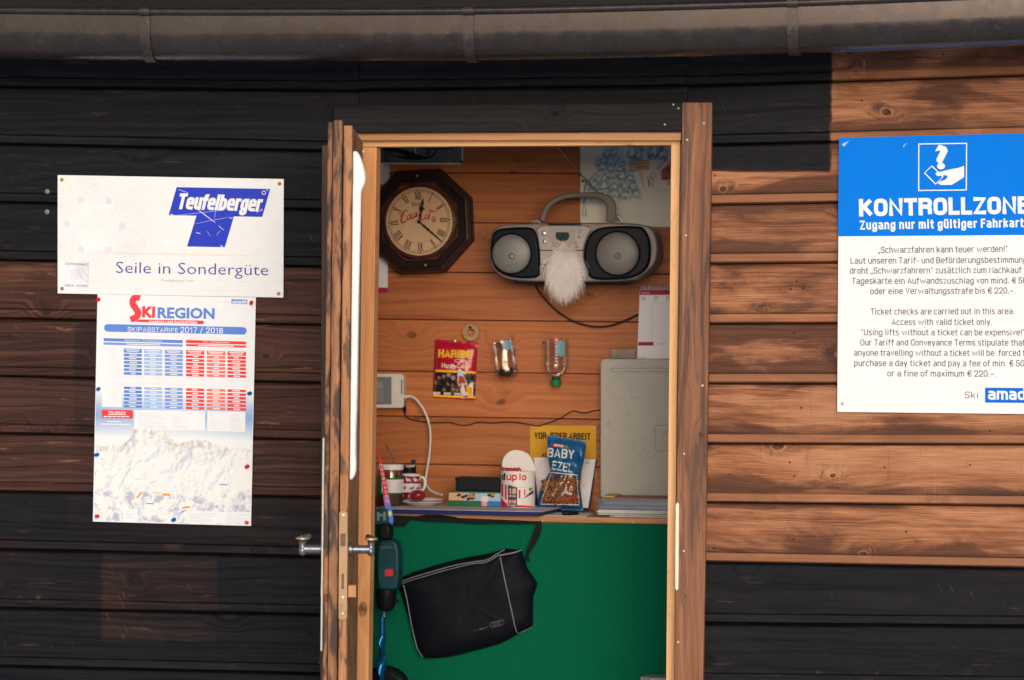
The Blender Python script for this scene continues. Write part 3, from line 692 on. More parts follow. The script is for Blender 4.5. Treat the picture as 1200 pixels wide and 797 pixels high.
# towel over the inner side of the door
tw = MB(); sil = [(178, 2.0), (182, 4.6), (192, 7.2), (202, 9.4), (212, 10.0), (219, 8.2), (224, 6.0), (240, 6.6), (300, 5.6), (360, 5.2), (420, 5.0), (470, 4.8), (500, 4.2), (520, 4.0), (545, 4.8), (555, 4.4), (561, 1.0)]
vs = []; NA = 16; nsil = len(sil)
for i, (y, wd) in enumerate(sil):
    for j in range(NA+1):
        a = 0.03+0.27*(j/NA)**1.7; wv = 1.0 if j < 3 else 0.5+0.5*math.cos(j*1.9+y*0.004)
        e_ = (0.0, 0.80+0.18*mnoise.noise(Vector((y*.03, 1, 0))), 0.97)[j] if j < 3 else max(0.0, 1-(max(0, j-3)/(NA-3))**4)
        vs.append(D(a, -(0.0015+wd*1.45*PX(-.7)*(0.45+0.55*wv)*e_), P(400, y, -0.7).z+0.006*mnoise.noise(Vector((a*9, y, 0)))))
fs = [(i*(NA+1)+j, i*(NA+1)+j+1, (i+1)*(NA+1)+j+1, (i+1)*(NA+1)+j) for i in range(nsil-1) for j in range(NA)]
tw.add(vs, fs); o = tw.build('towel', mat('white_terry', (0.90, 0.89, 0.88), 0.95, bump=0.9, nscale=260, var=0.08), smooth=80, subsurf=2)
sm = o.modifiers.new('thick', 'SOLIDIFY'); sm.thickness = 0.004; sm.offset = 0
tag(o, 'white towel hanging in folds on the inner side of the open door', 'towel')

# ---- ground
mb = MB(); mb.add([(-400, -400, 0), (400, -400, 0), (400, 400, 0), (-400, 400, 0)], [(0, 1, 2, 3)])
gr = mb.build('ground', mat('trodden_snow', (0.88, 0.88, 0.89), 0.8, var=0.1, nscale=3, bump=0.5)); gr['kind'] = 'structure'
# ================================================================ SIGNS ON THE OUTSIDE
M_WHITE = mat('sign_white', (0.79, 0.80, 0.82), 0.42, var=0.04, nscale=30)
M_PAPER = mat('poster_paper', (0.78, 0.80, 0.84), 0.5, var=0.03)
_ink = {}
def ink(name, col, rough=0.5):
    if name not in _ink: _ink[name] = mat('ink_'+name, col, rough, var=0.06, nscale=25, spec=0.15)
    return _ink[name]
def arc(cx, cy, r, a0=0, a1=360, n=24, ry=None):
    return [(cx+r*math.cos(rad(a0+(a1-a0)*i/n)), cy+(ry or r)*math.sin(rad(a0+(a1-a0)*i/n))) for i in range(n+1)]
def tr(pts, z): return [z(*p) for p in pts]

# ---- rope maker's sign
z = zc(60, 200, 4.286); YS = -0.010; YI = YS-0.0012
corn = [(32, 22), (1168, 42), (1166, 638), (32, 617)]
sg = tag(MB().prism(tr(corn, z), YS, 0.003).build('company_sign', M_WHITE, bevel=0.0008), 'white metal sign with a big blue T logo, above the ski pass poster', 'sign')
mb = MB(); mb.poly(tr([(630, 83), (1100, 92), (1060, 232), (918, 229.5), (872, 384), (682, 381), (730, 226), (590, 223)], z), YI)
mb.build('logo', ink('royal_blue', (40, 60, 190)), sg)
mb = MB(); mb.grot('Teufelberger', z(630, 193), z(1050, 206), 80/4.286, YI-0.0006, wt=0.20, shear=0.20, gap=.05)
mb.strip(tr(arc(1068, 111, 9), z), 0.7, YI-0.0006)
R = random.Random(2)
for a, b, wd in (((735, 195), (825, 262), .8), ((640, 222), (870, 200), .35), ((720, 268), (900, 232), .3), ((820, 240), (826, 196), .35), ((840, 275), (868, 300), .5), ((850, 300), (830, 325), .35),
                 ((728, 312), (750, 316), .8), ((895, 240), (915, 236), .8), ((640, 95), (690, 112), .5), ((1030, 215), (1062, 188), .4), ((1050, 205), (1064, 196), .6), ((850, 374), (862, 384), 1.0), ((600, 218), (612, 222), .9), ((780, 300), (800, 330), .25), ((1080, 95), (1090, 100), .8)):
    p, q = z(*a), z(*b); n_ = 5
    mb.strip([(p[0]+(q[0]-p[0])*i/n_+R.uniform(-.15, .15), p[1]+(q[1]-p[1])*i/n_+R.uniform(-.15, .15)) for i in range(n_+1)], [wd*(.3+.7*math.sin(math.pi*(i+.5)/(n_+1))) for i in range(n_+1)], YI-0.0006)
mb.build('lettering', M_WHITE, sg, label='white slanted lettering on the blue logo')
mb = MB(); mb.text('Seile in Sondergüte', z(325, 514), z(1090, 527), 57/4.286, YI, bold=-0.008); mb.build('lettering', ink('violet_blue', (66, 72, 160)), sg, label='thin blue slogan')
mb = MB()
mb.text('Teufelberger Seil', z(552, 556), z(712, 559), 11/4.286, YI); mb.build('lettering', ink('grey_print', (176, 172, 178)), sg, label='small grey address heading')
mb = MB()
mb.text('GmbH, A-4600 Wels, Vogelweiderstraße 50', z(725, 559), z(1108, 566), 11/4.286, YI)
mb.text('T. 0043 - 0)7242/413-0   F. 0043 - 0)7242/413-100', z(552, 580), z(1005, 588), 10/4.286, YI)
mb.text('wirerope@teufelberger.com, www.teufelberger.com', z(552, 602), z(1035, 610), 10/4.286, YI); mb.build('lettering', ink('pale_print', (226, 224, 230)), sg, label='faint address lines')
mb = MB(); p0, p1 = z(190, 410), z(1160, 428)
mb.strip([p0, ((p0[0]+p1[0])/2, (p0[1]+p1[1])/2+0.3), p1], [0.3, 2.4, 0.3], YI); mb.build('rule', ink('pale_red', (250, 222, 212)), sg)
mb = MB(); mb.poly(tr([(62, 455), (190, 458), (190, 592), (62, 589)], z), YI); bx = mb.build('badge', ink('pale_lilac', (226, 226, 236)), sg)
mb = MB(); mb.text('AUSTRIA DRAHT', z(70, 473), z(184, 476), 10/4.286, YI-0.0006, bold=.02); mb.text('SEILE - ROPES', z(70, 581), z(184, 584), 10/4.286, YI-0.0006, bold=.02)
for r_ in (8, 17, 26):
    for k in range(int(r_*0.75)): a = 2*math.pi*k/int(r_*0.75); c = z(126+r_*math.cos(a), 523+r_*math.sin(a)); mb.disc(c[0], c[1], .38, .38, YI-0.0006, 6)
mb.build('lettering', ink('badge_grey', (150, 146, 156)), bx)
mb = MB(); lil = MB()
def clipstrip(mb, pts, w):
    run = []
    for p in pts+[None]:
        if p is not None and 36 < p[0] < 470 and 26 < p[1] < 570: run.append(p)
        else:
            if len(run) > 1: mb.strip(tr(run, z), w, YI)
            run = []
for cx, cy in ((217, 72), (382, 178), (385, 375), (217, 482), (52, 375), (52, 172)):
    for r_, cnt in ((84, 20), (58, 14), (33, 7), (13, 6)):
        clipstrip(mb, arc(cx, cy, r_, n=36), .32)
        r2 = {84: 58, 58: 33, 33: 13, 13: 0}[r_]
        for k in range(cnt):
            a = 2*math.pi*k/cnt+r_; clipstrip(mb, [(cx+(r2+(r_-r2)*t/3)*math.cos(a), cy+(r2+(r_-r2)*t/3)*math.sin(a)) for t in range(4)], .28)
for r_ in (70, 26): clipstrip(mb, arc(217, 275, r_, n=36), .3)
for k in range(4): clipstrip(mb, [(217+(26+44*t/3)*math.cos(k*math.pi/2), 275+(26+44*t/3)*math.sin(k*math.pi/2)) for t in range(4)], .28)
mb.build('rope_drawing', ink('drawing_grey', (216, 212, 222)), sg, label='faint line drawing of rope cross sections')
for cx, cy in ((148, 147), (288, 150), (356, 280), (78, 270), (148, 396), (285, 398)): c = z(cx, cy); lil.disc(c[0], c[1], 4, 4, YI-0.0004, 14)
lil.build('rope_dots', ink('lilac', (218, 217, 234)), sg)
M_RUST = mat('rusty_screw', (0.34, 0.22, 0.14), 0.6, 0.4, var=0.4)
for x, y in ((54, 46), (1147, 66), (55, 593), (1143, 618)): c = z(x, y); nail(sg, c[0], c[1], YS, 0.005, M_RUST, 'screw')
mb = MB()
for pts in ([(40, 28), (80, 34), (104, 70), (98, 118), (84, 96), (60, 66), (44, 60)], [(1130, 46), (1166, 48), (1166, 80), (1150, 76)], [(36, 600), (60, 604), (62, 616), (36, 615)]): mb.poly(tr(pts, z), YI+0.0006)
mb.build('rust_stain', ink('rust_stain', (246, 232, 216)), sg)

# ---- ski pass poster
z1 = zc(100, 340, 5.695); z2 = zc(100, 475, 5.495); YP = -0.0065; YQ = YP-0.0009
PC = [(114.2, 344.8), (299.8, 348.6), (294.2, 616.4), (108.8, 611.2)]
def pq(u, v):
    a, b, c, d = PC
    return ((a[0]*(1-u)+b[0]*u)*(1-v)+(d[0]*(1-u)+c[0]*u)*v, (a[1]*(1-u)+b[1]*u)*(1-v)+(d[1]*(1-u)+c[1]*u)*v)
po = tag(MB().prism(PC, YP, 0.001).build('ski_pass_poster', M_PAPER), 'white ski pass price poster with a winter mountain panorama, pinned under the logo sign', 'poster')
# printed panorama: one sheet of ink, the picture computed per grid point
def panorama():
    NX, NY = 150, 190; V0 = 0.40
    vs, cols = [], []
    N = mnoise
    def ridge(u, s, sd): return N.fractal(Vector((u*s, sd, 0)), 1.0, 2.0, 5)
    layers = []   # base height (v), amplitude, frequency, seed, rock
    def peak(u): return 0.665-0.075*math.exp(-((u-0.28)/0.05)**2)-0.085*math.exp(-((u-0.41)/0.055)**2)-0.05*math.exp(-((u-0.35)/0.12)**2)-0.035*math.exp(-((u-0.66)/0.12)**2)-0.012*ridge(u, 26, 1.0)
    for j in range(NY+1):
        for i in range(NX+1):
            u, v = i/NX, V0+(1-V0)*j/NY
            x, y = pq(0.004+0.992*u, v*0.997); vs.append(P(x, y, YQ+0.0003))
            h = peak(u)
            if v < h:
                t = min(1, max(0, (v-0.42)/0.10)); t2 = min(1, max(0, (v-0.54)/0.09))
                b = (0.56, 0.69, 0.90); edge = abs(u-0.5)*2
                c = [1-(1-q)*t*(0.55+0.45*edge)*(1-0.93*t2) for q in b]
            else:
                dd = v-h
                hf = lambda a, b: N.ridged_multi_fractal(Vector((a*5.5+0.35*N.noise(Vector((a*7, b*7, 4))), b*6.5+a*1.2, 2.3)), 0.9, 2.1, 6, 1.0, 2.0)
                sh = (hf(u, v)-hf(u+0.008, v+0.005))*1.5
                fine_ = N.fractal(Vector((u*46, v*30, 5)), 0.8, 2.0, 4)
                rock = max(0, 1-dd/0.10)*(1 if 0.18 < u < 0.75 else 0.4)
                s_ = max(0, -sh*0.75-0.02+0.10*fine_); s_ = min(0.6, s_*1.0)
                c = [0.985-s_*q for q in (0.44, 0.36, 0.14)]
                if rock > 0:
                    k = min(1, rock*max(0, 0.12+1.5*fine_+0.7*sh)*1.5)
                    c = [a*(1-k*0.38)+b*k*0.38 for a, b in zip(c, (0.60, 0.50, 0.46))]
                    k2 = min(1, rock*max(0, -sh*1.6)); c = [a*(1-k2*0.5)+b*k2*0.5 for a, b in zip(c, (0.48, 0.46, 0.60))]
                if v > 0.83:   # forested foothills
                    wv = max(0, N.fractal(Vector((u*11+2, v*22, 9)), 1.0, 2.0, 5)*1.5+0.02)*min(1, (v-0.83)/0.05)
                    ln = 0.5+0.5*math.sin(70*(v+0.5*u*(1 if N.noise(Vector((u*4, v*6, 1))) > 0 else -1))+4*fine_)
                    k = min(0.55, wv*ln*1.0); c = [a*(1-k)+b*k for a, b in zip(c, (0.56, 0.58, 0.74))]
                g = 0; c = [c[0]-g*.2, c[1]-g*.02, c[2]-g*.5]
            cols.append([max(0.02, min(1, q)) for q in c])
    fs = [(j*(NX+1)+i, j*(NX+1)+i+1, (j+1)*(NX+1)+i+1, (j+1)*(NX+1)+i) for j in range(NY) for i in range(NX)]
    s = NT('panorama_print'); a = s.n('ShaderNodeAttribute'); a.attribute_name = 'print'; s.l(a.outputs['Color'], s.b.inputs['Base Color']); s.b.inputs['Roughness'].default_value = 0.45
    mb = MB().add(vs, fs); o = mb.build('panorama_print', s.m, po)
    at = o.data.color_attributes.new('print', 'FLOAT_COLOR', 'POINT')
    at.data.foreach_set('color', [q for c in cols for q in (*[0.82*v for v in lin([255*max(k, 0.001) for k in c])], 1.0)])
panorama()
B1, B2, B3, RD, RD2 = ink('print_blue', (92, 132, 214)), ink('print_pale_blue', (152, 184, 238)), ink('print_mid_blue', (118, 152, 226)), ink('print_red', (232, 62, 66)), ink('print_light_red', (240, 112, 104))
mb = MB(); mb.strip(tr(smoothpath([(366, 52), (338, 48), (318, 66), (318, 95), (336, 122), (352, 150), (340, 180), (300, 198)], 5), z1), [5.5]+[7.6]*34+[4.5], YQ)
mb.text('KI', z1(378, 178), z1(464, 181), 66/5.695, YQ, bold=.05)
mb.poly(tr([(330, 212), (362, 196), (785, 204), (792, 210), (791, 224), (784, 228)], z1), YQ); mb.build('logo', ink('logo_red', (236, 64, 78)), po, label='red part of the ski region logo')
mb = MB(); mb.text('REGION', z1(482, 184), z1(862, 190), 66/5.695, YQ, bold=.035)
def pill(x0, y0, x1, y1, dy0, h):
    r_ = h/2; return [(x0+r_-r_*math.sin(rad(t)), y0+r_-r_*math.cos(rad(t))) for t in range(0, 181, 15)][::1]+[(x1-r_+r_*math.sin(rad(t)), y1+r_+r_*math.cos(rad(t))) for t in range(0, 181, 15)]
mb.poly(tr(pill(125, 227, 1077, 247, 0, 50), z1), YQ); mb.build('heading', B1, po, label='blue heading bar and region name')
mb = MB(); mb.text('RAMSAU AM DACHSTEIN', z1(428, 219), z1(745, 225), 15/5.695, YQ-.0004, bold=.03)
mb.grot('SKIPASSTARIFE', z1(282, 276), z1(618, 283), 30/5.695, YQ-.0004, wt=.135); mb.grot('2017 / 2018', z1(634, 284), z1(918, 290), 38/5.695, YQ-.0004, wt=.14)
tx = mb
SLP = 0.0265
def cell(mb, x0, x1, y, h): mb.poly(tr([(x0, y+x0*SLP), (x1, y+x1*SLP), (x1, y+h+x1*SLP), (x0, y+h+x0*SLP)], z1), YQ)
def bar(mb, x0, x1, y, h): mb.poly(tr([(x0, y+x0*SLP), (x1, y+x1*SLP), (x1, y+h+x1*SLP), (x0, y+h+x0*SLP)], z1), YQ-.0004)
gb = {k: MB() for k in 'abcde'}
cell(gb['a'], 122, 650, 317, 20); cell(gb['c'], 122, 650, 345, 16); cell(gb['d'], 672, 1073, 315, 20); cell(gb['d'], 672, 1073, 342, 14)
tx.text('Hauptsaison / Zwischensaison', z1(262, 339), z1(512, 346), 12/5.695, YQ-.0004); tx.text('Vor- und Nachsaison', z1(785, 350), z1(960, 355), 11/5.695, YQ-.0004)
bar(tx, 275, 500, 350, 6); bar(tx, 752, 990, 346, 6)
cols = [(257, 377, 'a'), (393, 513, 'b'), (530, 650, 'c'), (672, 793, 'd'), (810, 935, 'e'), (948, 1072, 'd')]
R = random.Random(5)
for n_, (x0, x1, k) in enumerate(cols):
    off = -1.5*n_*0
    sh_ = {'a': B1, 'b': B2, 'c': B3, 'd': RD, 'e': RD2}[k]; gk = MB(); cell(gk, x0, x1, 383, 27); bar(tx, x0+10, x1-12, 388, 6); bar(tx, x0+22, x1-22, 399, 5)
    for blk in (417, 637):
        for i in range(6):
            cell(gk, x0, x1, blk+24.6*i, 17); xx = (x0+x1)/2+R.uniform(-4, 4); hw = R.choice((17, 22, 25)); bar(tx, xx-hw, xx+hw, blk+24.6*i+5, 6.5)
    gk.build('price_column', sh_, po)
for k, mm in (('a', B1), ('c', B3), ('d', RD)): gb[k].build('table_heading', mm, po)
pl = MB()
for blk in (417, 637):
    for i in range(6): bar(pl, 165-(12 if i % 2 else 0), 205+R.uniform(-5, 22), blk+24.6*i+6, 3.5)
bar(pl, 162, 200, 392, 7); bar(pl, 345, 880, 295, 3); bar(pl, 135, 545, 572, 3); bar(pl, 195, 960, 610, 4); pl.build('table_labels', ink('pale_table_grey', (222, 222, 230)), po)
MB().poly(tr([(315, 30), (770, 38), (770, 163), (313, 155)], z2), YQ).build('white_panel', M_PAPER, po)
MB().poly(tr([(786, 38), (1031, 42), (1029, 171), (785, 166)], z2), YQ).build('white_panel', M_PAPER, po)
MB().poly(tr([(110, -300), (256*5.495/5.695-12, -298), (235, 12), (107, 10)], z2), YQ+.0001).build('white_panel', M_PAPER, po)
MB().poly(tr([(246, 668), (338, 670), (336, 748), (245, 746)], z2), YQ).build('white_panel', M_PAPER, po)
MB().poly(tr([(660, 680), (1066, 688), (1064, 765), (658, 757)], z2), YQ).build('white_panel', M_PAPER, po)

mb = MB()
for k in range(7):
    a = z2(330+R.uniform(0, 10), 52+k*15); mb.strip([a, (a[0]+R.uniform(10, 45), a[1]+.6)], .5, YQ-.0005)
    a = z2(560, 78+k*11); mb.strip([a, (a[0]+R.uniform(2, 22), a[1]+.4)], .5, YQ-.0005)
    a = z2(795, 60+k*15); mb.strip([a, (a[0]+R.uniform(4, 14), a[1]+.3)], .5, YQ-.0005); a = z2(935, 62+k*15); mb.strip([a, (a[0]+R.uniform(4, 14), a[1]+.3)], .5, YQ-.0005)
    a = z2(668, 695+k*9); mb.strip([a, (a[0]+R.uniform(12, 34), a[1]+.6)], .4, YQ-.0005); a = z2(910, 700+k*9); mb.strip([a, (a[0]+R.uniform(10, 25), a[1]+.4)], .4, YQ-.0005)
for k in range(4): a = z2(262, 684+k*13); mb.strip([a, (a[0]+6+k % 2*4, a[1]+.3)], .6, YQ-.0005)
mb.build('small_print', ink('small_print_grey', (206, 206, 216)), po)
mb = MB(); mb.poly(tr([(112, 28), (298, 31), (306, 40), (305, 80), (298, 86), (114, 83), (105, 75), (105, 36)], z2), YQ); mb.build('notice', RD, po)
tx.text('Nicht gültig beim', z2(148, 47), z2(262, 49), 11/5.495, YQ-.0004, bold=.02); bar2 = [((148, 53), (262, 61)), ((118, 68), (288, 76))]
for (x0, y0), (x1, y1) in bar2:
    n_ = 6
    for q in range(n_):
        a0 = x0+(x1-x0)*q/n_; tx.poly(tr([(a0, y0+1), (a0+(x1-x0)/n_*0.82, y0+1.3), (a0+(x1-x0)/n_*0.82, y1), (a0, y1)], z2), YQ-.0004)
for x0, x1, y in ((140, 230, 100), (100, 290, 118), (318, 362, 183), (380, 438, 191), (452, 505, 180), (575, 660, 210)): tx.poly(tr([(x0, y), (x1, y+2), (x1, y+8), (x0, y+6)], z2), YQ-.0004)
tx.build('lettering', M_PAPER, po, label='white lettering on the coloured bars')
mb = MB()
for x0, x1, y, dy, wd in ((332, 362, 596, -36, 2.2), (500, 545, 573, 4, 2.4), (625, 672, 662, -8, 2.2)): mb.strip(tr([(x0, y), (x1, y+dy)], z2), wd, YQ)
mb.build('route_mark', ink('print_orange', (244, 150, 30)), po)
mb = MB()
for x0, x1, y, dy in ((415, 450, 508, -22), (437, 495, 560, 4), (540, 582, 665, -32)): mb.strip(tr([(x0, y), (x1, y+dy)], z2), 1.3, YQ)
mb.text('Ski', z1(932, 84), z1(958, 84), 14/5.695, YQ); mb.build('route_name', ink('print_salmon', (246, 190, 178)), po)
mb = MB(); mb.poly(tr([(975, 60), (1081, 63), (1080, 94), (975, 91)], z1), YQ)
for x0, x1, y, dy in ((390, 440, 632, 2), (862, 915, 510, 2), (608, 650, 694, -20)): mb.strip(tr([(x0, y), (x1, y+dy)], z2), 1.4, YQ)
mb.build('logo', B3, po, label='small blue brand box')
mb = MB(); mb.text('amadé', z1(982, 87), z1(1075, 88), 20/5.695, YQ-.0004, bold=.03); mb.build('lettering', M_PAPER, po, label='white lettering in the small blue box')
# push pins
M_PR, M_PB, M_PG = mat('pin_red', (200, 24, 34), 0.3, var=.05), mat('pin_blue', (20, 90, 180), 0.3, var=.05), mat('pin_green', (10, 90, 60), 0.3, var=.05)
def pin(x, y, m, label, Y=YP, dx=0.0, dz_=0.0, group='push pins in the ski pass poster', s=1.0):
    c = P(x, y, Y); ax = Vector((dx, -1, dz_)).normalized(); b = MB()
    b.lathe(c, [(0.0035*s, 0.0005), (0.0052*s, 0.0012), (0.0046*s, 0.0028), (0.0030*s, 0.0045), (0.0032*s, 0.0085), (0.0048*s, 0.0105), (0.0045*s, 0.0118), (1e-5, 0.0124)], axis=ax, n=14)
    return tag(b.build('push_pin', m, smooth=40), label, 'push pin', group)
for (q, m_, lb) in ((z1(90, 61), M_PR, 'red push pin at the top left corner of the ski pass poster'), (z1(1109, 82), M_PR, 'red push pin at the top right corner of the ski pass poster'),
                    (z1(90, 658), M_PB, 'blue push pin on the left edge of the poster beside the price table'), (z1(1103, 688), M_PB, 'blue push pin on the right edge of the poster beside the price table'),
                    (z2(80, 317), M_PB, 'blue push pin on the left edge of the poster beside the mountain peaks'), (z2(1048, 392), M_PR, 'red push pin on the right edge of the poster beside the snow slopes'),
                    (z2(80, 714), M_PR, 'red push pin at the bottom left corner of the ski pass poster'), (z2(575, 734), M_PB, 'blue push pin in the middle of the poster\'s bottom edge'), (z2(1041, 755), M_PR, 'red push pin at the bottom right corner of the ski pass poster')):
    pin(q[0], q[1], m_, lb, dx=random.uniform(-.3, .3), dz_=random.uniform(-.25, .1))

# ---- blue ticket control sign
za, zb_, zd = zc(970, 150, 5.217), zc(970, 280, 5.217), zc(970, 380, 5.217); YK = -0.012; YL = YK-0.0012
ks = tag(MB().prism([(983.2, 161.5), (1228.5, 155.5), (1228.5, 485.6), (981.0, 482.8)], YK, 0.003).build('control_sign', M_WHITE, bevel=0.0008), 'large white ticket control notice with a bright blue header, on the bare boards', 'sign')
MB().poly([(983.2, 161.5), (1228.5, 155.5), (1228.5, 275.2), (982, 277)], YL+.0004).build('header', mat('header_blue', (0, 118, 226), 0.5, var=.05, nscale=12, spec=.04), ks)
mb = MB(); mb.strip(tr([(557, 98), (849, 94), (847, 379), (556, 382)], za), 1.7, YL, closed=True)
mb.text('?', za(657, 243), za(736, 242), 128/5.217*1.0, YL, bold=.045)
mb.strip(tr([(636, 232), (704, 298), (660, 343), (592, 275)], za), 1.5, YL, closed=True)
mb.poly(tr([(660, 276), (668, 270), (700, 266), (745, 254), (800, 244), (833, 232), (834, 300), (800, 322), (758, 348), (690, 348), (672, 338), (686, 326), (716, 318), (730, 306), (732, 294), (722, 288), (702, 291), (672, 294), (661, 286)], za), YL-.0004)
mb.build('ticket_symbol', M_WHITE, ks, label='white outlined symbol of a hand holding a ticket under a question mark')
mb = MB(); mb.grot('KONTROLLZONE', za(193, 541), za(1231, 524), 107/5.217, YL, wt=0.235, gap=.10)
mb.grot('Zugang nur mit gültiger Fahrkarte', za(197, 622), za(1236, 606), 56/5.217, YL, wt=0.19); mb.build('lettering', M_WHITE, ks, label='bold white lettering in the blue header')
mb = MB()
for tx_, f, x0, y0, x1, y1, h in (
    ('„Schwarzfahren kann teuer werden!“', zb_, 308, 87, 1100, 80, 39), ('Laut unseren Tarif- und Beförderungsbestimmungen', zb_, 140, 152, 1270, 146, 38), ('droht „Schwarzfahrern“ zusätzlich zum Nachkauf der', zb_, 136, 213, 1268, 208, 38),
    ('Tageskarte ein Aufwandszuschlag von mind. € 50,–', zb_, 148, 276, 1255, 272, 38), ('oder eine Verwaltungsstrafe bis € 220,–.', zb_, 260, 338, 1148, 334, 38), ('Ticket checks are carried out in this area.', zb_, 262, 463, 1142, 460, 38), ('Access with valid ticket only.', zb_, 392, 527, 1005, 526, 38),
    ('“Using lifts without a ticket can be expensive!”', zd, 205, 68, 1205, 68, 38), ('Our Tariff and Conveyance Terms stipulate that', zd, 200, 130, 1205, 131, 38), ('anyone travelling without a ticket will be  forced to', zd, 162, 193, 1232, 194, 38),
    ('purchase a day ticket and pay a fee of min. € 50,–', zd, 162, 256, 1240, 258, 38), ('or a fine of maximum € 220,–.', zd, 365, 319, 1030, 321, 38)):
    mb.grot(tx_, f(x0, y0), f(x1, y1), h/5.217, YL, wt=0.115, gap=.16)
mb.grot('Ski', zd(838, 453), zd(920, 454), 41/5.217, YL, wt=.10, gap=.22); mb.build('lettering', ink('dark_print', (74, 72, 90)), ks, label='thin grey text lines')
mb = MB(); mb.poly(tr([(962, 388), (1275, 391), (1275, 482), (962, 479)], zd), YL); br = mb.build('logo', mat('logo_blue', (0, 108, 214), 0.5, spec=.04), ks)
mb = MB(); mb.grot('amadé', zd(980, 461), zd(1262, 464), 70/5.217, YL-.0005, wt=.20, gap=.1); mb.build('lettering', M_WHITE, br)
for q in (za(96, 101), zd(92, 484)): nail(ks, q[0], q[1], YK, 0.0045, M_NAIL, 'screw')
mb = MB(); mb.strip(tr([(463, 118), (468, 104), (478, 97), (490, 97)], za), [1.6, 1.2, .8, .3], YL); mb.poly(tr([(86, 110), (104, 112), (132, 78), (100, 90)], za), YL); mb.build('scratch', ink('scratch_blue', (120, 180, 240)), ks)
# stray nails in the left boards
for i, (x, y, lb) in enumerate(((55.4, 224.5, 'upper of two bare screws in the dark boards left of the logo sign'), (55.2, 248.3, 'lower of two bare screws in the dark boards left of the logo sign'))):
    c = P(x, y, 0.001); b = MB(); b.lathe(c, [(0.0065, 0.0), (0.0065, -0.0015), (0.004, -0.002), (0.0036, -0.005), (0.002, -0.006), (1e-5, -0.006)], axis=(0, 1, 0), n=14)
    tag(b.build('screw', mat('dull_steel', (0.20, 0.20, 0.21), 0.5, 0.5), smooth=40), lb, 'screw', 'bare screws left of the logo sign')
# ================================================================ INSIDE THE HUT
YW = YB-0.0005                                   # face of the back wall
ZT_ = P(740, 607, 0.60).z                        # top of the counter
def at(x, Y, z=None): p = P(x, 600, Y); return Vector((p.x, p.y, ZT_ if z is None else z))
# ---- counter
M_GREEN = mat('green_cloth', (0.0012, 0.102, 0.053), 0.85, var=0.12, nscale=500, bump=0.35, spec=0.06)
cx0, cx1 = P(300, 600, 0.6).x, P(815, 600, 0.6).x
ct = thing('counter', 'work counter with a plain wooden top and a green cloth front', 'counter')
MB().wbox((cx0, 0.60, ZT_-0.016), (cx1, YB-0.002, ZT_), rnd=.4).build('countertop', wood('counter_wood', (0.22, 0.10, 0.045), (0.36, 0.17, 0.08), (0.46, 0.24, 0.12), axis='X', seed=3.3), ct, bevel=0.0015)
mb = MB(); NX, NZ = 90, 60; vs = []
z0, z1_ = FLOOR+0.004, ZT_-0.0165
for j in range(NZ+1):
    for i in range(NX+1):
        X = cx0+0.01+(cx1-cx0-0.02)*i/NX; zf = z0+(z1_-z0)*j/NZ; v = (z1_-zf)/(z1_-z0)
        sag = 0.004*abs(math.sin((X-0.25)*6))*max(0, 1-v*14)
        d = 0.003*math.exp(-v*18)*math.sin(X*55)+0.016*v*(mnoise.noise(Vector((X*6, v*2, 1)))+0.5*mnoise.noise(Vector((X*14+v*5, v*4, 2))))
        vs.append((X, 0.609+d, zf-sag))
mb.add(vs, [(j*(NX+1)+i, j*(NX+1)+i+1, (j+1)*(NX+1)+i+1, (j+1)*(NX+1)+i) for j in range(NZ) for i in range(NX)])
gc = mb.build('cloth_front', M_GREEN, ct, smooth=80)
MB().wbox((cx0+0.02, 0.635, FLOOR+0.002), (cx1-0.02, 0.66, ZT_-0.017), rnd=.3).build('carcass', mat('rough_boards', (0.3, 0.15, 0.07)), ct)
tack = thing  # (tacks are small steel discs in the cloth)
for x, y in ((742, 612.3), (635, 611)): nail(gc, x, y, 0.6015, 0.0035, M_NAIL, 'tack')
# ---- desk pad with a blue edge
M_NAVY = mat('navy_vinyl', (0.008, 0.018, 0.105), 0.5, var=.1, spec=.12)
a_, b_ = P(440, 600, 0.575).x, P(637, 600, 0.575).x
dp = thing('desk_pad', 'flat desk pad with a pale top and a navy blue edge', 'desk pad')
zp = ZT_+0.0125
MB().prism3([(a_, 0.57, ZT_+0.0008), (b_-0.012, 0.57, ZT_+0.0008), (b_-0.004, 0.57, zp), (a_, 0.57, zp)], [(a_, 0.90, ZT_+0.0008), (b_+0.02, 0.90, ZT_+0.0008), (b_+0.03, 0.90, zp), (a_, 0.90, zp)]).build('board', M_NAVY, dp, bevel=0.0015)
MB().prism3([(a_+.003, 0.573, zp+0.0004), (b_-0.002, 0.573, zp+0.0004), (b_-0.002, 0.573, zp+0.0016), (a_+.003, 0.573, zp+0.0016)], [(a_+.003, 0.895, zp+0.0004), (b_+0.028, 0.895, zp+0.0004), (b_+0.028, 0.895, zp+0.0016), (a_+.003, 0.895, zp+0.0016)]).build('pad_sheet', mat('pad_paper', (0.52, 0.47, 0.48), 0.6), dp)
ZP = zp+0.002
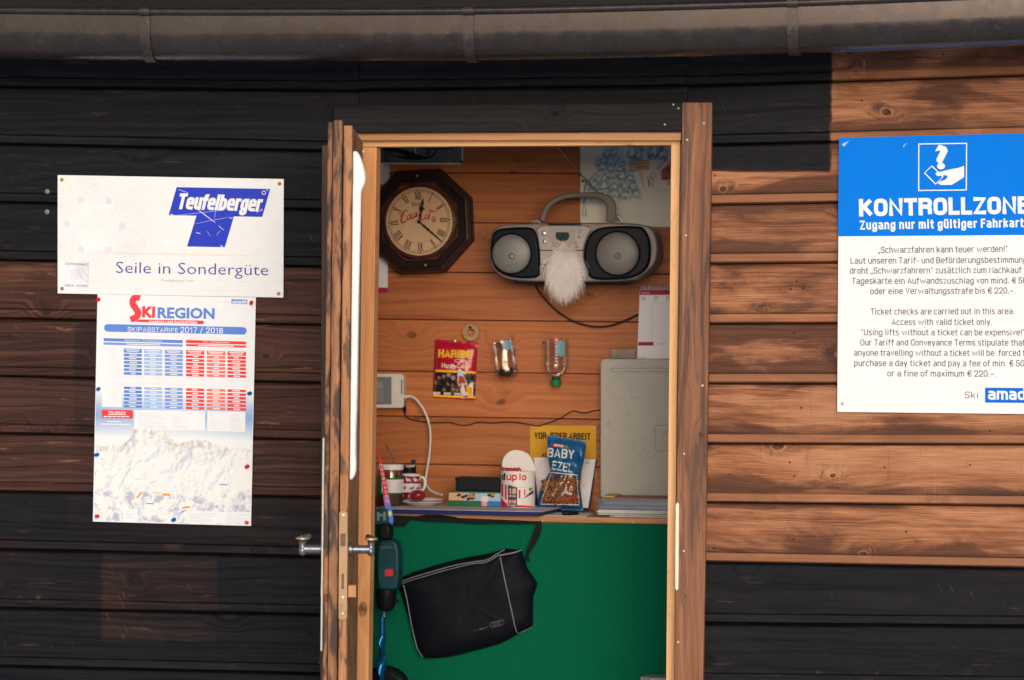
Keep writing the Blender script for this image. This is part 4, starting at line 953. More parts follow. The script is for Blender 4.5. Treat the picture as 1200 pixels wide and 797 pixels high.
# ---- black-white photo print and papers on the wall
zq = zc(440, 165, 10.91)
ph = thing('photo_print', 'black and white photo print with a white margin, above the octagonal clock', 'photo')
MB().prism([(405, 120), (542.3, 120), (542.5, 192.6), (405, 192.2)], YW-0.0015, 0.001).build('sheet', M_PAPER, ph)
s = NT('photo_grey'); p_ = s.pos(); n_ = s.noise(p_, 90, 6, .7); n2_ = s.noise(p_, 9, 3)
s.l(s.mix(s.map(s.math('ADD', s.math('MULTIPLY', n_, .6), s.math('MULTIPLY', n2_, .5)), .3, .8), (0.05, 0.05, 0.055), (0.20, 0.195, 0.20)), s.b.inputs['Base Color']); s.b.inputs['Roughness'].default_value = .35
MB().poly([(406, 122), (541, 122), (541.2, 191.2), (406, 190.8)], YW-0.0022).build('picture', s.m, ph)
mb = MB(); D_ = YW-0.0028
mb.poly(tr([(92, 100), (130, 92), (270, 96), (430, 132), (520, 168), (640, 205), (690, 195), (740, 165), (775, 125), (785, 92), (800, 92), (782, 150), (740, 195), (690, 225), (640, 240), (560, 246), (420, 240), (330, 225), (240, 200), (330, 195), (400, 210), (330, 165), (200, 135), (100, 128)], zq), D_)
mb.strip(tr([(688, 95), (660, 190)], zq), 1.8, D_-.0003); mb.strip(tr([(580, 95), (700, 108), (900, 100), (990, 90)], zq), 1.4, D_-.0003); mb.strip(tr([(105, 165), (200, 190), (300, 205)], zq), .7, D_-.0003); mb.strip(tr([(118, 190), (132, 270)], zq), 1.2, D_-.0003)
mb.build('shadow_shape', ink('photo_black', (22, 26, 30)), ph)
mb = MB(); mb.strip(tr([(505, 90), (518, 158)], zq), .9, D_-.0006); mb.disc(*zq(518, 158), 1.0, .8, D_-.0006, 10); mb.build('highlight', M_PAPER, ph)
pin(*zq(1103, 272), M_PG, 'dark green push pin at the lower corner of the black and white photo', Y=YW-0.0015, group='push pins on the inner wall')
tag(MB().prism([(400, 188), (456.6, 193.8), (456.4, 216), (400, 216)], YW-0.0006, 0.0005).build('paper_sheet', mat('lilac_paper', (0.62, 0.58, 0.62), .6), None), 'pale paper sheet showing above the left corner of the octagonal clock', 'paper')
lw = thing('wall_leaflet', 'pale leaflet with a magenta bottom strip, below the left side of the clock', 'leaflet')
MB().prism([(410, 296), (454.3, 303), (454.3, 337), (410, 337)], YW-0.0012, 0.001).build('sheet', mat('lilac_paper', (0.62, 0.58, 0.62), .6), lw)
MB().prism([(410, 337.2), (454.3, 337.2), (454.3, 343), (410, 343)], YW-0.0014, 0.001).build('bottom_strip', ink('magenta_strip', (150, 24, 66)), lw)

# ---- octagonal clock
zk = zc(430, 160, 4.686)
M_CLK = mat('clock_walnut', (0.030, 0.011, 0.009), 0.42, spec=.14, var=.3, nscale=60, bump=0.1); M_CLK2 = mat('clock_carved', (0.013, 0.0065, 0.007), 0.6, spec=.1, var=.4, nscale=160, bump=.9)
ck = thing('wall_clock', 'octagonal dark wood wall clock with Roman numerals and red script on a cream dial', 'clock')
CC = P(*zk(286, 466), YW-0.06); K = PX(YW-0.06); TI = rad(3.2)
def oct_(R_, y, n=8): return [Vector((CC.x+R_*math.cos(TI+rad(22.5)+2*math.pi*i/n), y, CC.z+R_*math.sin(TI+rad(22.5)+2*math.pi*i/n))) for i in range(n)]
ap = 1/math.cos(rad(22.5))
def octring(mb, rings):
    o = len(mb.v); vs = []
    for R_, dy in rings: vs += oct_(R_*ap*K, CC.y+dy)
    n = len(rings); mb.add(vs, [(i*8+k, i*8+(k+1) % 8, (i+1)*8+(k+1) % 8, (i+1)*8+k) for i in range(n-1) for k in range(8)])
mb = MB(); octring(mb, [(60.5, 0.06), (60.5, 0.016), (59.6, 0.010), (58, 0.010), (57, 0.007), (54.5, 0.005), (53.5, 0.0075)]); mb.build('frame', M_CLK, ck)
mb = MB(); octring(mb, [(53.6, 0.0075), (52.8, 0.0055), (46.3, 0.0055), (45.6, 0.0075)]); mb.build('carved_band', M_CLK2, ck)
mb = MB(); octring(mb, [(45.7, 0.0072), (45, 0.004), (43.6, 0.004)])
N8 = 48; rb = [(43.8, 0.004), (43.2, 0.001), (41.2, -0.001), (40.0, 0.002), (39.6, 0.008)]
mb.lathe(CC, [(r_*K, -dy) for r_, dy in rb], axis=(0, -1, 0), n=N8)
mb.f = [f for f in mb.f if len(f) == 4]
# panel between the octagon and the round bezel
po_ = oct_(43.6*ap*K, CC.y+0.004); ci = [Vector((CC.x+43.8*K*math.cos(2*math.pi*i/N8), CC.y+0.004, CC.z+43.8*K*math.sin(2*math.pi*i/N8))) for i in range(N8)]
mb.build('bezel', mat('clock_bezel', (0.060, 0.022, 0.016), 0.3, var=.25, nscale=40), ck, smooth=35)
dial = MB().shell(CC, [(39.7*K, -0.0085), (1e-5, -0.0085)], axis=(0, -1, 0), n=48).build('dial', mat('dial_cream', (0.58, 0.37, 0.225), .5, var=.05), ck)
yd = CC.y+0.0080
RK = lambda x, y: (x, y)
cpx = zk(286, 466)
def pol(r_, a): a = rad(a)-TI; return (cpx[0]+r_*math.sin(a)*0.955, cpx[1]-r_*math.cos(a))
M_DK = ink('dial_black', (26, 18, 18))
mb = MB(); mb.strip([pol(37.6, a) for a in range(0, 360, 6)], .35, yd, closed=True); mb.strip([pol(35.6, a) for a in range(0, 360, 6)], .35, yd, closed=True)
for k in range(60): mb.strip([pol(35.6, k*6), pol(37.6, k*6)], .5 if k % 5 else 1.5, yd-.0001)
def roman(txt, ang):
    w_ = {'I': 1.9, 'V': 4.2, 'X': 4.2}; tot = sum(w_[c] for c in txt); x = -tot/2
    r0, r1 = 26.0, 34.2
    def q(lx, t): # local x (clockwise), t 0 outer top .. 1 inner foot
        r_ = r1+(r0-r1)*t; b = pol(r_, ang); a = rad(ang)-TI; return (b[0]+lx*math.cos(a)*0.955, b[1]+lx*math.sin(a))
    for c in txt:
        m_ = x+w_[c]/2
        if c == 'I': mb.strip([q(m_, 0), q(m_, 1)], 1.0, yd)
        if c == 'V': mb.strip([q(m_-1.5, 0), q(m_, 1)], 1.15, yd); mb.strip([q(m_+1.5, 0), q(m_, 1)], .55, yd-.0001)
        if c == 'X': mb.strip([q(m_-1.5, 0), q(m_+1.5, 1)], 1.15, yd); mb.strip([q(m_+1.5, 0), q(m_-1.5, 1)], .55, yd-.0001)
        x += w_[c]
    for t in (0, 1): mb.strip([q(-tot/2, t), q(tot/2, t)], .45, yd-.0002)
for i, t in enumerate(('XII', 'I', 'II', 'III', 'IIII', 'V', 'VI', 'VII', 'VIII', 'IX', 'X', 'XI')): roman(t, i*30)
mb.text('Drink', zk(249, 383), zk(316, 379), 20/4.686, yd, bold=.01)
sc_ = [zk(x, y) for x, y in ((255, 577), (272, 582), (290, 584), (308, 582), (325, 577), (340, 570))]
for i in range(0, 5): mb.strip([sc_[i], ((sc_[i][0]*.4+sc_[i+1][0]*.6), (sc_[i][1]*.4+sc_[i+1][1]*.6))], .4, yd)
mb.build('numerals', M_DK, dial)
# red script, brush strokes
mb = MB()
def brush(pts, w0, w1, n=6):
    q = smoothpath(pts, n); m_ = len(q); mb.strip(tr(q, zk), [(w0+(w1-w0)*math.sin(math.pi*i/(m_-1)))/4.686 for i in range(m_)], yd-.0002-brush.k*2e-5); brush.k += 1
brush.k = 0
brush([(224, 412), (212, 405), (196, 425), (188, 460), (196, 474), (212, 466), (222, 452)], 3, 10)
brush([(206, 425), (188, 415), (182, 432), (196, 440), (208, 426)], 2, 4)
brush([(232, 428), (222, 440), (224, 454), (234, 452), (240, 436), (232, 426), (228, 432)], 3, 6)
brush([(254, 424), (243, 430), (242, 446), (250, 450), (257, 442)], 3, 6)
brush([(272, 416), (260, 424), (260, 440), (268, 440), (274, 418), (274, 436), (280, 434)], 3, 6)
brush([(244, 456), (262, 444), (290, 434), (306, 440)], 2, 6)
brush([(322, 402), (308, 396), (298, 420), (296, 448), (304, 458), (318, 448)], 3, 9)
brush([(328, 428), (320, 438), (322, 452), (332, 450), (336, 436), (328, 426)], 3, 6)
brush([(356, 402), (346, 420), (340, 452), (346, 456)], 3, 6); brush([(338, 396), (350, 408), (368, 412), (384, 408)], 2, 6)
brush([(374, 440), (362, 442), (358, 458), (366, 466), (376, 448), (374, 464), (382, 468)], 3, 6)
mb.build('script_lettering', ink('dial_red', (168, 36, 44)), dial)
mb = MB(); YH = yd-.004
def hand(pts, ws, y, th=.0012):
    n = len(pts); L_ = []; Rr = []
    for i, (x, y_) in enumerate(pts):
        a = pts[max(i-1, 0)]; b = pts[min(i+1, n-1)]; tx_, ty_ = b[0]-a[0], b[1]-a[1]; l_ = math.hypot(tx_, ty_)
        L_.append((x-ty_/l_*ws[i]/2, y_+tx_/l_*ws[i]/2)); Rr.append((x+ty_/l_*ws[i]/2, y_-tx_/l_*ws[i]/2))
    mb.prism(tr(L_+Rr[::-1], zk), y, th)
def along(p, q, ts): return [(p[0]+(q[0]-p[0])*t, p[1]+(q[1]-p[1])*t) for t in ts]
hand(along((286, 468), (309, 338), (0, .22, .30, .42, .5, .58, .66, .74, .8, 1)), [9, 7, 12, 8, 26, 30, 14, 10, 16, 2], YH)
hand(along((286, 468), (416, 580), (0, .15, .22, .30, .38, .46, .54, .62, .8, 1)), [10, 8, 15, 8, 15, 7, 13, 7, 8, 1.5], YH-.0016)
mb.lathe(P(*zk(286, 468), YH-.001), [(0.0055, 0), (0.0055, .0022), (1e-5, .003)], axis=(0, -1, 0), n=16)
mb.build('hands', mat('hand_black', (0.012, 0.010, 0.010), .35), dial)
for q in ((276, 216), (322, 706)): c = zk(*q); MB().ball(P(c[0], c[1], CC.y+.0055), .0035, .003, .0035, n=10).build('stud', mat('stud_brass', (0.55, 0.36, 0.22), .3, .7), ck, smooth=60)

# ---- winter drawing on the wall
zw = zc(675, 165, 7.592); YD = YW-0.0015
dr_ = thing('winter_drawing', 'large watercolour of blue snowy fir trees and a wooden signpost, pinned behind the stereo', 'drawing')
MB().prism([(680, 150), (800, 150), (800, 266.2), (680, 264.6)], YD, 0.001).build('sheet', mat('drawing_paper', (0.68, 0.67, 0.65), .6, var=.06, nscale=14), dr_)
y2_, y3_ = YD-.0010, YD-.0014
def watercolour():
    R = random.Random(12); B = []
    rowsB = [(330, 60, 1, 50), (318, 105, 2, 74), (330, 175, 3, 86), (345, 250, 4, 92), (335, 320, 5, 92), (345, 400, 5, 100), (350, 470, 5, 105)]
    for cx, cy, nb, w_ in rowsB:
        for k in range(nb):
            x = cx+(k-(nb-1)/2)*w_*0.86+R.uniform(-14, 14); B.append((x, cy+R.uniform(-16, 16), w_*R.uniform(.62, .85), 46*R.uniform(.85, 1.25), R.uniform(-.35, .35)+(x-cx)*.0022, R.random()*9))
    for cx, cy, w_, h_ in ((505, 100, 70, 110), (560, 120, 50, 80), (690, 95, 80, 105), (770, 120, 60, 80), (210, 200, 60, 50), (140, 370, 60, 60)): B.append((cx, cy, w_, h_, 0, R.random()*9))
    B.sort(key=lambda b: b[1]); NX, NY = 150, 140; vs, cols = [], []
    F = lambda x, y, s_, q: mnoise.fractal(Vector((x*s_, y*s_, q)), 1.0, 2.0, 4)
    for j in range(NY+1):
        for i in range(NX+1):
            px_ = 681+(790-681)*i/NX; py_ = 166+(263.5-166)*j/NY; vs.append(P(px_, py_, YD-.0005)); x, y = (px_-675)*7.592, (py_-165)*7.592
            xw, yw = x+14*F(x, y, .018, 3), y+12*F(x, y, .018, 8)
            sky_ = max(0, min(1, (210-y)/190))*max(0, min(1, (330-abs(x-500))/160)); blue = 0.30*sky_*max(0, .5+1.2*F(x, y, .012, 1)); dark = 0.0
            for (bx, by, bw, bh, tl, sd) in B:
                lx, ly = (xw-bx)/(bw*.5), (yw-by-tl*(xw-bx))/bh
                if abs(lx) > 1.7 or ly < -1.1 or ly > 1.3: continue
                edge = .34+.15*math.cos(lx*5.2+sd)-.30*max(0, abs(lx)-.5)**2*2; side = (abs(lx)-(.28+.80*min(1, max(0, (ly+.62)/.95))))
                d = max(ly-edge, side*.6, -.62-ly)
                if d < 0:
                    t = min(1, -d/.34); blue = blue*.10+.22*(1-t)+.30*max(0, -ly-.05); dark *= .05
                    if d > -.045: dark = max(dark, .55)
                else:
                    k = math.exp(-d/.42)*(1 if ly > edge-.05 else .6); blue = max(blue, .95*k); dark = max(dark, .62*math.exp(-d/.055)*(1 if ly > edge-.05 else .5))
            if y > 470: blue *= max(0, 1-(y-470)/110); dark *= max(0, 1-(y-470)/70)
            if x > 600 and y > 170: blue *= .12; dark *= .12
            blue += .32*math.exp(-((y-555)/16)**2)*max(0, min(1, (330-x)/120)); blue += .30*math.exp(-((y-440-8*math.sin(x*.05))/9)**2)*(1 if x > 560 else 0)*max(0, .4+F(x, y, .03, 5))
            blue = min(1, max(0, 1.35*blue*(1+.55*F(x, y, .03, 4)))); dark = min(.9, 1.35*dark*max(0, 1+.9*F(x, y, .025, 6)))
            c = [.68*(1-blue)+.035*blue, .67*(1-blue)+.25*blue, .65*(1-blue)+.46*blue]; c = [a*(1-dark)+b*dark for a, b in zip(c, (.010, .085, .19))]; g = 1+.05*F(x, y, .008, 11); cols.append([q*g for q in c])
    s = NT('watercolour_print'); a = s.n('ShaderNodeAttribute'); a.attribute_name = 'print'; s.l(a.outputs['Color'], s.b.inputs['Base Color']); s.b.inputs['Roughness'].default_value = 0.65
    o = MB().add(vs, [(j*(NX+1)+i, j*(NX+1)+i+1, (j+1)*(NX+1)+i+1, (j+1)*(NX+1)+i) for j in range(NY) for i in range(NX)]).build('watercolour', s.m, dr_)
    o.data.color_attributes.new('print', 'FLOAT_COLOR', 'POINT').data.foreach_set('color', [q for c in cols for q in (*c, 1.0)])
watercolour(); ln_ = MB()
ln_.text('70', zw(402, 532), zw(446, 530), 28/7.59, y3_-.0002); ln_.build('ink_line', ink('ink_blue', (24, 92, 140)), dr_)
mb = MB(); mb.poly(tr([(470, 190), (652, 168), (648, 252), (496, 270)], zw), y3_-.0005); mb.strip(tr([(570, 268), (602, 415)], zw), 1.8, y3_-.0005); mb.build('signpost', ink('sign_tan', (196, 168, 142)), dr_)
mb = MB(); mb.strip(tr([(470, 190), (652, 168), (648, 252), (496, 270)], zw), .5, y3_-.0008, closed=True); mb.text('Märchen-', zw(482, 222), zw(606, 206), 26/7.59, y3_-.0008); mb.text('Abfahrt', zw(536, 250), zw(638, 236), 26/7.59, y3_-.0008)
for (x, y) in ((590, 75), (760, 75), (820, 260), (806, 330)):
    for k in range(3): mb.strip(tr([(x-14, y-20+k*18), (x+14, y-18+k*18)], zw), .5, y3_-.0007); mb.strip(tr([(x-12+k*12, y-24), (x-12+k*12, y+22)], zw), .4, y3_-.0007)
mb.build('signpost_lettering', ink('ink_brown', (70, 44, 44)), dr_, label='dark ink lettering and window lines')
mb = MB()
for cx, cy, r_ in ((684, 312, 22), (650, 330, 14), (760, 205, 12), (795, 172, 12), (734, 240, 12), (590, 72, 18), (757, 62, 18)): mb.strip(tr(arc(cx, cy, r_, n=14), zw), .7, y3_-.0009); 
mb.strip(tr([(684, 330), (683, 420)], zw), .9, y3_-.0009); mb.strip(tr([(648, 340), (650, 410)], zw), 1.8, y3_-.0010); mb.strip(tr([(726, 262), (850, 110)], zw), .6, y3_-.001); mb.strip(tr([(745, 295), (850, 170)], zw), .6, y3_-.001); mb.strip(tr([(826, 340), (824, 400)], zw), 1.4, y3_-.001)
mb.poly(tr([(760, 260), (850, 190), (850, 340), (760, 350)], zw), y3_-.0003)
mb.build('house_drawing', ink('ink_rose', (176, 104, 104)), dr_)
# hanging black cord with a clear clip
zb = zc(560, 170, 3.467)
hc = thing('hanging_cord', 'thin black cord with a small clear plug, hanging over the handle of the stereo', 'cord')
MB().tube([P(x, y, YW-0.012-0.0*i) for i, (x, y) in enumerate(smoothpath([zb(408, 100), zb(412, 122), zb(430, 128), zb(438, 150), zb(432, 185), zb(434, 215), zb(430, 236)], 6))], 0.0013, n=6).build('cord', mat('cable_black', (0.010, 0.010, 0.011), .45), hc, smooth=60)
c0 = P(*zb(432, 288), YW-0.016); MB().lathe(c0, [(0.0045, 0), (0.006, .004), (0.0055, .016), (0.0035, .026), (0.0028, .034), (0.001, .036)], n=12).build('plug', mat('clear_white', (0.62, 0.62, 0.62), .2, coat=.4), hc, smooth=50)
MB().ball(P(*zb(426, 146), YW-.012), .0045, .004, .0035, n=10).build('bead', mat('bead_brown', (0.12, .06, .03), .4), hc, smooth=60)

# ---- stereo
M_SIL = mat('stereo_silver', (0.185, 0.158, 0.154), .42, .25, var=.06, nscale=120); M_BLK = mat('stereo_black', (0.003, 0.0055, 0.011), .32, var=.2, spec=.09); M_GRI = mat('speaker_grille', (0.165, 0.158, 0.154), .36, .15, var=.10, nscale=700, bump=.5, spec=.2)
st = thing('portable_stereo', 'silver and black portable CD stereo with two round speakers, a handle and a raised antenna', 'stereo')
YF = YB-0.17
sh = PX(YF)/PX(YB-.12)
def rr_(x0, y0, x1, y1, r_, n=6):
    out = []
    for cx, cy, a in ((x1-r_, y0+r_, -90), (x1-r_, y1-r_, 0), (x0+r_, y1-r_, 90), (x0+r_, y0+r_, 180)): out += arc(cx, cy, r_, a, a+90, n)
    return out
# shell: silver body outline
MB().prism(tr(smoothpath([(60, 352), (90, 328), (160, 320), (330, 316), (520, 316), (640, 320), (705, 338), (728, 395), (728, 450), (712, 490), (660, 535), (600, 552), (400, 556), (180, 552), (100, 535), (56, 490), (48, 430)], 4)+[], zb), YF+0.012, 0.125).build('body', M_SIL, st, bevel=0.010, seg=3, smooth=50)
MB().prism(tr(rr_(145, 520, 628, 562, 14), zb), YF+0.018, 0.11).build('base', M_BLK, st, bevel=.003)
pods = (([(50, 430), (56, 370), (80, 343), (130, 335), (205, 334), (232, 350), (246, 410), (250, 480), (244, 535), (170, 541), (110, 530), (66, 496)], (137, 442), 78, 80),
        ([(430, 425), (446, 375), (478, 342), (540, 330), (630, 329), (672, 338), (698, 385), (702, 445), (690, 495), (650, 530), (590, 545), (470, 545), (440, 510), (430, 470)], (568, 441), 86, 88))
for pts, c, rx, ry in pods:
    pod = MB().prism(tr(smoothpath(pts+[pts[0]], 4)[:-1], zb), YF, 0.03).build('speaker_pod', M_BLK, st, bevel=0.007, seg=3, smooth=50)
    cp = zb(*c); cw = P(cp[0], cp[1], YF-.001); kk = PX(YF)/3.467
    sp_ = MB(); sp_.lathe(cw, [(rx*kk*1.07, -.004), (rx*kk*1.07, .003), (rx*kk*1.02, .0055), (rx*kk*.99, .003)], axis=(0, -1, 0), n=40); sp_.f = [f for f in sp_.f if len(f) == 4]; sp_.build('speaker_rim', M_BLK, pod, smooth=50)
    g_ = MB(); g_.lathe(cw, [(rx*kk*1.0, .002)]+[(rx*kk*math.cos(rad(t)), .002+.012*math.sin(rad(t))) for t in range(8, 91, 8)], axis=(0, -1, 0), n=40); g_.build('speaker', M_GRI, pod, smooth=60); c_ = P(*zb(c[0]+3, c[1]+10), YF-.001); MB().lathe(c_, [(15*kk, .0105), (13*kk, .0150), (8*kk, .0180), (1e-5, .0192)], axis=(0, -1, 0), n=24).build('glint_dome', mat('glint_grey', (.30, .29, .28), .16, .4, spec=.5), pod, smooth=60)  # last piece: pale glossy dome added for the bright reflection at the speaker's centre
# middle panel
MB().prism(tr([(238, 340), (262, 326), (440, 326), (462, 340), (440, 380), (428, 425), (428, 486), (252, 486), (250, 420)], zb), YF+.002, .02).build('front_panel', mat('panel_silver', (0.27, 0.240, 0.235), .38, .3, var=.05), st, bevel=.003)
MB().box(*zb(252, 426), *zb(428, 430), YF+.0012, .003).build('panel_seam', M_BLK, st)
MB().prism(tr(smoothpath([(290, 348), (300, 340), (386, 340), (392, 350), (388, 395), (368, 418), (340, 420), (316, 416), (296, 392), (290, 348)], 4)[:-1], zb), YF-.001, .006).build('display_surround', mat('panel_silver2', (0.24, 0.215, 0.215), .34, .3), st, bevel=.002)
MB().prism(tr([(316, 358), (322, 354), (366, 354), (371, 358), (371, 376), (362, 388), (348, 391), (336, 390), (322, 384), (316, 374)], zb), YF-.002, .003).build('display', mat('display_green', (0.008, 0.036, 0.033), .25, spec=.1), st)
for x, y, r_ in ((268, 359, 11), (271, 392, 9), (414, 351, 6), (412, 374, 6), (399, 397, 5), (404, 412, 5)):
    c = zb(x, y); MB().lathe(P(c[0], c[1], YF+.002), [(r_*PX(YF)/3.467, 0), (r_*PX(YF)/3.467, .003), (r_*.7*PX(YF)/3.467, .0045), (1e-5, .005)], axis=(0, -1, 0), n=14).build('button', mat('button_silver', (0.6, 0.57, 0.56), .25, .6), st, smooth=50)
MB().prism(tr([(285, 319), (420, 318), (420, 325), (286, 326)], zb), YF+.008, .02).build('disc_lid', M_BLK, st)
MB().prism(tr(smoothpath([(215, 316), (222, 305), (240, 303), (255, 310), (258, 318)], 3), zb), YF+.04, .05).build('volume_knob', M_SIL, st, bevel=.003)
# handle: arch swept as a flat bar
hp = smoothpath([(262, 306), (272, 272), (292, 240), (326, 214), (370, 201), (430, 199), (482, 200), (524, 212), (548, 238), (556, 262)], 5)
def barsweep(pts, w_, y0, y1):
    mb_ = MB(); n = len(pts); vs = []
    for i, (x, y) in enumerate(pts):
        a = pts[max(i-1, 0)]; b = pts[min(i+1, n-1)]; l_ = math.hypot(b[0]-a[0], b[1]-a[1]); nx, ny = -(b[1]-a[1])/l_, (b[0]-a[0])/l_; ww = w_(i/(n-1)) if callable(w_) else w_
        for s_, yy in ((1, y0), (1, y1), (-1, y1), (-1, y0)): q = zb(x+nx*ww/2*s_, y+ny*ww/2*s_); vs.append(P(q[0], q[1], yy))
    mb_.add(vs, [(i*4+k, i*4+(k+1) % 4, (i+1)*4+(k+1) % 4, (i+1)*4+k) for i in range(n-1) for k in range(4)]+[(0, 1, 2, 3), tuple((n-1)*4+k for k in (3, 2, 1, 0))]); return mb_
hp2 = [(262, 310), (270, 276), (290, 244), (322, 220), (366, 206), (430, 203), (480, 204), (516, 214), (538, 236), (543, 268), (538, 312)]
M_HND = mat('handle_grey', (0.135, 0.118, 0.114), .44, .15, var=.08)
barsweep(smoothpath(hp2, 5), lambda t: 22 if t < .15 else (22+16*min(1, max(0, (t-.62)/.2))), YF+.035, YF+.085).build('carry_handle', M_HND, st, bevel=.004, seg=3, smooth=50)
an = MB(); pa, pb = P(*zb(318, 4), YF+.095), P(*zb(588, 309), YF+.095); an.tube([pa, pa+(pb-pa)*.35, pa+(pb-pa)*.36, pa+(pb-pa)*.68, pa+(pb-pa)*.69, pb], [.0016, .0016, .0022, .0022, .0028, .0028], n=8)
an.build('antenna', mat('antenna_chrome', (0.62, .6, .58), .22, .95), st, smooth=50)
# shelf bracket that carries it, hidden behind the base
MB().prism(tr([(180, 560), (600, 560), (600, 566), (180, 566)], zb), YF+.06, .11-.001).build('support', M_CLK, st)
tag(MB().tube(ppath([zb(*q) for q in ((228, 556), (246, 592), (290, 645), (340, 688), (400, 720), (470, 737), (540, 733), (600, 712), (660, 684))], YW-.012), 0.0026, n=8).build('power_cable', mat('cable_black', (0.010, 0.010, 0.011), .45), smooth=60), 'black power cable sagging from under the stereo to the calendar', 'cable')
# white fur tuft
R = random.Random(21); mb = MB(); fc = P(662, 297, YF-.006); kk = PX(YF)
for i in range(5200):
    a = R.uniform(0, 2*math.pi); rr = math.sqrt(R.random()); u, v = rr*math.cos(a), rr*math.sin(a)*1.0
    root = Vector((fc.x+u*12*kk, fc.y-0.012*(1-rr*rr), fc.z-10*kk+v*17*kk))
    dirx = u*0.42+R.gauss(0, .22); dirz = -0.9+max(0, v)*1.15+R.gauss(0, .18)
    if rr > .75 and R.random() < .35: dirx += R.uniform(-.6, .6)
    dy = -0.30*(1-rr)-R.uniform(0, .35); L_ = (R.uniform(14, 30)*(1+.28*(1-abs(u))) if dirz < -.3 else R.uniform(7, 13))*kk
    d1 = Vector((dirx, dy, dirz)).normalized(); g_ = Vector((-u*.5+R.gauss(0, .12), .35, -1.0)).normalized()
    pts = []; p = root.copy()
    for k in range(5):
        pts.append(p.copy()); t = k/4; p = p+(d1*(1-t*.75)+g_*t*.75).normalized()*(L_/4)
    s_ = Vector((R.gauss(0, 1), R.gauss(0, .4), R.gauss(0, .3))).normalized(); w0 = R.uniform(.00042, .00075)
    vs = []
    for k, p in enumerate(pts): ww = w0*(1-.8*k/4); vs += [p-s_*ww, p+s_*ww]
    mb.add(vs, [(2*k, 2*k+1, 2*k+3, 2*k+2) for k in range(4)])
fur = mb.build('fur_tuft', mat('white_fur', (0.86, 0.80, 0.78), .75, var=.06), recalc=False)
tag(fur, 'shaggy white fur tuft stuck like a beard on the front of the stereo', 'fur tuft')

# ---- calendar
zl = zc(690, 320, 2.844); YL_ = YW-0.018
cal = thing('calendar', 'white spiral calendar with a dark red header strip, standing on the grey case', 'calendar')
MB().prism(tr([(170, 54), (330, 54), (330, 287), (161, 287)], zl), YL_, .004).build('pages', mat('calendar_paper', (0.74, 0.70, 0.73), .6, var=.03), cal)
MB().poly(tr([(171, 55), (330, 55), (330, 73), (170, 73)], zl), YL_-.0006).build('header', ink('calendar_red', (150, 22, 62)), cal)
MB().poly(tr([(165, 230), (216, 230), (216, 242), (164, 242)], zl), YL_-.0006).build('footer_mark', ink('calendar_red', (150, 22, 62)), cal)
mb = MB(); mb.text('26', zl(173, 90), zl(189, 90), 13/2.844, YL_-.0006); mb.text('27', zl(216, 90), zl(232, 90), 13/2.844, YL_-.0006); mb.text('28', zl(257, 90), zl(273, 90), 13/2.844, YL_-.0006); mb.build('lettering', ink('cal_grey', (104, 96, 108)), cal)
mb = MB()
for x in (210, 251, 293):
    for k in range(17): mb.strip(tr([(x, 98+k*8), (x-.3, 103+k*8)], zl), .4, YL_-.0006)
for k in range(15): mb.strip(tr([(168-k*.25, 102+k*9), (330, 102+k*9)], zl), .18, YL_-.0007)
for x in (174, 217, 258): mb.strip(tr([(x, 96), (x+14, 96)], zl), .6, YL_-.0008)
mb.strip(tr([(222, 236), (262, 236)], zl), .7, YL_-.0008); mb.strip(tr([(166, 281), (190, 281)], zl), .8, YL_-.0008)
mb.build('ruled_lines', ink('cal_pale', (176, 166, 178)), cal)
mb = MB(); mb.text('jänner', zl(176, 69), zl(204, 69), 8/2.844, YL_-.001); mb.build('lettering', ink('cal_pink', (236, 190, 205)), cal, label='small pale month name')
mb = MB(); x = 176
while x < 332:
    c = zl(x, 48); q = P(c[0], c[1], YL_); mb.tube([q+Vector((0, .006*math.cos(t)+.002, .0075*math.sin(t)-.001)) for t in [2*math.pi*k/10 for k in range(10)]], .0008, n=5, closed=True); x += 7.6
mb.build('spiral_binding', mat('wire_white', (0.7, .68, .68), .3, .4), cal, smooth=60)
# small clear box on top of the case
zx = zc(400, 266, 2.995)
cb = thing('clear_box', 'small clear plastic box with a green corner on top of the grey case', 'box')
M_CLR = None
def clear(name, tint, gloss=.14):
    s = NT(name); s.t.nodes.remove(s.b); t = s.n('ShaderNodeBsdfTransparent'); t.inputs[0].default_value = (*tint, 1); g_ = s.n('ShaderNodeBsdfGlossy'); g_.inputs['Roughness'].default_value = .08
    fr_ = s.n('ShaderNodeFresnel'); fr_.inputs[0].default_value = 1.45; mx = s.n('ShaderNodeMixShader'); s.l(s.math('MULTIPLY_ADD', fr_.outputs[0], .42, gloss, clamp=True), mx.inputs[0]); s.l(t.outputs[0], mx.inputs[1]); s.l(g_.outputs[0], mx.inputs[2]); s.l(mx.outputs[0], s.out.inputs[0]); return s.m
M_CLR = clear('clear_plastic', (0.86, 0.84, 0.84)); M_CLRB = clear('box_plastic', (0.62, 0.58, 0.57), .10)
MB().box(*zx(944, 428), *zx(1034, 462), YW-.05, .045).build('box_shell', M_CLRB, cb, bevel=.001)
MB().box(*zx(948, 450), *zx(972, 461), YW-.047, .01).build('green_corner', M_PG, cb); MB().box(*zx(974, 437), *zx(1028, 460), YW-.03, .02).build('contents', mat('box_contents', (0.20, .11, .09), .5), cb)
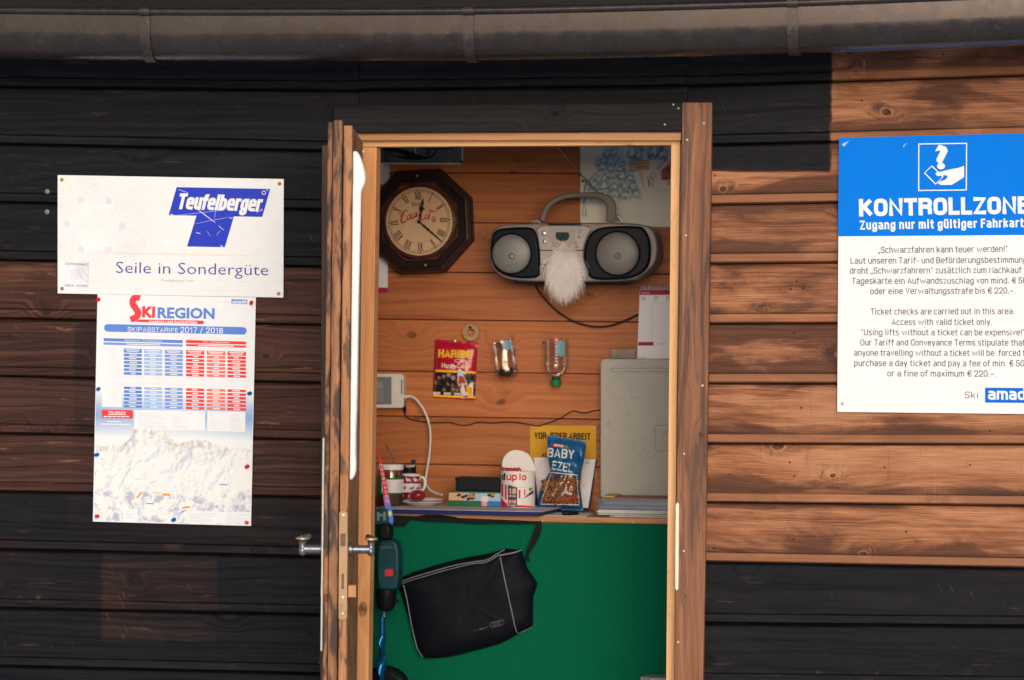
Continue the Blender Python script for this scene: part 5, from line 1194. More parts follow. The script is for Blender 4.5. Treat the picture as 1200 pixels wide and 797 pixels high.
# ---- big grey plastic case leaning on the wall
M_GRY = mat('grey_abs', (0.40, 0.375, 0.335), .55, var=.05, nscale=70, bump=.12, dirt=('#7a7068', 45, .25))
gcase = thing('grey_case', 'large flat grey plastic case with rounded corners leaning against the wall', 'case')
YG_ = YW-.075
MB().prism(rr_(703.5, 420.5, 812, 597, 5.5), YG_, .055).build('shell', M_GRY, gcase, bevel=.004, seg=3, smooth=50)
rim = MB(); rim.strip([(800, 431.5), (716.5, 431.5), (714.8, 433.5), (716.5, 435.8), (800, 435.8)], .7, YG_-.0012); rim.strip([(800, 498.6), (769.5, 498.6), (767.6, 500.5), (767.6, 526.5), (769.5, 528.4), (800, 528.4)], .6, YG_-.0012); rim.strip(arc(788, 513.5, 10.5, n=30), .5, YG_-.0012)
rim.build('moulded_line', mat('grey_dark_line', (0.20, .19, .175), .5), gcase)
# ---- papers and folder in front of it
zv = zc(570, 480, 5.217)
pstack = thing('paper_stack', 'stack of loose papers lying in front of the grey case', 'papers')
R = random.Random(8); zz = ZT_+.0006
for i in range(7):
    xa, xb = P(700.5+R.uniform(-.5, 2.5) if i > 1 else 716+i*6, 600, .66).x, P(812, 600, .66).x; y0 = .625+R.uniform(0, .012); th = R.choice((.0014, .0022, .0030)); dz0 = R.uniform(-.0002, .0002)
    MB().wbox((xa, y0, zz), (xb, y0+.2, zz+th)).build('sheet', (mat('stack_white', (0.62, .60, .58), .6) if i not in (1, 3) else (mat('stack_tan', (0.40, .27, .18), .6) if i == 1 else mat('stack_green', (.16, .30, .24), .6))), pstack); zz += th+.0005
ZS = zz
fol = thing('clear_folder', 'clear plastic tray holding magazines on the paper stack', 'tray')
xa, xb = P(702.5, 590, .68).x, P(812, 590, .68).x
hgt = P(700, 583.5, .66).z-ZS
tb = MB()
for a, b in (((xa, .640, ZS+.0004), (xb, .642, ZS+hgt)), ((xa, .8, ZS+.0004), (xb, .802, ZS+hgt)), ((xa, .6425, ZS+.0004), (xa+.002, .7995, ZS+hgt)), ((xa+.0025, .6425, ZS+.0004), (xb, .7995, ZS+.0024))): tb.wbox(a, b)
tb.build('tray', clear('tray_plastic', (.70, .70, .72), .16), fol)
zz = ZS+.003
for i, (cc, th) in enumerate((((.50, .50, .55), .007), ((.10, .16, .32), .0025), ((.55, .52, .52), .009), ((.42, .22, .20), .005), ((.26, .09, .08), .005), ((.55, .35, .04), .003))):
    x1_ = xb if i < 5 else P(722, 590, .68).x; MB().wbox((xa+.006+.004*(i % 3), .648, zz), (x1_, .79, zz+th)).build('magazine', mat('mag%d' % i, cc, .45), fol); zz += th+.0006
# ---- yellow work sign and clipboard
ys = thing('yellow_sign', 'yellow safety sign with black capitals on the inner wall behind the pretzel bag', 'sign')
MB().prism(tr([(267, 97), (671, 99), (670, 420), (267, 418)], zv), YW-.002, .0015).build('plate', mat('sign_yellow', (0.56, 0.285, 0.008), .45, var=.05), ys, bevel=.0005)
mb = MB(); mb.grot('VOR JEDER ARBEIT', zv(293, 180), zv(636, 186), 42/5.217, YW-.003, wt=.19, gap=.1); mb.grot('AU', zv(338, 292), zv(378, 292), 27/5.217, YW-.003, wt=.2, gap=.1); mb.build('lettering', ink('sign_black', (18, 16, 18)), ys)
for q in ((277, 110), (290, 108), (655, 114)): c = zv(*q); nail(ys, c[0], c[1], YW-.002, .0032, M_NAIL, 'rivet')
cbd = thing('clipboard', 'white sheets on a navy clipboard leaning behind the pretzel bag', 'clipboard')
def lean(pts, yb, yt, y0, y1): # px polygon leaning: depth from yb (bottom) to yt (top)
    return [P(x, y, yt+(yb-yt)*(y-y0)/(y1-y0)) for x, y in pts]
def slab(pts, yb, yt, th):
    ys_ = [p[1] for p in pts]; f = lean(pts, yb, yt, min(ys_), max(ys_)); return MB().prism3(f, [v+Vector((0, th, 0)) for v in f])
slab(tr([(300, 296), (674, 302), (632, 606), (300, 600)], zv), .865, .925, .004).build('board', M_NAVY, cbd, bevel=.001)
slab(tr([(290, 292), (668, 304), (622, 602), (318, 598)], zv), .858, .918, .0015).build('sheet', mat('clip_paper', (.66, .62, .62), .6), cbd)
mb = MB(); mb.v = []
def leanY(yb, yt, y0, y1): return lambda x, y: yt+(yb-yt)*(y-y0)/(y1-y0)-.0012
LYf = leanY(.858, .918, zv(0, 292)[1], zv(0, 602)[1])
for x0, x1, y in ((608, 632, 318), (598, 630, 328), (586, 594, 465)): mb.strip(tr([(x0, y), (x1, y+1)], zv), .7, LYf)
mb.build('small_print', ink('rose_print', (150, 80, 96)), cbd)
# ---- pretzel bag
zpb = lambda x, y: zv(x, y)
Bq = [zv(370, 152), zv(614, 196), zv(590, 618), zv(306, 612)]
pb_ = thing('pretzel_bag', 'blue pretzel bag with a clear window, standing in front of the yellow sign', 'snack bag')
mb = MB()
# outline narrows below the top, so two stacked pillows share one mesh: sample a waist function
YP0 = .80
def bagpt(u, v):
    L_ = [(370, 152), (376, 290), (392, 372), (334, 470), (312, 560), (306, 612)]; R_ = [(614, 196), (602, 290), (582, 372), (574, 470), (584, 560), (592, 618)]
    def ev(Q):
        t = v*(len(Q)-1); i = min(int(t), len(Q)-2); f = t-i; return (Q[i][0]*(1-f)+Q[i+1][0]*f, Q[i][1]*(1-f)+Q[i+1][1]*f)
    a, b = ev(L_), ev(R_); top = 5*math.sin(u*21)*(1 if v < .01 else 0); return (a[0]*(1-u)+b[0]*u, a[1]*(1-u)+b[1]*u+top)
def bulge_(u, v):
    e = max(0, min(1, (v-.03)/.93)); k = (max(0, 4*u*(1-u))**.5)*(max(0, math.sin(math.pi*min(1, e)))**.55)*(.65+.55*min(1, v*1.3))
    wv = 1+.18*mnoise.noise(Vector((u*4, v*6, 3)))+.10*mnoise.noise(Vector((u*10, v*12, 5))); return .030*k*wv+.0035*mnoise.noise(Vector((u*9, v*7, 8)))*k
def inv(x, y):
    u, v = .5, .5
    for _ in range(14):
        p = bagpt(u, v); e = .01; pu = bagpt(u+e, v); pv = bagpt(u, v+e); a, b, c, d = (pu[0]-p[0])/e, (pv[0]-p[0])/e, (pu[1]-p[1])/e, (pv[1]-p[1])/e; dt = a*d-b*c; rx, ry = x-p[0], y-p[1]
        u = min(1, max(0, u+(d*rx-b*ry)/dt)); v = min(.98, max(.012, v+(a*ry-c*rx)/dt))
    return u, v
BT, BBm = P(*zv(370, 152), YP0).z, P(*zv(306, 612), YP0).z
def bagY(x, y, off=0.0): u, v = inv((x-570)*5.217, (y-480)*5.217); return YP0+.03*(1-v)-bulge_(u, v)-off
NX, NY = 26, 40; vs = []
for sd in (0, 1):
    for j in range(NY+1):
        for i in range(NX+1):
            u, v = i/NX, j/NY; q = zv(*bagpt(u, v)); vs.append(P(q[0], q[1], YP0+.03*(1-v)-(bulge_(u, v) if sd == 0 else -bulge_(u, v)*.8-.001)))
N_ = (NX+1)*(NY+1); fs = []
for sd in (0, 1): fs += [(sd*N_+j*(NX+1)+i, sd*N_+j*(NX+1)+i+1, sd*N_+(j+1)*(NX+1)+i+1, sd*N_+(j+1)*(NX+1)+i) for j in range(NY) for i in range(NX)]
ring = [i for i in range(NX+1)]+[j*(NX+1)+NX for j in range(1, NY+1)]+[NY*(NX+1)+i for i in range(NX-1, -1, -1)]+[j*(NX+1) for j in range(NY-1, 0, -1)]
fs += [(ring[i], ring[(i+1) % len(ring)], ring[(i+1) % len(ring)]+N_, ring[i]+N_) for i in range(len(ring))]
mb.add(vs, fs); mb.build('film', mat('film_blue', (0.006, 0.078, 0.20), .30, var=.2, nscale=30, coat=.35, bump=.1), pb_, smooth=60)
win = MB().patch([zv(388, 398), zv(552, 402), zv(566, 582), zv(330, 580)], lambda x, y: bagY(x, y, .0012), 12, 12).build('window', mat('pretzel_dark', (0.10, .040, .020), .5, var=.4), pb_, smooth=60)
R = random.Random(31); mb = MB()
def pretzel(c, r_, ax, rot):
    e = ax.orthogonal().normalized(); g_ = ax.cross(e); pts = []
    for t in [2*math.pi*k/30 for k in range(30)]:
        x = math.sin(t)*1.0+.0; y = math.cos(t)*.8+.25*math.cos(2*t); x += .42*math.sin(3*t)*(1 if math.cos(t) < .2 else .2)
        a = x*math.cos(rot)-y*math.sin(rot); b = x*math.sin(rot)+y*math.cos(rot); pts.append(c+(e*a+g_*b)*r_*.8+ax*.002*math.sin(3*t))
    mb.tube(pts, .0022, n=6, closed=True)
for i in range(46):
    x, y = R.uniform(350, 560), R.uniform(430, 572)
    q = zv(x, y); yy = bagY(q[0], q[1], .0035+R.uniform(0, .004)); pretzel(P(q[0], q[1], yy), R.uniform(.0085, .011), Vector((R.gauss(0, .25), -1, R.gauss(0, .25))).normalized(), R.uniform(0, 6))
mb.build('pretzels', mat('pretzel_crust', (0.27, .105, .04), .4, var=.35, nscale=90), pb_, smooth=60, stuff=True)
MB().patch([zv(388, 398), zv(552, 402), zv(566, 582), zv(330, 580)], lambda x, y: bagY(x, y, .0105+.001*mnoise.noise(Vector((x*.35, y*.3, 2)))), 16, 16).build('clear_film', clear('window_film', (.97, .95, .94), .015), pb_, smooth=70)
mb = MB(); BYo = lambda x, y: bagY(x, y, .0013)
def baglet(s_, x0, y0, x1, y1, h, wt): mb.grot(s_, zv(x0, y0), zv(x1, y1), h/5.217, BYo, wt=wt, gap=.14)
baglet('BABY', 372, 290, 534, 302, 56, .15); baglet('EZEL', 398, 366, 522, 386, 54, .15)
for x0, y0, x1, y1 in ((380, 382, 560, 402), (334, 578, 566, 583)): mb.strip(tr(along((x0, y0), (x1, y1), [k/12 for k in range(13)]), zv), .9, lambda x, y: bagY(x, y, .0125))
mb.strip(tr(along((396, 388), (332, 574), [k/12 for k in range(13)]), zv), .5, lambda x, y: bagY(x, y, .0125)); mb.strip(tr(along((552, 402), (566, 580), [k/12 for k in range(13)]), zv), .5, lambda x, y: bagY(x, y, .0125))
mb.build('lettering', mat('bag_white', (.62, .64, .62), .4), pb_)
MB().patch([zv(394, 206), zv(500, 219), zv(500, 240), zv(393, 223)], BYo, 8, 2).build('brand_strip', ink('bag_red', (170, 22, 44)), pb_)
mb = MB(); mb.text('SPAR', zv(412, 222), zv(474, 231), 12/5.217, lambda x, y: bagY(x, y, .0018), bold=.04); mb.build('lettering', mat('bag_white', (.62, .64, .62), .4), pb_, label='tiny white lettering on the red strip')
mb = MB(); c = zv(488, 229); mb.poly(arc(c[0], c[1], 2.0, n=10)[:-1], lambda x, y: bagY(x, y, .0022)); mb.build('brand_dot', ink('bag_green', (40, 150, 70)), pb_)
mb = MB().patch([zv(440, 566), zv(562, 532), zv(565, 541), zv(452, 578)], lambda x, y: bagY(x, y, .0122), 8, 2); mb.build('red_band', ink('bag_red2', (150, 40, 60)), pb_)
# ---- chocolate bar tub
zt = zc(580, 520, 9.964)
tub = thing('bar_tub', 'white cardboard tub of chocolate bars with its round lid flipped up', 'tub')
YT = .76; rT = (465-68)/9.964/2*PX(YT-.0); ccx = zt(266, 0)[0]; cT = P(ccx, 598, YT); base = Vector((cT.x, YT, ZP)); k_ = PX(YT)
ztop = ZP+ (742-322)/9.964*k_
M_TUB = mat('tub_white', (.66, .61, .58), .4, var=.04)
tubb = MB(); prof = [(rT*.97, 0), (rT, .001), (rT, ztop-ZP)]; tubb.shell(base, prof+[(rT-.0012, ztop-ZP), (rT-.0012, .002)], n=40); tubb.shell(base, [(rT*.97, 0.0005), (1e-5, .0005)], n=40)
tubb.build('tub', M_TUB, tub, smooth=40)
def tubY(off=.0006):
    def f(x, y):
        yy = YT-rT*.8
        for _ in range(6):
            w_ = P(x, y, yy).x-base.x; yy = YT-math.sqrt(max(1e-6, (rT+off)**2-w_*w_))
        return yy
    return f
yoff = ZP+(0)  # photo row of the tub bottom
mb = MB(); mb.grot('d', zt(84, 426), zt(122, 426), 84/9.964, tubY(.0012), wt=.19); mb.build('lettering', ink('tub_black', (28, 22, 26)), tub, label='dark letter d of the product name')
mb = MB(); mb.grot('up', zt(134, 427), zt(256, 428), 84/9.964, tubY(.0012), wt=.19, gap=.10); mb.grot('lo', zt(282, 428), zt(366, 429), 84/9.964, tubY(.0012), wt=.19, gap=.16)
mb.build('lettering', ink('tub_red', (198, 28, 54)), tub, label='red letters of the product name')
def tubpatch(mb, q, n=8, off=.0005): mb.patch(tr(q, zt), tubY(off), n, 4)
mb = MB(); tubpatch(mb, [(150, 478), (262, 515), (258, 742), (150, 745)], off=.0008); mb.build('blue_panel', ink('tub_blue', (34, 66, 120)), tub)
mb = MB(); mb.grot('18', zt(162, 586), zt(246, 588), 66/9.964, tubY(.0014), wt=.2); mb.grot('BIG', zt(160, 696), zt(244, 698), 40/9.964, tubY(.0014), wt=.2); mb.grot('PACK', zt(160, 734), zt(240, 736), 26/9.964, tubY(.0014), wt=.18); mb.grot('RIEGEL', zt(162, 622), zt(246, 624), 22/9.964, tubY(.0014), wt=.17)
mb.build('lettering', ink('tub_orange', (236, 168, 84)), tub, label='orange numerals and words on the blue panel')
mb = MB(); tubpatch(mb, [(72, 640), (140, 700), (150, 744), (72, 740)]); tubpatch(mb, [(258, 715), (440, 728), (440, 742), (258, 744)]); tubpatch(mb, [(80, 470), (98, 470), (98, 620), (80, 610)]); tubpatch(mb, [(116, 475), (138, 478), (138, 660), (116, 640)]); tubpatch(mb, [(276, 540), (300, 538), (296, 640), (274, 640)], off=.001); tubpatch(mb, [(342, 536), (356, 535), (356, 600), (342, 610)], off=.001)
mb.build('red_print', ink('tub_red', (198, 28, 54)), tub)
mb = MB(); tubpatch(mb, [(298, 660), (330, 640), (444, 540), (452, 578)], 10); mb.build('bar_picture', ink('tub_choc', (76, 44, 38)), tub)
mb = MB(); tubpatch(mb, [(392, 530), (418, 510), (440, 520), (410, 560)]); mb.build('leaf_picture', ink('tub_leaf', (90, 130, 70)), tub)
mb = MB(); mb.strip(tr(smoothpath([(80, 455), (130, 448), (190, 474), (260, 508), (330, 512), (372, 500)], 6), zt), .35, tubY(.0012)); mb.build('gold_line', ink('tub_gold', (178, 140, 96)), tub)
# lid standing up at the back
lid = MB(); fl = [(78, 262), (80, 225), (96, 170), (124, 126), (166, 92), (216, 74), (270, 74), (330, 88), (384, 118), (426, 170), (452, 226), (474, 280), (468, 326), (300, 322), (86, 276)]
lid.prism(tr(fl, zt), YT+.012, .006); lid.build('lid', M_TUB, tub, bevel=.002, smooth=40)
mb = MB(); R = random.Random(3)
for i in range(5): x = 110+i*42; c = zt(x, 318); p = P(c[0], c[1], YT-rT*.35+.002*i); mb.ball(p, .0075, .006, .0085+R.random()*.003, n=10)
mb.build('chocolate_bars', mat('bar_wrapper', (.30, .02, .05), .3, coat=.4, var=.5, nscale=150), tub, smooth=60)
# ---- biscuit box and black box on it
YX = .80; kx_ = PX(YX)
zg = zc(430, 490, 6.132)
bb = thing('biscuit_box', 'long green biscuit carton lying flat beside the chocolate tub', 'carton')
xa, xb = P(zg(585, 0)[0], 590, YX-.05).x, P(zg(985, 0)[0], 590, YX-.05).x; hb = (622-516)/6.132*kx_
MB().wbox((xa, YX-.05, ZP), (xb, YX+.05, ZP+hb)).build('carton', mat('carton_green', (.006, .105, .04), .35, var=.15, coat=.3), bb, bevel=.001)
Yx = YX-.0508
zg0 = P(600, 598, Yx)
def bz(t): return ZP+hb*t
def wq(x0, t0, x1, t1, Y): return [(P(zg(x0, 0)[0], 590, Y).x, Y, bz(t0)), (P(zg(x1, 0)[0], 590, Y).x, Y, bz(t0)), (P(zg(x1, 0)[0], 590, Y).x, Y, bz(t1)), (P(zg(x0, 0)[0], 590, Y).x, Y, bz(t1))]
MB().add(wq(588, .38, 700, .90, Yx), [(0, 1, 2, 3)]).build('picture_panel', ink('carton_tan', (190, 150, 112)), bb)
MB().add(wq(700, .38, 960, .90, Yx), [(0, 1, 2, 3)]).build('picture_panel', ink('carton_sky', (150, 170, 190)), bb)
R = random.Random(6)
for nm, cc, spots in (('wafer_picture', (58, 34, 26), ((660, .75), (690, .62), (715, .70), (730, .50), (760, .55), (878, .78), (900, .72), (760, .78))), ('wafer_picture', (176, 118, 58), ((735, .68), (765, .66), (745, .80), (905, .82)))):
    mb = MB()
    for (x, t) in spots: 
        q_ = wq(x-17, t-.11, x+17, t+.10, Yx-.0004-R.random()*.0002); c_ = Vector([sum(v[i] for v in q_)/4 for i in range(3)]); ex, ez = (q_[1][0]-q_[0][0])/2, (q_[2][2]-q_[1][2])/2; ro = R.uniform(-.6, .6)
        mb.add([c_+Vector((ex*(math.cos(a)*math.cos(ro)-.6*math.sin(a)*math.sin(ro)), 0, ez*1.2*(math.cos(a)*math.sin(ro)+.8*math.sin(a)*math.cos(ro)))) for a in [2*math.pi*k/9+.3 for k in range(9)]], [tuple(range(9))])
    mb.build(nm, ink('wafer%d' % cc[0], cc), bb)
MB().add(wq(865, .05, 960, .38, Yx-.0003), [(0, 1, 2, 3)]).build('blue_band', ink('carton_blue', (28, 110, 170)), bb)
MB().add(wq(820, .32, 870, .72, Yx-.0008), [(0, 1, 2, 3)]).build('label', ink('label_white', (200, 190, 195)), bb)
MB().add(wq(820, .02, 868, .34, Yx-.0009), [(0, 1, 2, 3)]).build('logo', ink('label_red', (190, 40, 60)), bb)
mb = MB(); q = zg(828, 0)[0]; sz = .26*hb/kx_; yb_ = 0
pp = P(q, 590, Yx-.0014); 
# the letter S on the red label, written at the carton's own height
def zpx(zv_, Y): # photo row of a world height at depth Y
    lo, hi = 400, 700
    for _ in range(40):
        m_ = (lo+hi)/2
        if P(q, m_, Y).z > zv_: lo = m_
        else: hi = m_
    return lo
mb.grot('S', (q, zpx(bz(.05), Yx)), (zg(860, 0)[0], zpx(bz(.05), Yx)), .26*hb/kx_, Yx-.0014, wt=.2); mb.build('lettering', ink('label_white', (200, 190, 195)), bb)
blk = thing('black_case', 'black ribbed plastic case lying on the green biscuit carton', 'case')
xa2, xb2 = P(zg(640, 0)[0], 590, YX-.04).x, P(zg(985, 0)[0], 590, YX-.04).x; z0_ = ZP+hb+.0008; h2 = (512-418)/6.132*kx_
M_BPL = mat('black_plastic', (.006, .007, .010), .45, var=.2, spec=.12)
MB().prism3([(xa2, YX-.045, z0_), (xb2, YX-.045, z0_), (xb2, YX-.045, z0_+h2), (xa2-.002, YX-.045, z0_+h2)], [(xa2, YX+.045, z0_), (xb2, YX+.045, z0_), (xb2, YX+.045, z0_+h2), (xa2-.002, YX+.045, z0_+h2)]).build('shell', M_BPL, blk, bevel=.003)
for i in range(9): xx = xa2+.008+(xb2-xa2)*i/9.5; MB().wbox((xx, YX-.0475, z0_+h2*.12), (xx+.0035, YX-.0455, z0_+h2*.80)).build('rib', M_BPL, blk, bevel=.0006)
MB().wbox((xa2-.003, YX-.048, z0_+h2*.86), (xb2, YX-.0455, z0_+h2*.99)).build('lid_rim', M_BPL, blk, bevel=.0008)
# ---- plates
YPl = .74; kp = PX(YPl)
def pl_c(x, z): p = P(x, 590, YPl); return Vector((p.x, YPl, z))
M_POR = mat('porcelain', (.60, .56, .55), .18, var=.03, coat=.3)
zplate = ZP
c0 = pl_c(zg(395, 0)[0], 0)
for i, (dxp, rr, lb) in enumerate(((395, 165, 'lower of two stacked white plates on the desk pad'), (412, 150, 'upper white plate carrying the mug and the red apple'))):
    c = pl_c(zg(dxp, 0)[0], zplate); r_ = rr/6.132*kp*.93
    o = MB().lathe(c, [(r_*.55, .0), (r_*.60, .0012), (r_*.72, .004), (r_, .0115), (r_, .0128), (r_*.985, .0128), (r_*.74, .0068), (r_*.6, .0042), (1e-5, .0040)], n=48).build('plate', M_POR, smooth=45)
    tag(o, lb, 'plate', 'white plates stacked on the desk pad'); zplate += .0075
ZPL = zplate+.0042-.0075+.0005
# ---- mug
mug = thing('mug', 'white and red mug with reindeer pattern standing on the plates', 'mug')
xm0, xm1 = zg(243, 0)[0], zg(384, 0)[0]; rm = (xm1-xm0)/2*kp; cm = pl_c((xm0+xm1)/2, ZPL); hm = (556-362)/6.132*kp
MB().lathe(cm, [(rm*.90, .0003), (rm*.97, .003), (rm, .012), (rm, hm-.001), (rm-.0012, hm), (rm-.003, hm-.001), (rm-.003, .008), (1e-5, .006)], n=40).build('cup', M_POR, mug, smooth=40)
def mugband(t0, t1, a0=-180, a1=0):
    mb_ = MB(); n = 24; vs = []
    for i in range(n+1):
        a = rad(a0+(a1-a0)*i/n)
        for t in (t0, t1): vs.append(cm+Vector(((rm+.0005)*math.cos(a), (rm+.0005)*math.sin(a), hm*t)))
    return mb_.add(vs, [(2*i, 2*i+2, 2*i+3, 2*i+1) for i in range(n)])
M_MR = ink('mug_red', (120, 16, 38), .25)
mugband(.66, .93).build('red_band', M_MR, mug, smooth=60); mugband(.05, .34).build('red_band', M_MR, mug, smooth=60)
DEER = [[(0, 0), (.12, 0), (.16, .32), (.62, .36), (.66, 0), (.76, 0), (.80, .45), (.92, .66), (1.05, .70), (1.02, .80), (.88, .84), (.80, .72), (.70, .60), (.12, .58), (.02, .66), (.04, .45)], [(.86, .84), (.80, 1.06), (.84, 1.06), (.92, .86)], [(.88, .86), (1.0, 1.08), (1.03, 1.05), (.94, .84)]]
def onmug(mb_, a, t, s_, polys, flip=1, off=.0011):
    for pl_ in polys:
        mb_.add([cm+Vector(((rm+off)*math.cos(rad(a)+flip*(x-.5)*s_/rm), (rm+off)*math.sin(rad(a)+flip*(x-.5)*s_/rm), hm*t+(y-.5)*s_)) for x, y in pl_], [tuple(range(len(pl_)))])
wm, rmB = MB(), MB()
for a in (-150, -108, -62, -26): onmug(wm, a+14, .80, .0135, DEER, -1); onmug(rmB, a-10, .50, .0135, DEER, 1)
for a in (-130, -86, -44):
    star = [[(.5+.5*math.cos(t)-.06*math.sin(t), .5+.5*math.sin(t)+.06*math.cos(t)), (.5-.5*math.cos(t)-.06*math.sin(t), .5-.5*math.sin(t)+.06*math.cos(t)), (.5-.5*math.cos(t)+.06*math.sin(t), .5-.5*math.sin(t)-.06*math.cos(t)), (.5+.5*math.cos(t)+.06*math.sin(t), .5+.5*math.sin(t)-.06*math.cos(t))] for t in (0, 1.05, 2.1)]
    for i_, q in enumerate(star): onmug(wm, a-12, .80, .011, [q], off=.0011+i_*.0001); onmug(rmB, a+14, .50, .010, [q], off=.0011+i_*.0001); onmug(wm, a, .2, .011, [q], off=.0011+i_*.0001)
wm.build('white_pattern', ink('mug_white', (214, 204, 204), .25), mug, label='white reindeer and stars'); rmB.build('red_pattern', M_MR, mug, label='red reindeer and stars')
hpts = [(382, 384), (398, 384), (412, 396), (418, 424), (414, 452), (402, 474), (386, 480)]
MB().tube([Vector((P(zg(x, 0)[0], 590, YPl).x, YPl-.004, ZPL+(556-y)/6.132*kp)) for x, y in smoothpath(hpts, 5)], .0042, n=10).build('handle', M_POR, mug, smooth=60)
# ---- apple
ya = YPl-.062; ka = PX(ya); ra = 57/6.132*ka
ca = Vector((P(zg(365, 0)[0], 590, ya).x, ya, ZPL+.0035+ra*.66))
ap_ = thing('apple', 'shiny dark red apple lying on the plates in front of the mug', 'apple')
MB().lathe(ca-Vector((0, 0, ra*.66)), [(1e-5, .004), (ra*.35, .0005), (ra*.72, ra*.22), (ra*.97, ra*.62), (ra*.98, ra*.9), (ra*.80, ra*1.22), (ra*.45, ra*1.38), (ra*.15, ra*1.30), (1e-5, ra*1.20)], n=28).build('flesh', mat('apple_red', (.20, .012, .018), .22, var=.25, nscale=60, coat=.4), ap_, smooth=70)
MB().tube([ca+Vector((0, 0, ra*.5)), ca+Vector((.003, .002, ra*.85))], .0012, n=6).build('stalk', M_CLK, ap_)
# ---- jar
YJ = .72; kj = PX(YJ); xj0, xj1 = zg(75, 0)[0], zg(262, 0)[0]; rj = (xj1-xj0)/2*kj; cj = P((xj0+xj1)/2, 590, YJ); cj = Vector((cj.x, YJ, ZP)); hj = (622-335)/6.132*kj
jar = thing('glass_jar', 'glass jar with a white lid and a green and white label', 'jar')
MB().shell(cj, [(rj*.88, .0004), (rj, .006), (rj, hj*.80), (rj*.95, hj*.90), (rj*.90, hj*.93), (rj*.90, hj)], n=36).build('glass', clear('jar_glass', (.88, .86, .82), .06), jar, smooth=50)
MB().lathe(cj+Vector((0, 0, .002)), [(rj*.85, 0), (rj*.96, .005), (rj*.96, hj*.62), (1e-5, hj*.62)], n=32).build('filling', mat('jar_filling', (.085, .050, .022), .5, var=.6, nscale=160), jar, smooth=50)
MB().lathe(cj+Vector((0, 0, hj-.001)), [(rj*.93, -.012), (rj*.985, -.011), (rj*.985, .002), (rj*.95, .004), (1e-5, .004)], n=36).build('lid', mat('lid_white', (.62, .58, .57), .35), jar, smooth=40)
def jb(t0, t1, a0, a1, off):
    mb_ = MB(); n = 20; vs = []
    for i in range(n+1):
        a = rad(a0+(a1-a0)*i/n)
        for t in (t0, t1): vs.append(cj+Vector(((rj+off)*math.cos(a), (rj+off)*math.sin(a), hj*t)))
    return mb_.add(vs, [(2*i, 2*i+2, 2*i+3, 2*i+1) for i in range(n)])
jb(.29, .70, -170, 10, .0005).build('label', ink('jar_green', (30, 100, 60)), jar, smooth=60); jb(.33, .655, -120, 4, .0011).build('label_panel', ink('jar_white', (206, 198, 196)), jar, smooth=60)
mb = MB()
for i in range(7): t = .37+i*.037; mb.v += []; s_ = jb(t, t+.012, -112, -78-(i % 3)*5, .0016); mb.add(s_.v, s_.f)
mb.build('label_print', ink('jar_rose', (190, 110, 116)), jar)
mb = MB()
for i in range(8): t = .38+i*.03; s_ = jb(t, t+.008, -50, -20-(i % 3)*3, .0016); mb.add(s_.v, s_.f)
mb.build('label_print', ink('jar_grey', (150, 146, 150)), jar)
# spoon behind the jar and black clip on the mug
spo = MB(); YSp = .80
pth = [zg(186, 360), zg(190, 300), zg(172, 255), zg(150, 215), zg(136, 195)]
spo.tube([P(x, y, YSp) for x, y in smoothpath(pth, 4)], [.0032]*4+[.0024]*8+[.003]*4+[.0036], n=8)
tag(spo.build('spoon', mat('dark_steel', (.10, .08, .07), .35, .6), smooth=60), 'dark spoon handle sticking up behind the glass jar', 'spoon')
cup = thing('black_cup', 'small black cup with a dark spatula standing behind the mug', 'cup')
Yc_ = .84; kc_ = PX(Yc_); xc = P(zg(300, 0)[0], 590, Yc_)
MB().lathe(Vector((xc.x, Yc_, ZP)), [(.016, .0004), (.019, .002), (.021, (600-336)/6.132*kc_), (.0195, (600-336)/6.132*kc_), (.017, .01)], n=24).build('cup_body', M_BPL, cup, smooth=40)
MB().prism(tr([(312, 350), (316, 300), (350, 299), (346, 350)], zg), Yc_-.004, .003).build('spatula', mat('dark_teal', (.012, .03, .035), .35), cup, bevel=.0008)
MB().prism(tr([(280, 340), (340, 334), (342, 352), (280, 356)], zg), Yc_-.024, .004).build('rim_clip', mat('pale_clip', (.45, .45, .46), .35, .3), cup, bevel=.001)
# ---- white charger cable, black cable, control box
zh = zc(370, 400, 3.987); YCt = YW-.045
cbx = thing('control_box', 'white wall controller with a grey display at the left of the doorway', 'controller')
MB().prism(tr([(120, 152), (398, 152), (410, 160), (410, 305), (400, 312), (120, 312)], zh), YCt, .044).build('housing', mat('housing_cream', (.58, .53, .49), .45, var=.05), cbx, bevel=.003, smooth=50)
MB().prism(tr([(150, 166), (354, 166), (354, 295), (150, 295)], zh), YCt-.0015, .003).build('display_panel', mat('panel_grey', (.15, .155, .16), .4), cbx, bevel=.001)
MB().prism(tr([(200, 188), (314, 188), (314, 220), (200, 220)], zh), YCt-.0022, .002).build('display', mat('lcd_grey', (.26, .24, .22), .3), cbx)
MB().prism(tr([(200, 225), (318, 225), (318, 282), (200, 282)], zh), YCt-.0021, .002).build('keypad', mat('keypad_grey', (.19, .19, .19), .5), cbx)
MB().prism(tr([(399, 178), (404, 178), (404, 246), (399, 246)], zh), YCt-.0008, .002).build('side_slot', mat('slot_dark', (.06, .05, .05), .5), cbx)
mb = MB(); yc = YW-.02
wpts = [(404, 262), (430, 256), (456, 262), (480, 284), (508, 326), (528, 380), (536, 440), (532, 520), (522, 590), (514, 650), (524, 684), (552, 706), (590, 718)]
wp = smoothpath([zh(*q) for q in wpts], 6); n_ = len(wp); 
wc = thing('charger_cable', 'white charger cable arching from the wall controller down to the plates', 'cable')
MB().tube([P(x, y, YW-.03-.0*i if i < n_*.75 else YW-.03-(i/n_-.75)*.25) for i, (x, y) in enumerate(wp)], .0034, n=8).build('cable', mat('cable_white', (.60, .55, .53), .4), wc, smooth=60)
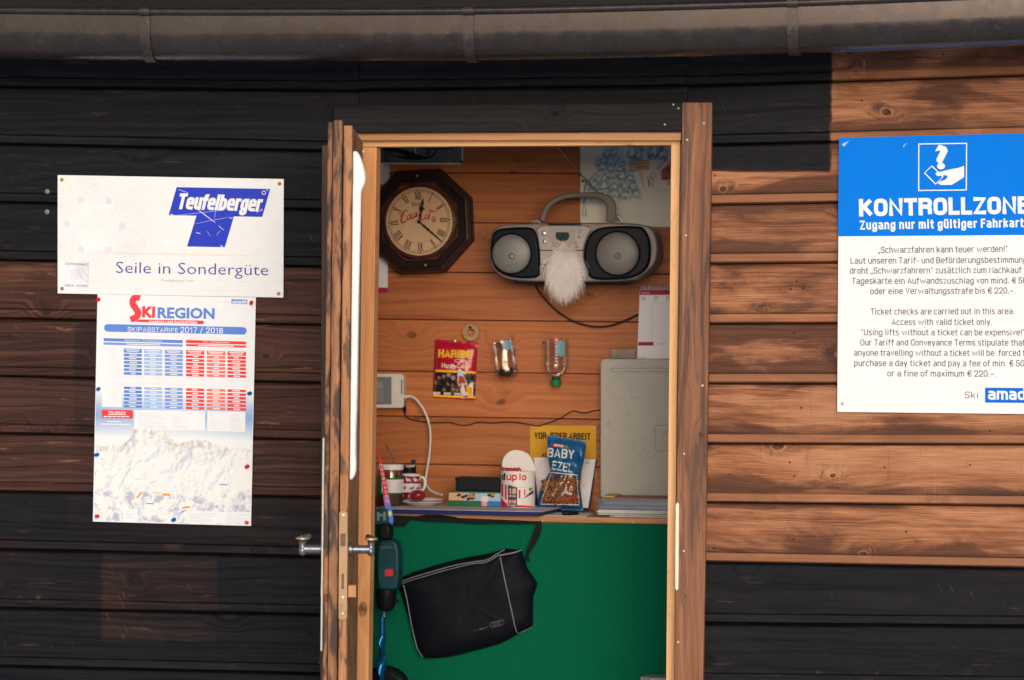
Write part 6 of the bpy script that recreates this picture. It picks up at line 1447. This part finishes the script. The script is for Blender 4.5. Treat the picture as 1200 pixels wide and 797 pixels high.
MB().tube([P(*zh(402, 262), YW-.03), P(*zh(436, 257), YW-.03)], [.006, .0045], n=10).build('plug', mat('cable_white', (.60, .55, .53), .4), wc, smooth=50)
bc = thing('thin_cable', 'thin black cable running in waves across the inner wall to the grey case', 'cable')
bpts = [(474, 478), (476, 488), (482, 491.5), (498, 494.5), (516, 495.5), (527, 495.2), (541, 498.3), (551, 497.6), (560, 494.8), (577, 495.6), (596, 494.6), (612, 496), (630, 499.2), (641, 496), (656, 490.5), (671, 481.8), (684, 484), (697, 481.3), (712, 480)]
MB().tube([P(x, y, YW-.006) for x, y in smoothpath(bpts, 6)], .0016, n=6).build('cable', mat('cable_black', (0.010, 0.010, 0.011), .45), bc, smooth=60)
MB().tube([P(473.5, 469, YW-.02), P(474.2, 479, YW-.014), P(474.6, 484, YW-.008)], [.005, .005, .003], n=10).build('plug', mat('cable_black', (0.010, 0.010, 0.011), .45), bc, smooth=50)
# ---- gummy bag
zhb = zc(500, 390, 9.376)
hb_ = thing('sweets_bag', 'red sweets bag with yellow lettering and a clear window, nailed to the inner wall', 'sweets bag')
mb = MB(); Hq = [zhb(93, 72), zhb(560, 106), zhb(532, 742), zhb(64, 712)]
HY = mb.pillow(Hq, YW-.004, .022, 24, 32, wr=.35, seed=2.0, seam=.06)
mb.build('film', mat('film_red', (.40, .006, .024), .28, var=.12, nscale=40, coat=.4), hb_, smooth=60)
hy = lambda off: (lambda x, y: HY(x, y, off))
s = NT('candy_mix'); v_ = s.n('ShaderNodeTexVoronoi'); v_.inputs['Scale'].default_value = 75; s.l(s.pos(), v_.inputs['Vector']); sep = s.n('ShaderNodeSeparateColor'); s.l(v_.outputs['Color'], sep.inputs[0])
cR = s.n('ShaderNodeValToRGB'); cR.color_ramp.elements[0].color = (.025, .012, .012, 1); cR.color_ramp.elements[1].color = (.36, .26, .20, 1); cR.color_ramp.elements[1].position = .95; e_ = cR.color_ramp.elements.new(.6); e_.color = (.10, .045, .035, 1); s.l(sep.outputs[0], cR.inputs[0])
s.l(s.mix(s.map(v_.outputs['Distance'], .3, .7), cR.outputs[0], (.02, .012, .014)), s.b.inputs['Base Color']); s.b.inputs['Roughness'].default_value = .25; s.b.inputs['Coat Weight'].default_value = .5
MB().patch([zhb(97, 432), zhb(540, 448), zhb(530, 704), zhb(72, 684)], hy(.0008), 14, 12).build('window', s.m, hb_, smooth=60)
mb = MB(); mb.patch([zhb(95, 404), zhb(543, 426), zhb(542, 448), zhb(94, 430)], hy(.0018), 14, 2); mb.patch([zhb(70, 680), zhb(534, 700), zhb(533, 722), zhb(68, 702)], hy(.0018), 14, 2); mb.build('yellow_band', ink('bag_yellow', (232, 168, 22)), hb_, smooth=60)
mb = MB(); mb.grot('HARIBO', zhb(126, 272), zhb(496, 286), 92/9.376, hy(.0018), wt=.25, gap=.06); mb.build('lettering', ink('bag_gold', (216, 168, 44)), hb_, label='yellow brand lettering')
mb = MB(); mb.text('Happy-Cola', zhb(165, 384), zhb(440, 392), 52/9.376, hy(.0018), bold=.02); mb.strip(arc(*zhb(345, 308), 3.8, n=16, ry=1.6), .7, hy(.0018)); mb.build('lettering', ink('bag_cream', (222, 206, 190)), hb_, label='white product lettering')
mb = MB()
for k in range(3): cxx = 100+k*115; mb.patch([zhb(cxx-28, 650+k*5), zhb(cxx+50, 652+k*5), zhb(cxx+50, 682+k*6), zhb(cxx-30, 680+k*6)], hy(.0018), 4, 2)
mb.poly(tr([(342, 405), (372, 400), (405, 440), (402, 470), (440, 545), (452, 600), (470, 560), (505, 545), (512, 600), (508, 700), (388, 724), (372, 640), (340, 560)], zhb), hy(.0034)); mb.build('white_print', ink('bag_cream', (222, 206, 190)), hb_)
mb = MB(); mb.poly(tr([(350, 480), (398, 478), (436, 552), (440, 600), (446, 706), (394, 712), (366, 620), (348, 556)], zhb), hy(.0056)); mb.build('bottle_picture', ink('bag_colared', (168, 62, 70)), hb_)
mb = MB(); mb.poly(tr([(438, 610), (470, 590), (498, 600), (498, 690), (448, 704)], zhb), hy(.0062)); mb.build('bottle_picture', ink('bag_yellow', (232, 168, 22)), hb_)
mb = MB(); mb.poly(tr([(346, 415), (370, 408), (396, 445), (394, 474), (352, 476)], zhb), hy(.0058)); mb.build('bottle_cap', ink('bag_ice', (170, 196, 214)), hb_)
mb = MB(); mb.text('HARIBO', zhb(352, 584), zhb(440, 572), 22/9.376, hy(.0072), bold=.03); mb.build('lettering', ink('bag_cream', (222, 206, 190)), hb_, label='tiny lettering on the printed bottle')
c = zhb(308, 92); nail(hb_, c[0], c[1], YW-.010, .0045, M_NAIL, 'nail')
# ---- tape roll ring
zr = zc(490, 370, 6.0)
tp = MB(); c = P(*zr(376, 117), YW-.001); kt = PX(YW); tp.lathe(c, [(60*kt/6, 0), (60*kt/6, .013), (58*kt/6, .015), (28*kt/6, .015), (25*kt/6, .013), (25*kt/6, 0)], axis=(0, -1, 0), n=40, closed=True)
tr_ = thing('tape_roll', 'pale roll of tape hanging on a black nail above the red sweets bag', 'tape roll')
tp.build('roll', mat('tape_amber', (.36, .21, .10), .3, var=.08, coat=.3), tr_, smooth=40)
MB().tube([P(*zr(362, 78), YW-.020), P(*zr(390, 96), YW-.001)], .003, n=8).build('peg', M_BPL, tr_, smooth=40)
# ---- two cut bottles
def rotz(v, c, a): d = v-c; return c+Vector((d.x*math.cos(a)-d.z*math.sin(a), d.y, d.x*math.sin(a)+d.z*math.cos(a)))
YBt = YW-.034; kb = PX(YBt)
bt = thing('cut_bottle', 'tilted cut off bottle bottom holding small parts, nearer the red sweets bag', 'bottle', 'cut plastic bottles on the inner wall')
cB = P(*zr(628, 436), YBt); rB = 80/6*kb; HB = 262/6*kb
mb = MB(); nseg = 36; vs = []; hs = [0, .03, .08, .14, .2, .28, .36, .44, .52, .6, .68, .76, .84, .92, 1.0]
for i, t in enumerate(hs):
    for k in range(nseg):
        a = 2*math.pi*k/nseg; rr = rB*(min(1, .62+t*3.2) if t < .13 else 1)*(1-.05*(i % 2 if t > .2 else 0)); rr *= 1+.05*mnoise.noise(Vector((math.cos(a)*2, math.sin(a)*2, t*5)))
        zt_ = t*HB + (.006*math.sin(a*1+1.0)+.003*math.sin(3*a) if i == len(hs)-1 else 0) + (.004*abs(math.sin(2.5*a)) if i == 0 else 0)
        vs.append(rotz(cB+Vector((rr*math.cos(a), rr*math.sin(a)*.92, zt_)), cB, rad(8)))
fs = [(i*nseg+k, i*nseg+(k+1) % nseg, (i+1)*nseg+(k+1) % nseg, (i+1)*nseg+k) for i in range(len(hs)-1) for k in range(nseg)]; mb.add(vs, fs+[tuple(range(nseg-1, -1, -1))])
M_PET = clear('pet_plastic', (.93, .93, .94), .06)
mb.build('bottle_half', M_PET, bt, smooth=60)
mb = MB(); R = random.Random(17)
for i in range(26): a = R.uniform(0, 6.28); rr = rB*.7*math.sqrt(R.random()); p = rotz(cB+Vector((rr*math.cos(a), rr*math.sin(a), .008+R.random()*.016)), cB, rad(8)); d = Vector((R.gauss(0, 1), R.gauss(0, 1), R.gauss(0, .5))).normalized()*.007; mb.tube([p-d, p+d], .0022, n=6)
mb.build('small_parts', mat('parts_dark', (.03, .032, .038), .35, .5, var=.4), bt, stuff=True)
def stick(cc, rr, a0, a1, z0, z1, rt, name, m_, par):
    mb_ = MB(); n = 10; vs = []
    for j in range(n+1):
        for i in range(n+1):
            u, v = i/n*2-1, j/n*2-1; s_ = math.sqrt(max(0, 1-v*v)); a = rad((a0+a1)/2)+rad((a1-a0)/2)*u*s_; vs.append(rotz(cc+Vector(((rr)*math.cos(a), (rr)*math.sin(a), (z0+z1)/2+(z1-z0)/2*v)), cc, rt))
    mb_.add(vs, [(j*(n+1)+i, j*(n+1)+i+1, (j+1)*(n+1)+i+1, (j+1)*(n+1)+i) for j in range(n) for i in range(n)]); return mb_.build(name, m_, par, smooth=60)
M_STK = mat('sticker_blue', (.16, .30, .36), .35, var=.1)
stick(cB, rB*1.04, -86, -36, HB*.72, HB*.985, rad(8), 'sticker', M_STK, bt)
b2 = thing('cut_bottle', 'upright cut bottle top, upside down with its green cap below', 'bottle', 'cut plastic bottles on the inner wall')
cN = P(*zr(969, 492), YBt); k6 = kb/6; rT2 = 84*k6
mb = MB(); pf = [(26*k6, 62*k6), (30*k6, 66*k6), (60*k6, 84*k6), (78*k6, 110*k6), (84*k6, 140*k6)]
for i in range(1, 10): pf += [(84*k6, (140+i*21-8)*k6), (81.5*k6, (140+i*21-4)*k6), (84*k6, (140+i*21)*k6)]
mb.shell(cN, pf, n=40); top = max(v.z for v in mb.v)
for v in mb.v:
    if v.z > top-1e-5: v.z += .002*math.sin(v.x*900)
mb.build('bottle_half', M_PET, b2, smooth=50)
MB().lathe(cN, [(33*k6, 0), (36*k6, 3*k6), (36*k6, 40*k6), (34*k6, 42*k6), (1e-5, 42*k6)], n=30).build('cap', mat('cap_green', (.004, .16, .055), .4), b2, bevel=.0004, smooth=40)
MB().lathe(cN+Vector((0, 0, 43*k6)), [(29*k6, 0), (31*k6, 4*k6), (27*k6, 18*k6)], n=30).build('neck', mat('neck_dark', (.01, .05, .04), .3), b2, smooth=40)
stick(cN, rT2*1.02, -82, -38, 200*k6, 318*k6, 0, 'sticker', M_STK, b2)
pin(*zr(884, 190), mat('pin_navy', (20, 30, 90), .3), 'tiny dark blue pin beside the upside down bottle', Y=YW, group='push pins on the inner wall', s=.6)
# ---- lanyard
zy = zc(430, 490, 6.132)
lan = thing('lanyard', 'red ribbon lanyard fading to blue, hanging slanted beside the jar', 'lanyard')
YLn = .53
L_ = [(74, 200), (88, 330), (104, 430), (118, 560), (126, 620), (140, 690), (152, 760), (160, 800)]; Rr = [(80, 200), (108, 320), (134, 430), (156, 550), (170, 620), (186, 690), (190, 740), (172, 790)]
def ribbon(i0, i1, nm, m_):
    vs = []
    for (a, b) in list(zip(L_, Rr))[i0:i1+1]: 
        for q in (a, b): vs.append(P(*zy(*q), YLn))
    n = i1-i0; fr_ = vs; MBx = MB()
    bk = [v+Vector((0, .0012, 0)) for v in vs]; N2 = len(vs)
    f = [(2*i, 2*i+1, 2*i+3, 2*i+2) for i in range(n)]+[(N2+2*i, N2+2*i+2, N2+2*i+3, N2+2*i+1) for i in range(n)]
    f += [(2*i, 2*i+2, N2+2*i+2, N2+2*i) for i in range(n)]+[(2*i+1, N2+2*i+1, N2+2*i+3, 2*i+3) for i in range(n)]
    return MBx.add(vs+bk, f).build(nm, m_, lan)
ribbon(0, 3, 'red_ribbon', mat('ribbon_red', (.58, .035, .055), .5, var=.08)); ribbon(3, 4, 'violet_ribbon', mat('ribbon_violet', (.40, .16, .42), .5)); ribbon(4, 7, 'blue_ribbon', mat('ribbon_blue', (.10, .20, .62), .5, var=.08))
mb = MB()
for t in range(9):
    y = 330+t*32; x = 100+(y-330)*.19; mb.strip(tr([(x-8, y), (x+10, y+4), (x+6, y+18), (x-6, y+14)], zy), 1.0, YLn-.001, closed=True)
mb.build('ribbon_print', ink('ribbon_pale', (238, 180, 190)), lan)
MB().disc(*zy(161, 685), 3.2, 3.4, YLn-.001, 12).build('emblem', ink('ribbon_yellow', (214, 200, 90)), lan); MB().disc(*zy(163, 688), 1.6, 1.8, YLn-.0016, 10).build('emblem', ink('ribbon_white', (226, 214, 210)), lan)
MB().strip([zy(100, 330), zy(78, 206)], .1, YLn+.0015).build('cord', mat('cable_black', (0.010, 0.010, 0.011), .45), lan)
# ---- cordless drill with a long blue auger
zd_ = zc(340, 580, 3.671); YDr = .50
M_TEAL = mat('drill_teal', (.006, .045, .062), .4, var=.15, coat=.15); M_DBK = mat('drill_black', (.005, .006, .008), .5, var=.2, spec=.12)
drl = thing('cordless_drill', 'teal cordless drill standing nose down with a long blue auger bit beside the door', 'drill')
kd_ = PX(YDr); cD = P(*zd_(420, 0), YDr)
def dv(x, y): return P(*zd_(x, y), YDr)
MB().prism(tr([(382, 212), (392, 197), (440, 194), (458, 206), (467, 245), (468, 330), (462, 395), (450, 410), (388, 410), (376, 395), (372, 320), (374, 250)], zd_), YDr-.028, .062).build('motor_housing', M_TEAL, drl, bevel=.010, seg=3, smooth=50)
MB().prism(tr([(407, 320), (442, 319), (443, 349), (408, 351)], zd_), YDr-.0295, .003).build('red_badge', mat('badge_red', (.50, .035, .05), .35), drl, bevel=.0006)
for y in (232, 256, 278): MB().prism(tr([(392, y), (448, y-3), (450, y+6), (392, y+9)], zd_), YDr-.0300, .004).build('vent_rib', M_TEAL, drl, bevel=.001)
MB().prism(tr([(388, 222), (440, 218), (444, 238), (388, 242)], zd_), YDr-.0286, .003).build('grip_patch', mat('grip_grey', (.05, .07, .09), .5), drl, bevel=.001)
MB().prism(tr([(462, 260), (470, 262), (471, 320), (464, 322)], zd_), YDr-.01, .02).build('side_stripe', mat('badge_red', (.50, .035, .05), .35), drl, bevel=.001)
def ver(x, y): return dv(x, y)
ctr = dv(414, 410); kq = kd_/3.671
MB().lathe(Vector((ctr.x, YDr, ctr.z)), [(44*kq, 2*kq), (46*kq, -10*kq), (42*kq, -30*kq), (40*kq, -60*kq), (30*kq, -82*kq), (16*kq, -90*kq)], n=28).build('chuck', M_DBK, drl, smooth=35)
MB().prism(tr([(448, 448), (466, 452), (470, 462), (450, 468)], zd_), YDr-.006, .012).build('mode_lever', M_DBK, drl, bevel=.002)
q = dv(404, 494); MB().lathe(Vector((q.x, YDr, q.z)), [(11*kq, 0), (11*kq, -8*kq), (8*kq, -12*kq), (9*kq, -30*kq)], n=16).build('bit_shank', M_CHR, drl, smooth=40)
# handle and battery (towards the back and up)
MB().prism(tr([(380, 196), (378, 150), (386, 124), (424, 120), (432, 150), (430, 196)], zd_), YDr-.005, .05).build('grip', M_DBK, drl, bevel=.008, seg=3, smooth=50)
MB().prism(tr([(352, 64), (414, 62), (418, 128), (352, 130)], zd_), YDr+.0, .08).build('battery', M_TEAL, drl, bevel=.004, smooth=50)
mb = MB(); BYy = YDr-.001
for x0, x1 in ((374, 384), (400, 412)): mb.poly(tr([(x0, 74), (x1, 74), (x1, 110), (x0, 110)], zd_), BYy)
mb.poly(tr([(384, 82), (400, 82), (400, 92), (384, 92)], zd_), BYy-.0003); mb.build('battery_mark', mat('mark_grey', (.13, .19, .21), .5), drl)
# auger: twisted flat blade, down to the floor
mb = MB(); zA, zB_ = dv(404, 522).z, FLOOR+.002; xA = dv(396, 522).x; n = 150; Lr = 22*kq; tw_ = 2*math.pi/(250*kq)
vs = []; prof_n = 10
for i in range(n+1):
    z_ = zA+(zB_-zA)*i/n; a = (zA-z_)*tw_*.5+.4 if (zA-z_) > 90*kq else .4+90*kq*tw_*.5*0
    grow = min(1, max(0.62, ((zA-z_)-60*kq)/(40*kq))); a = max(0, (zA-z_)-70*kq)*tw_
    for k in range(prof_n):
        t = 2*math.pi*k/prof_n; u, v = math.cos(t)*Lr*(grow if True else 1), math.sin(t)*Lr*(.62 if grow < .9 else .50)
        vs.append((xA+u*math.cos(a)-v*math.sin(a)-.00*i, YDr+u*math.sin(a)+v*math.cos(a), z_))
mb.add(vs, [(i*prof_n+k, i*prof_n+(k+1) % prof_n, (i+1)*prof_n+(k+1) % prof_n, (i+1)*prof_n+k) for i in range(n) for k in range(prof_n)]+[tuple(range(prof_n)), tuple(n*prof_n+k for k in range(prof_n-1, -1, -1))])
mb.build('auger_bit', mat('auger_blue', (.006, .10, .26), .22, .55, var=.2), drl, smooth=60)
# ---- shoulder bag on the green cloth
zs = zc(450, 600, 4.045); YSb = .600
sbag = thing('shoulder_bag', 'black laptop shoulder bag with grey piping hanging tilted on the green cloth', 'bag')
out = [(62, 332), (95, 306), (130, 288), (230, 256), (340, 226), (420, 210), (480, 200), (540, 184), (575, 171), (600, 176), (652, 177), (660, 200), (680, 268), (708, 306), (728, 338), (718, 372), (708, 400), (706, 470), (706, 544), (670, 560), (640, 576), (600, 598), (560, 620), (490, 642), (420, 660), (360, 676), (300, 688), (240, 694), (186, 692), (165, 672), (150, 636), (122, 520), (88, 410)]
cen = (400, 440)
def sbY(x, y):
    X, Yy = (x-450)*4.045, (y-600)*4.045; dx, dy = X-cen[0], Yy-cen[1]
    # radial distance ratio to outline
    best = 1e9; n = len(out)
    for i in range(n):
        a, b = out[i], out[(i+1) % n]; ex, ey = b[0]-a[0], b[1]-a[1]; den = dx*ey-dy*ex
        if abs(den) < 1e-9: continue
        t = ((a[0]-cen[0])*ey-(a[1]-cen[1])*ex)/den; s_ = ((a[0]-cen[0])*dy-(a[1]-cen[1])*dx)/den
        if t > 0 and -1e-6 <= s_ <= 1+1e-6: best = min(best, t)
    r_ = min(1, 1/max(best, 1e-6)) if best < 1e8 else 0
    k = (1-r_**5)**.6
    return YSb-.004-.046*k*(1+.10*mnoise.noise(Vector((X*.008, Yy*.012, 2)))+.10*mnoise.noise(Vector((X*.022+Yy*.012, Yy*.008, 6)))+.06*mnoise.noise(Vector((X*.04, Yy*.03+X*.02, 9))))
mb = MB(); rings = [1.0, .985, .95, .9, .82, .72, .6, .45, .3, .15]; op = []
for i in range(len(out)):
    a, b = out[i], out[(i+1) % len(out)]
    for k in range(3): op.append((a[0]+(b[0]-a[0])*k/3, a[1]+(b[1]-a[1])*k/3))
n = len(op); vs = [P(*zs(x, y), YSb) for x, y in op]
for r_ in rings:
    for (x, y) in op: q = zs(cen[0]+(x-cen[0])*r_*.999, cen[1]+(y-cen[1])*r_*.999); vs.append(P(q[0], q[1], sbY))
vs.append(P(*zs(*cen), sbY)); m_ = len(rings)
fs = [(i*n+k, i*n+(k+1) % n, (i+1)*n+(k+1) % n, (i+1)*n+k) for i in range(m_) for k in range(n)]+[(m_*n+k, m_*n+(k+1) % n, (m_+1)*n) for k in range(n)]+[tuple(range(n-1, -1, -1))]
mb.add(vs, fs); mb.build('bag_body', mat('bag_nylon', (.0024, .0036, .0078), .7, var=.2, nscale=400, bump=.3, spec=.15), sbag, smooth=70)
M_PIP = mat('piping_grey', (.17, .175, .19), .5)
def piping(pts, r_=.0016, nm='piping'):
    q = smoothpath(pts, 7); MB().tube([P(*zs(x, y), sbY)-Vector((0, .0012, 0)) for x, y in q], r_, n=6).build(nm, M_PIP, sbag, smooth=60)
piping([(66, 336), (130, 312), (230, 282), (340, 252), (430, 236), (490, 226), (540, 196), (572, 178)]); piping([(66, 346), (130, 324), (250, 288), (340, 264), (420, 245), (470, 241), (510, 226), (548, 200)], .0013)
piping([(93, 345), (110, 420), (128, 520), (146, 600), (160, 650), (184, 688)]); piping([(551, 214), (566, 290), (590, 400), (612, 500), (626, 560), (640, 574), (672, 560), (704, 544)]); piping([(548, 206), (580, 200), (620, 192), (650, 180)], .0022)
mb = MB()
zo = zc(550, 715, 24.0)
for i, (cx, cy) in enumerate(((662, 412), (742, 392), (824, 372), (900, 350))): mb.strip(arc(*zo(cx, cy), 3.0, n=22, ry=3.1), .55, lambda x, y, i=i: sbY(x, y)-.0012-i*.0002)
mb.build('emblem', mat('emblem_grey', (.10, .11, .12), .4), sbag, label='four linked grey rings')
mb = MB(); mb.text('design', zo(272, 568), zo(505, 496), 44/24, lambda x, y: sbY(x, y)-.0012, bold=.03); mb.build('lettering', mat('emblem_grey', (.10, .11, .12), .4), sbag, label='tiny grey word')
mb = MB(); mb.text('Audi', zo(92, 608), zo(240, 572), 40/24, lambda x, y: sbY(x, y)-.0012, bold=.03); mb.build('lettering', mat('emblem_red', (.10, .014, .03), .4), sbag, label='tiny dark red word')
def strap(pl, pr, y, th, nm, m_, par):
    f = [P(*zs(*q), y) for q in pl+pr[::-1]]; return MB().prism3(f, [v+Vector((0, th, 0)) for v in f]).build(nm, m_, par, bevel=.0006)
strap([(728, 46), (715, 80), (700, 120), (684, 160), (672, 196), (668, 230)], [(748, 40), (744, 90), (730, 130), (706, 168), (684, 200), (690, 236)], YSb-.012, .003, 'strap', mat('strap_black', (.0045, .005, .008), .7, spec=.15), sbag)
# ---- black strap end under the pad, black bundle on the floor, pen, crate
st2 = MB(); pts = [(155, 20), (200, 12), (270, 14), (340, 24), (366, 40), (355, 50), (300, 44), (240, 36), (190, 32)]
f = [P(*zs(*q), .596) for q in pts]; st2.prism3(f, [v+Vector((0, .008, 0)) for v in f]); tag(st2.build('pouch', mat('strap_black', (.0045, .005, .008), .7, spec=.15), bevel=.002), 'flat black pouch hanging under the edge of the desk pad', 'pouch')
st3 = MB(); f = [P(*q, .594) for q in [(460, 604), (634, 611), (634, 614), (560, 614), (500, 611), (480, 609), (474, 617), (462, 616)]]; st3.prism3(f, [v+Vector((0, .012, 0)) for v in f]); tag(st3.build('black_strap', mat('strap_black', (.0045, .005, .008), .7, spec=.15), bevel=.001), 'black strap stretched along the lower edge of the desk pad', 'strap')
bun = thing('black_holdall', 'black bag with green piping lying on the floor at the foot of the counter', 'bag')
zf_ = zc(435, 740, 13.98); YBn = .54
tp_ = P(*zf_(240, 580), YBn).z
vs_ = [(-40, 640), (100, 590), (240, 575), (420, 640), (520, 730), (560, 800), (620, 1100)]
f = [P(*zf_(*q), YBn) for q in vs_]; f = [Vector((v.x, v.y, v.z)) for v in f]+[Vector((P(*zf_(620, 900), YBn).x, YBn, FLOOR+.001)), Vector((P(*zf_(-40, 900), YBn).x, YBn, FLOOR+.001))]
MB().prism3(f, [v+Vector((0, .05, 0)) for v in f]).build('bag_body', mat('bag_nylon', (.0024, .0036, .0078), .7), bun, bevel=.01, smooth=50)
MB().tube([P(*zf_(x, y), YBn-.001) for x, y in smoothpath([(330, 690), (380, 735), (440, 775), (520, 810)], 5)], .0022, n=6).build('green_piping', mat('piping_green', (.006, .07, .03), .5), bun, smooth=60)
tag(MB().tube([at(665, .625, ZT_+.0075)+Vector((-.016, 0, 0)), at(665, .625, ZT_+.0075)+Vector((-.008, 0, 0)), at(665, .63, ZT_+.0075)+Vector((.008, 0, .0)), at(665, .66, ZT_+.006)+Vector((.03, 0, 0))], [.003, .0065, .006, .003], n=12).build('marker', M_BPL, smooth=50), 'stubby black marker lying on the counter by the pretzel bag', 'marker')
tag(MB().wbox((P(690, 600, .66).x-.0, .615, ZT_+.0003), (P(636, 600, .66).x, .76, ZT_+.0016)).build('paper_sheet', mat('stack_white', (0.62, .60, .58), .6)), 'white sheet lying flat on the counter between the desk pad and the paper stack', 'paper')
zc_ = zc(740, 780, 20.0); YCr = .50
cr_ = thing('grey_crate', 'grey lidded plastic crate just rising into view at the foot of the doorway', 'crate')
xL, xR_ = P(750.8, 790, YCr).x, P(806, 790, YCr).x; zt1 = P(756, 793, YCr).z; zt2 = P(770, 794.6, YCr).z; xm_ = P(761.8, 793, YCr).x
MB().wbox((xL+.002, YCr, FLOOR), (xR_, YCr+.09, zt2)).build('crate_body', mat('crate_grey', (.33, .31, .34), .5), cr_, bevel=.002)
MB().wbox((xL, YCr-.006, zt1-.05), (xm_, YCr-.001, zt1)).build('clip', mat('crate_clip', (.20, .19, .21), .5), cr_, bevel=.001)
for i in range(5): MB().wbox((xm_+.006+i*.008, YCr-.004, zt2-.03), (xm_+.010+i*.008, YCr-.0005, zt2+.001)).build('rib', mat('crate_grey', (.33, .31, .34), .5), cr_)

# ---------------------------------------------------------------- put every thing's origin at its base
def descend(o):
    for c in o.children:
        yield c
        yield from descend(c)
bpy.context.view_layer.update()
for r_ in ROOTS:
    obs = [r_]+list(descend(r_)); vs = [v.co for o in obs if o.type == 'MESH' for v in o.data.vertices]
    if not vs: continue
    b = Vector(((min(v.x for v in vs)+max(v.x for v in vs))/2, (min(v.y for v in vs)+max(v.y for v in vs))/2, min(v.z for v in vs)))
    for o in obs:
        if o.type == 'MESH': o.data.transform(Matrix.Translation(-b))
    r_.location = b
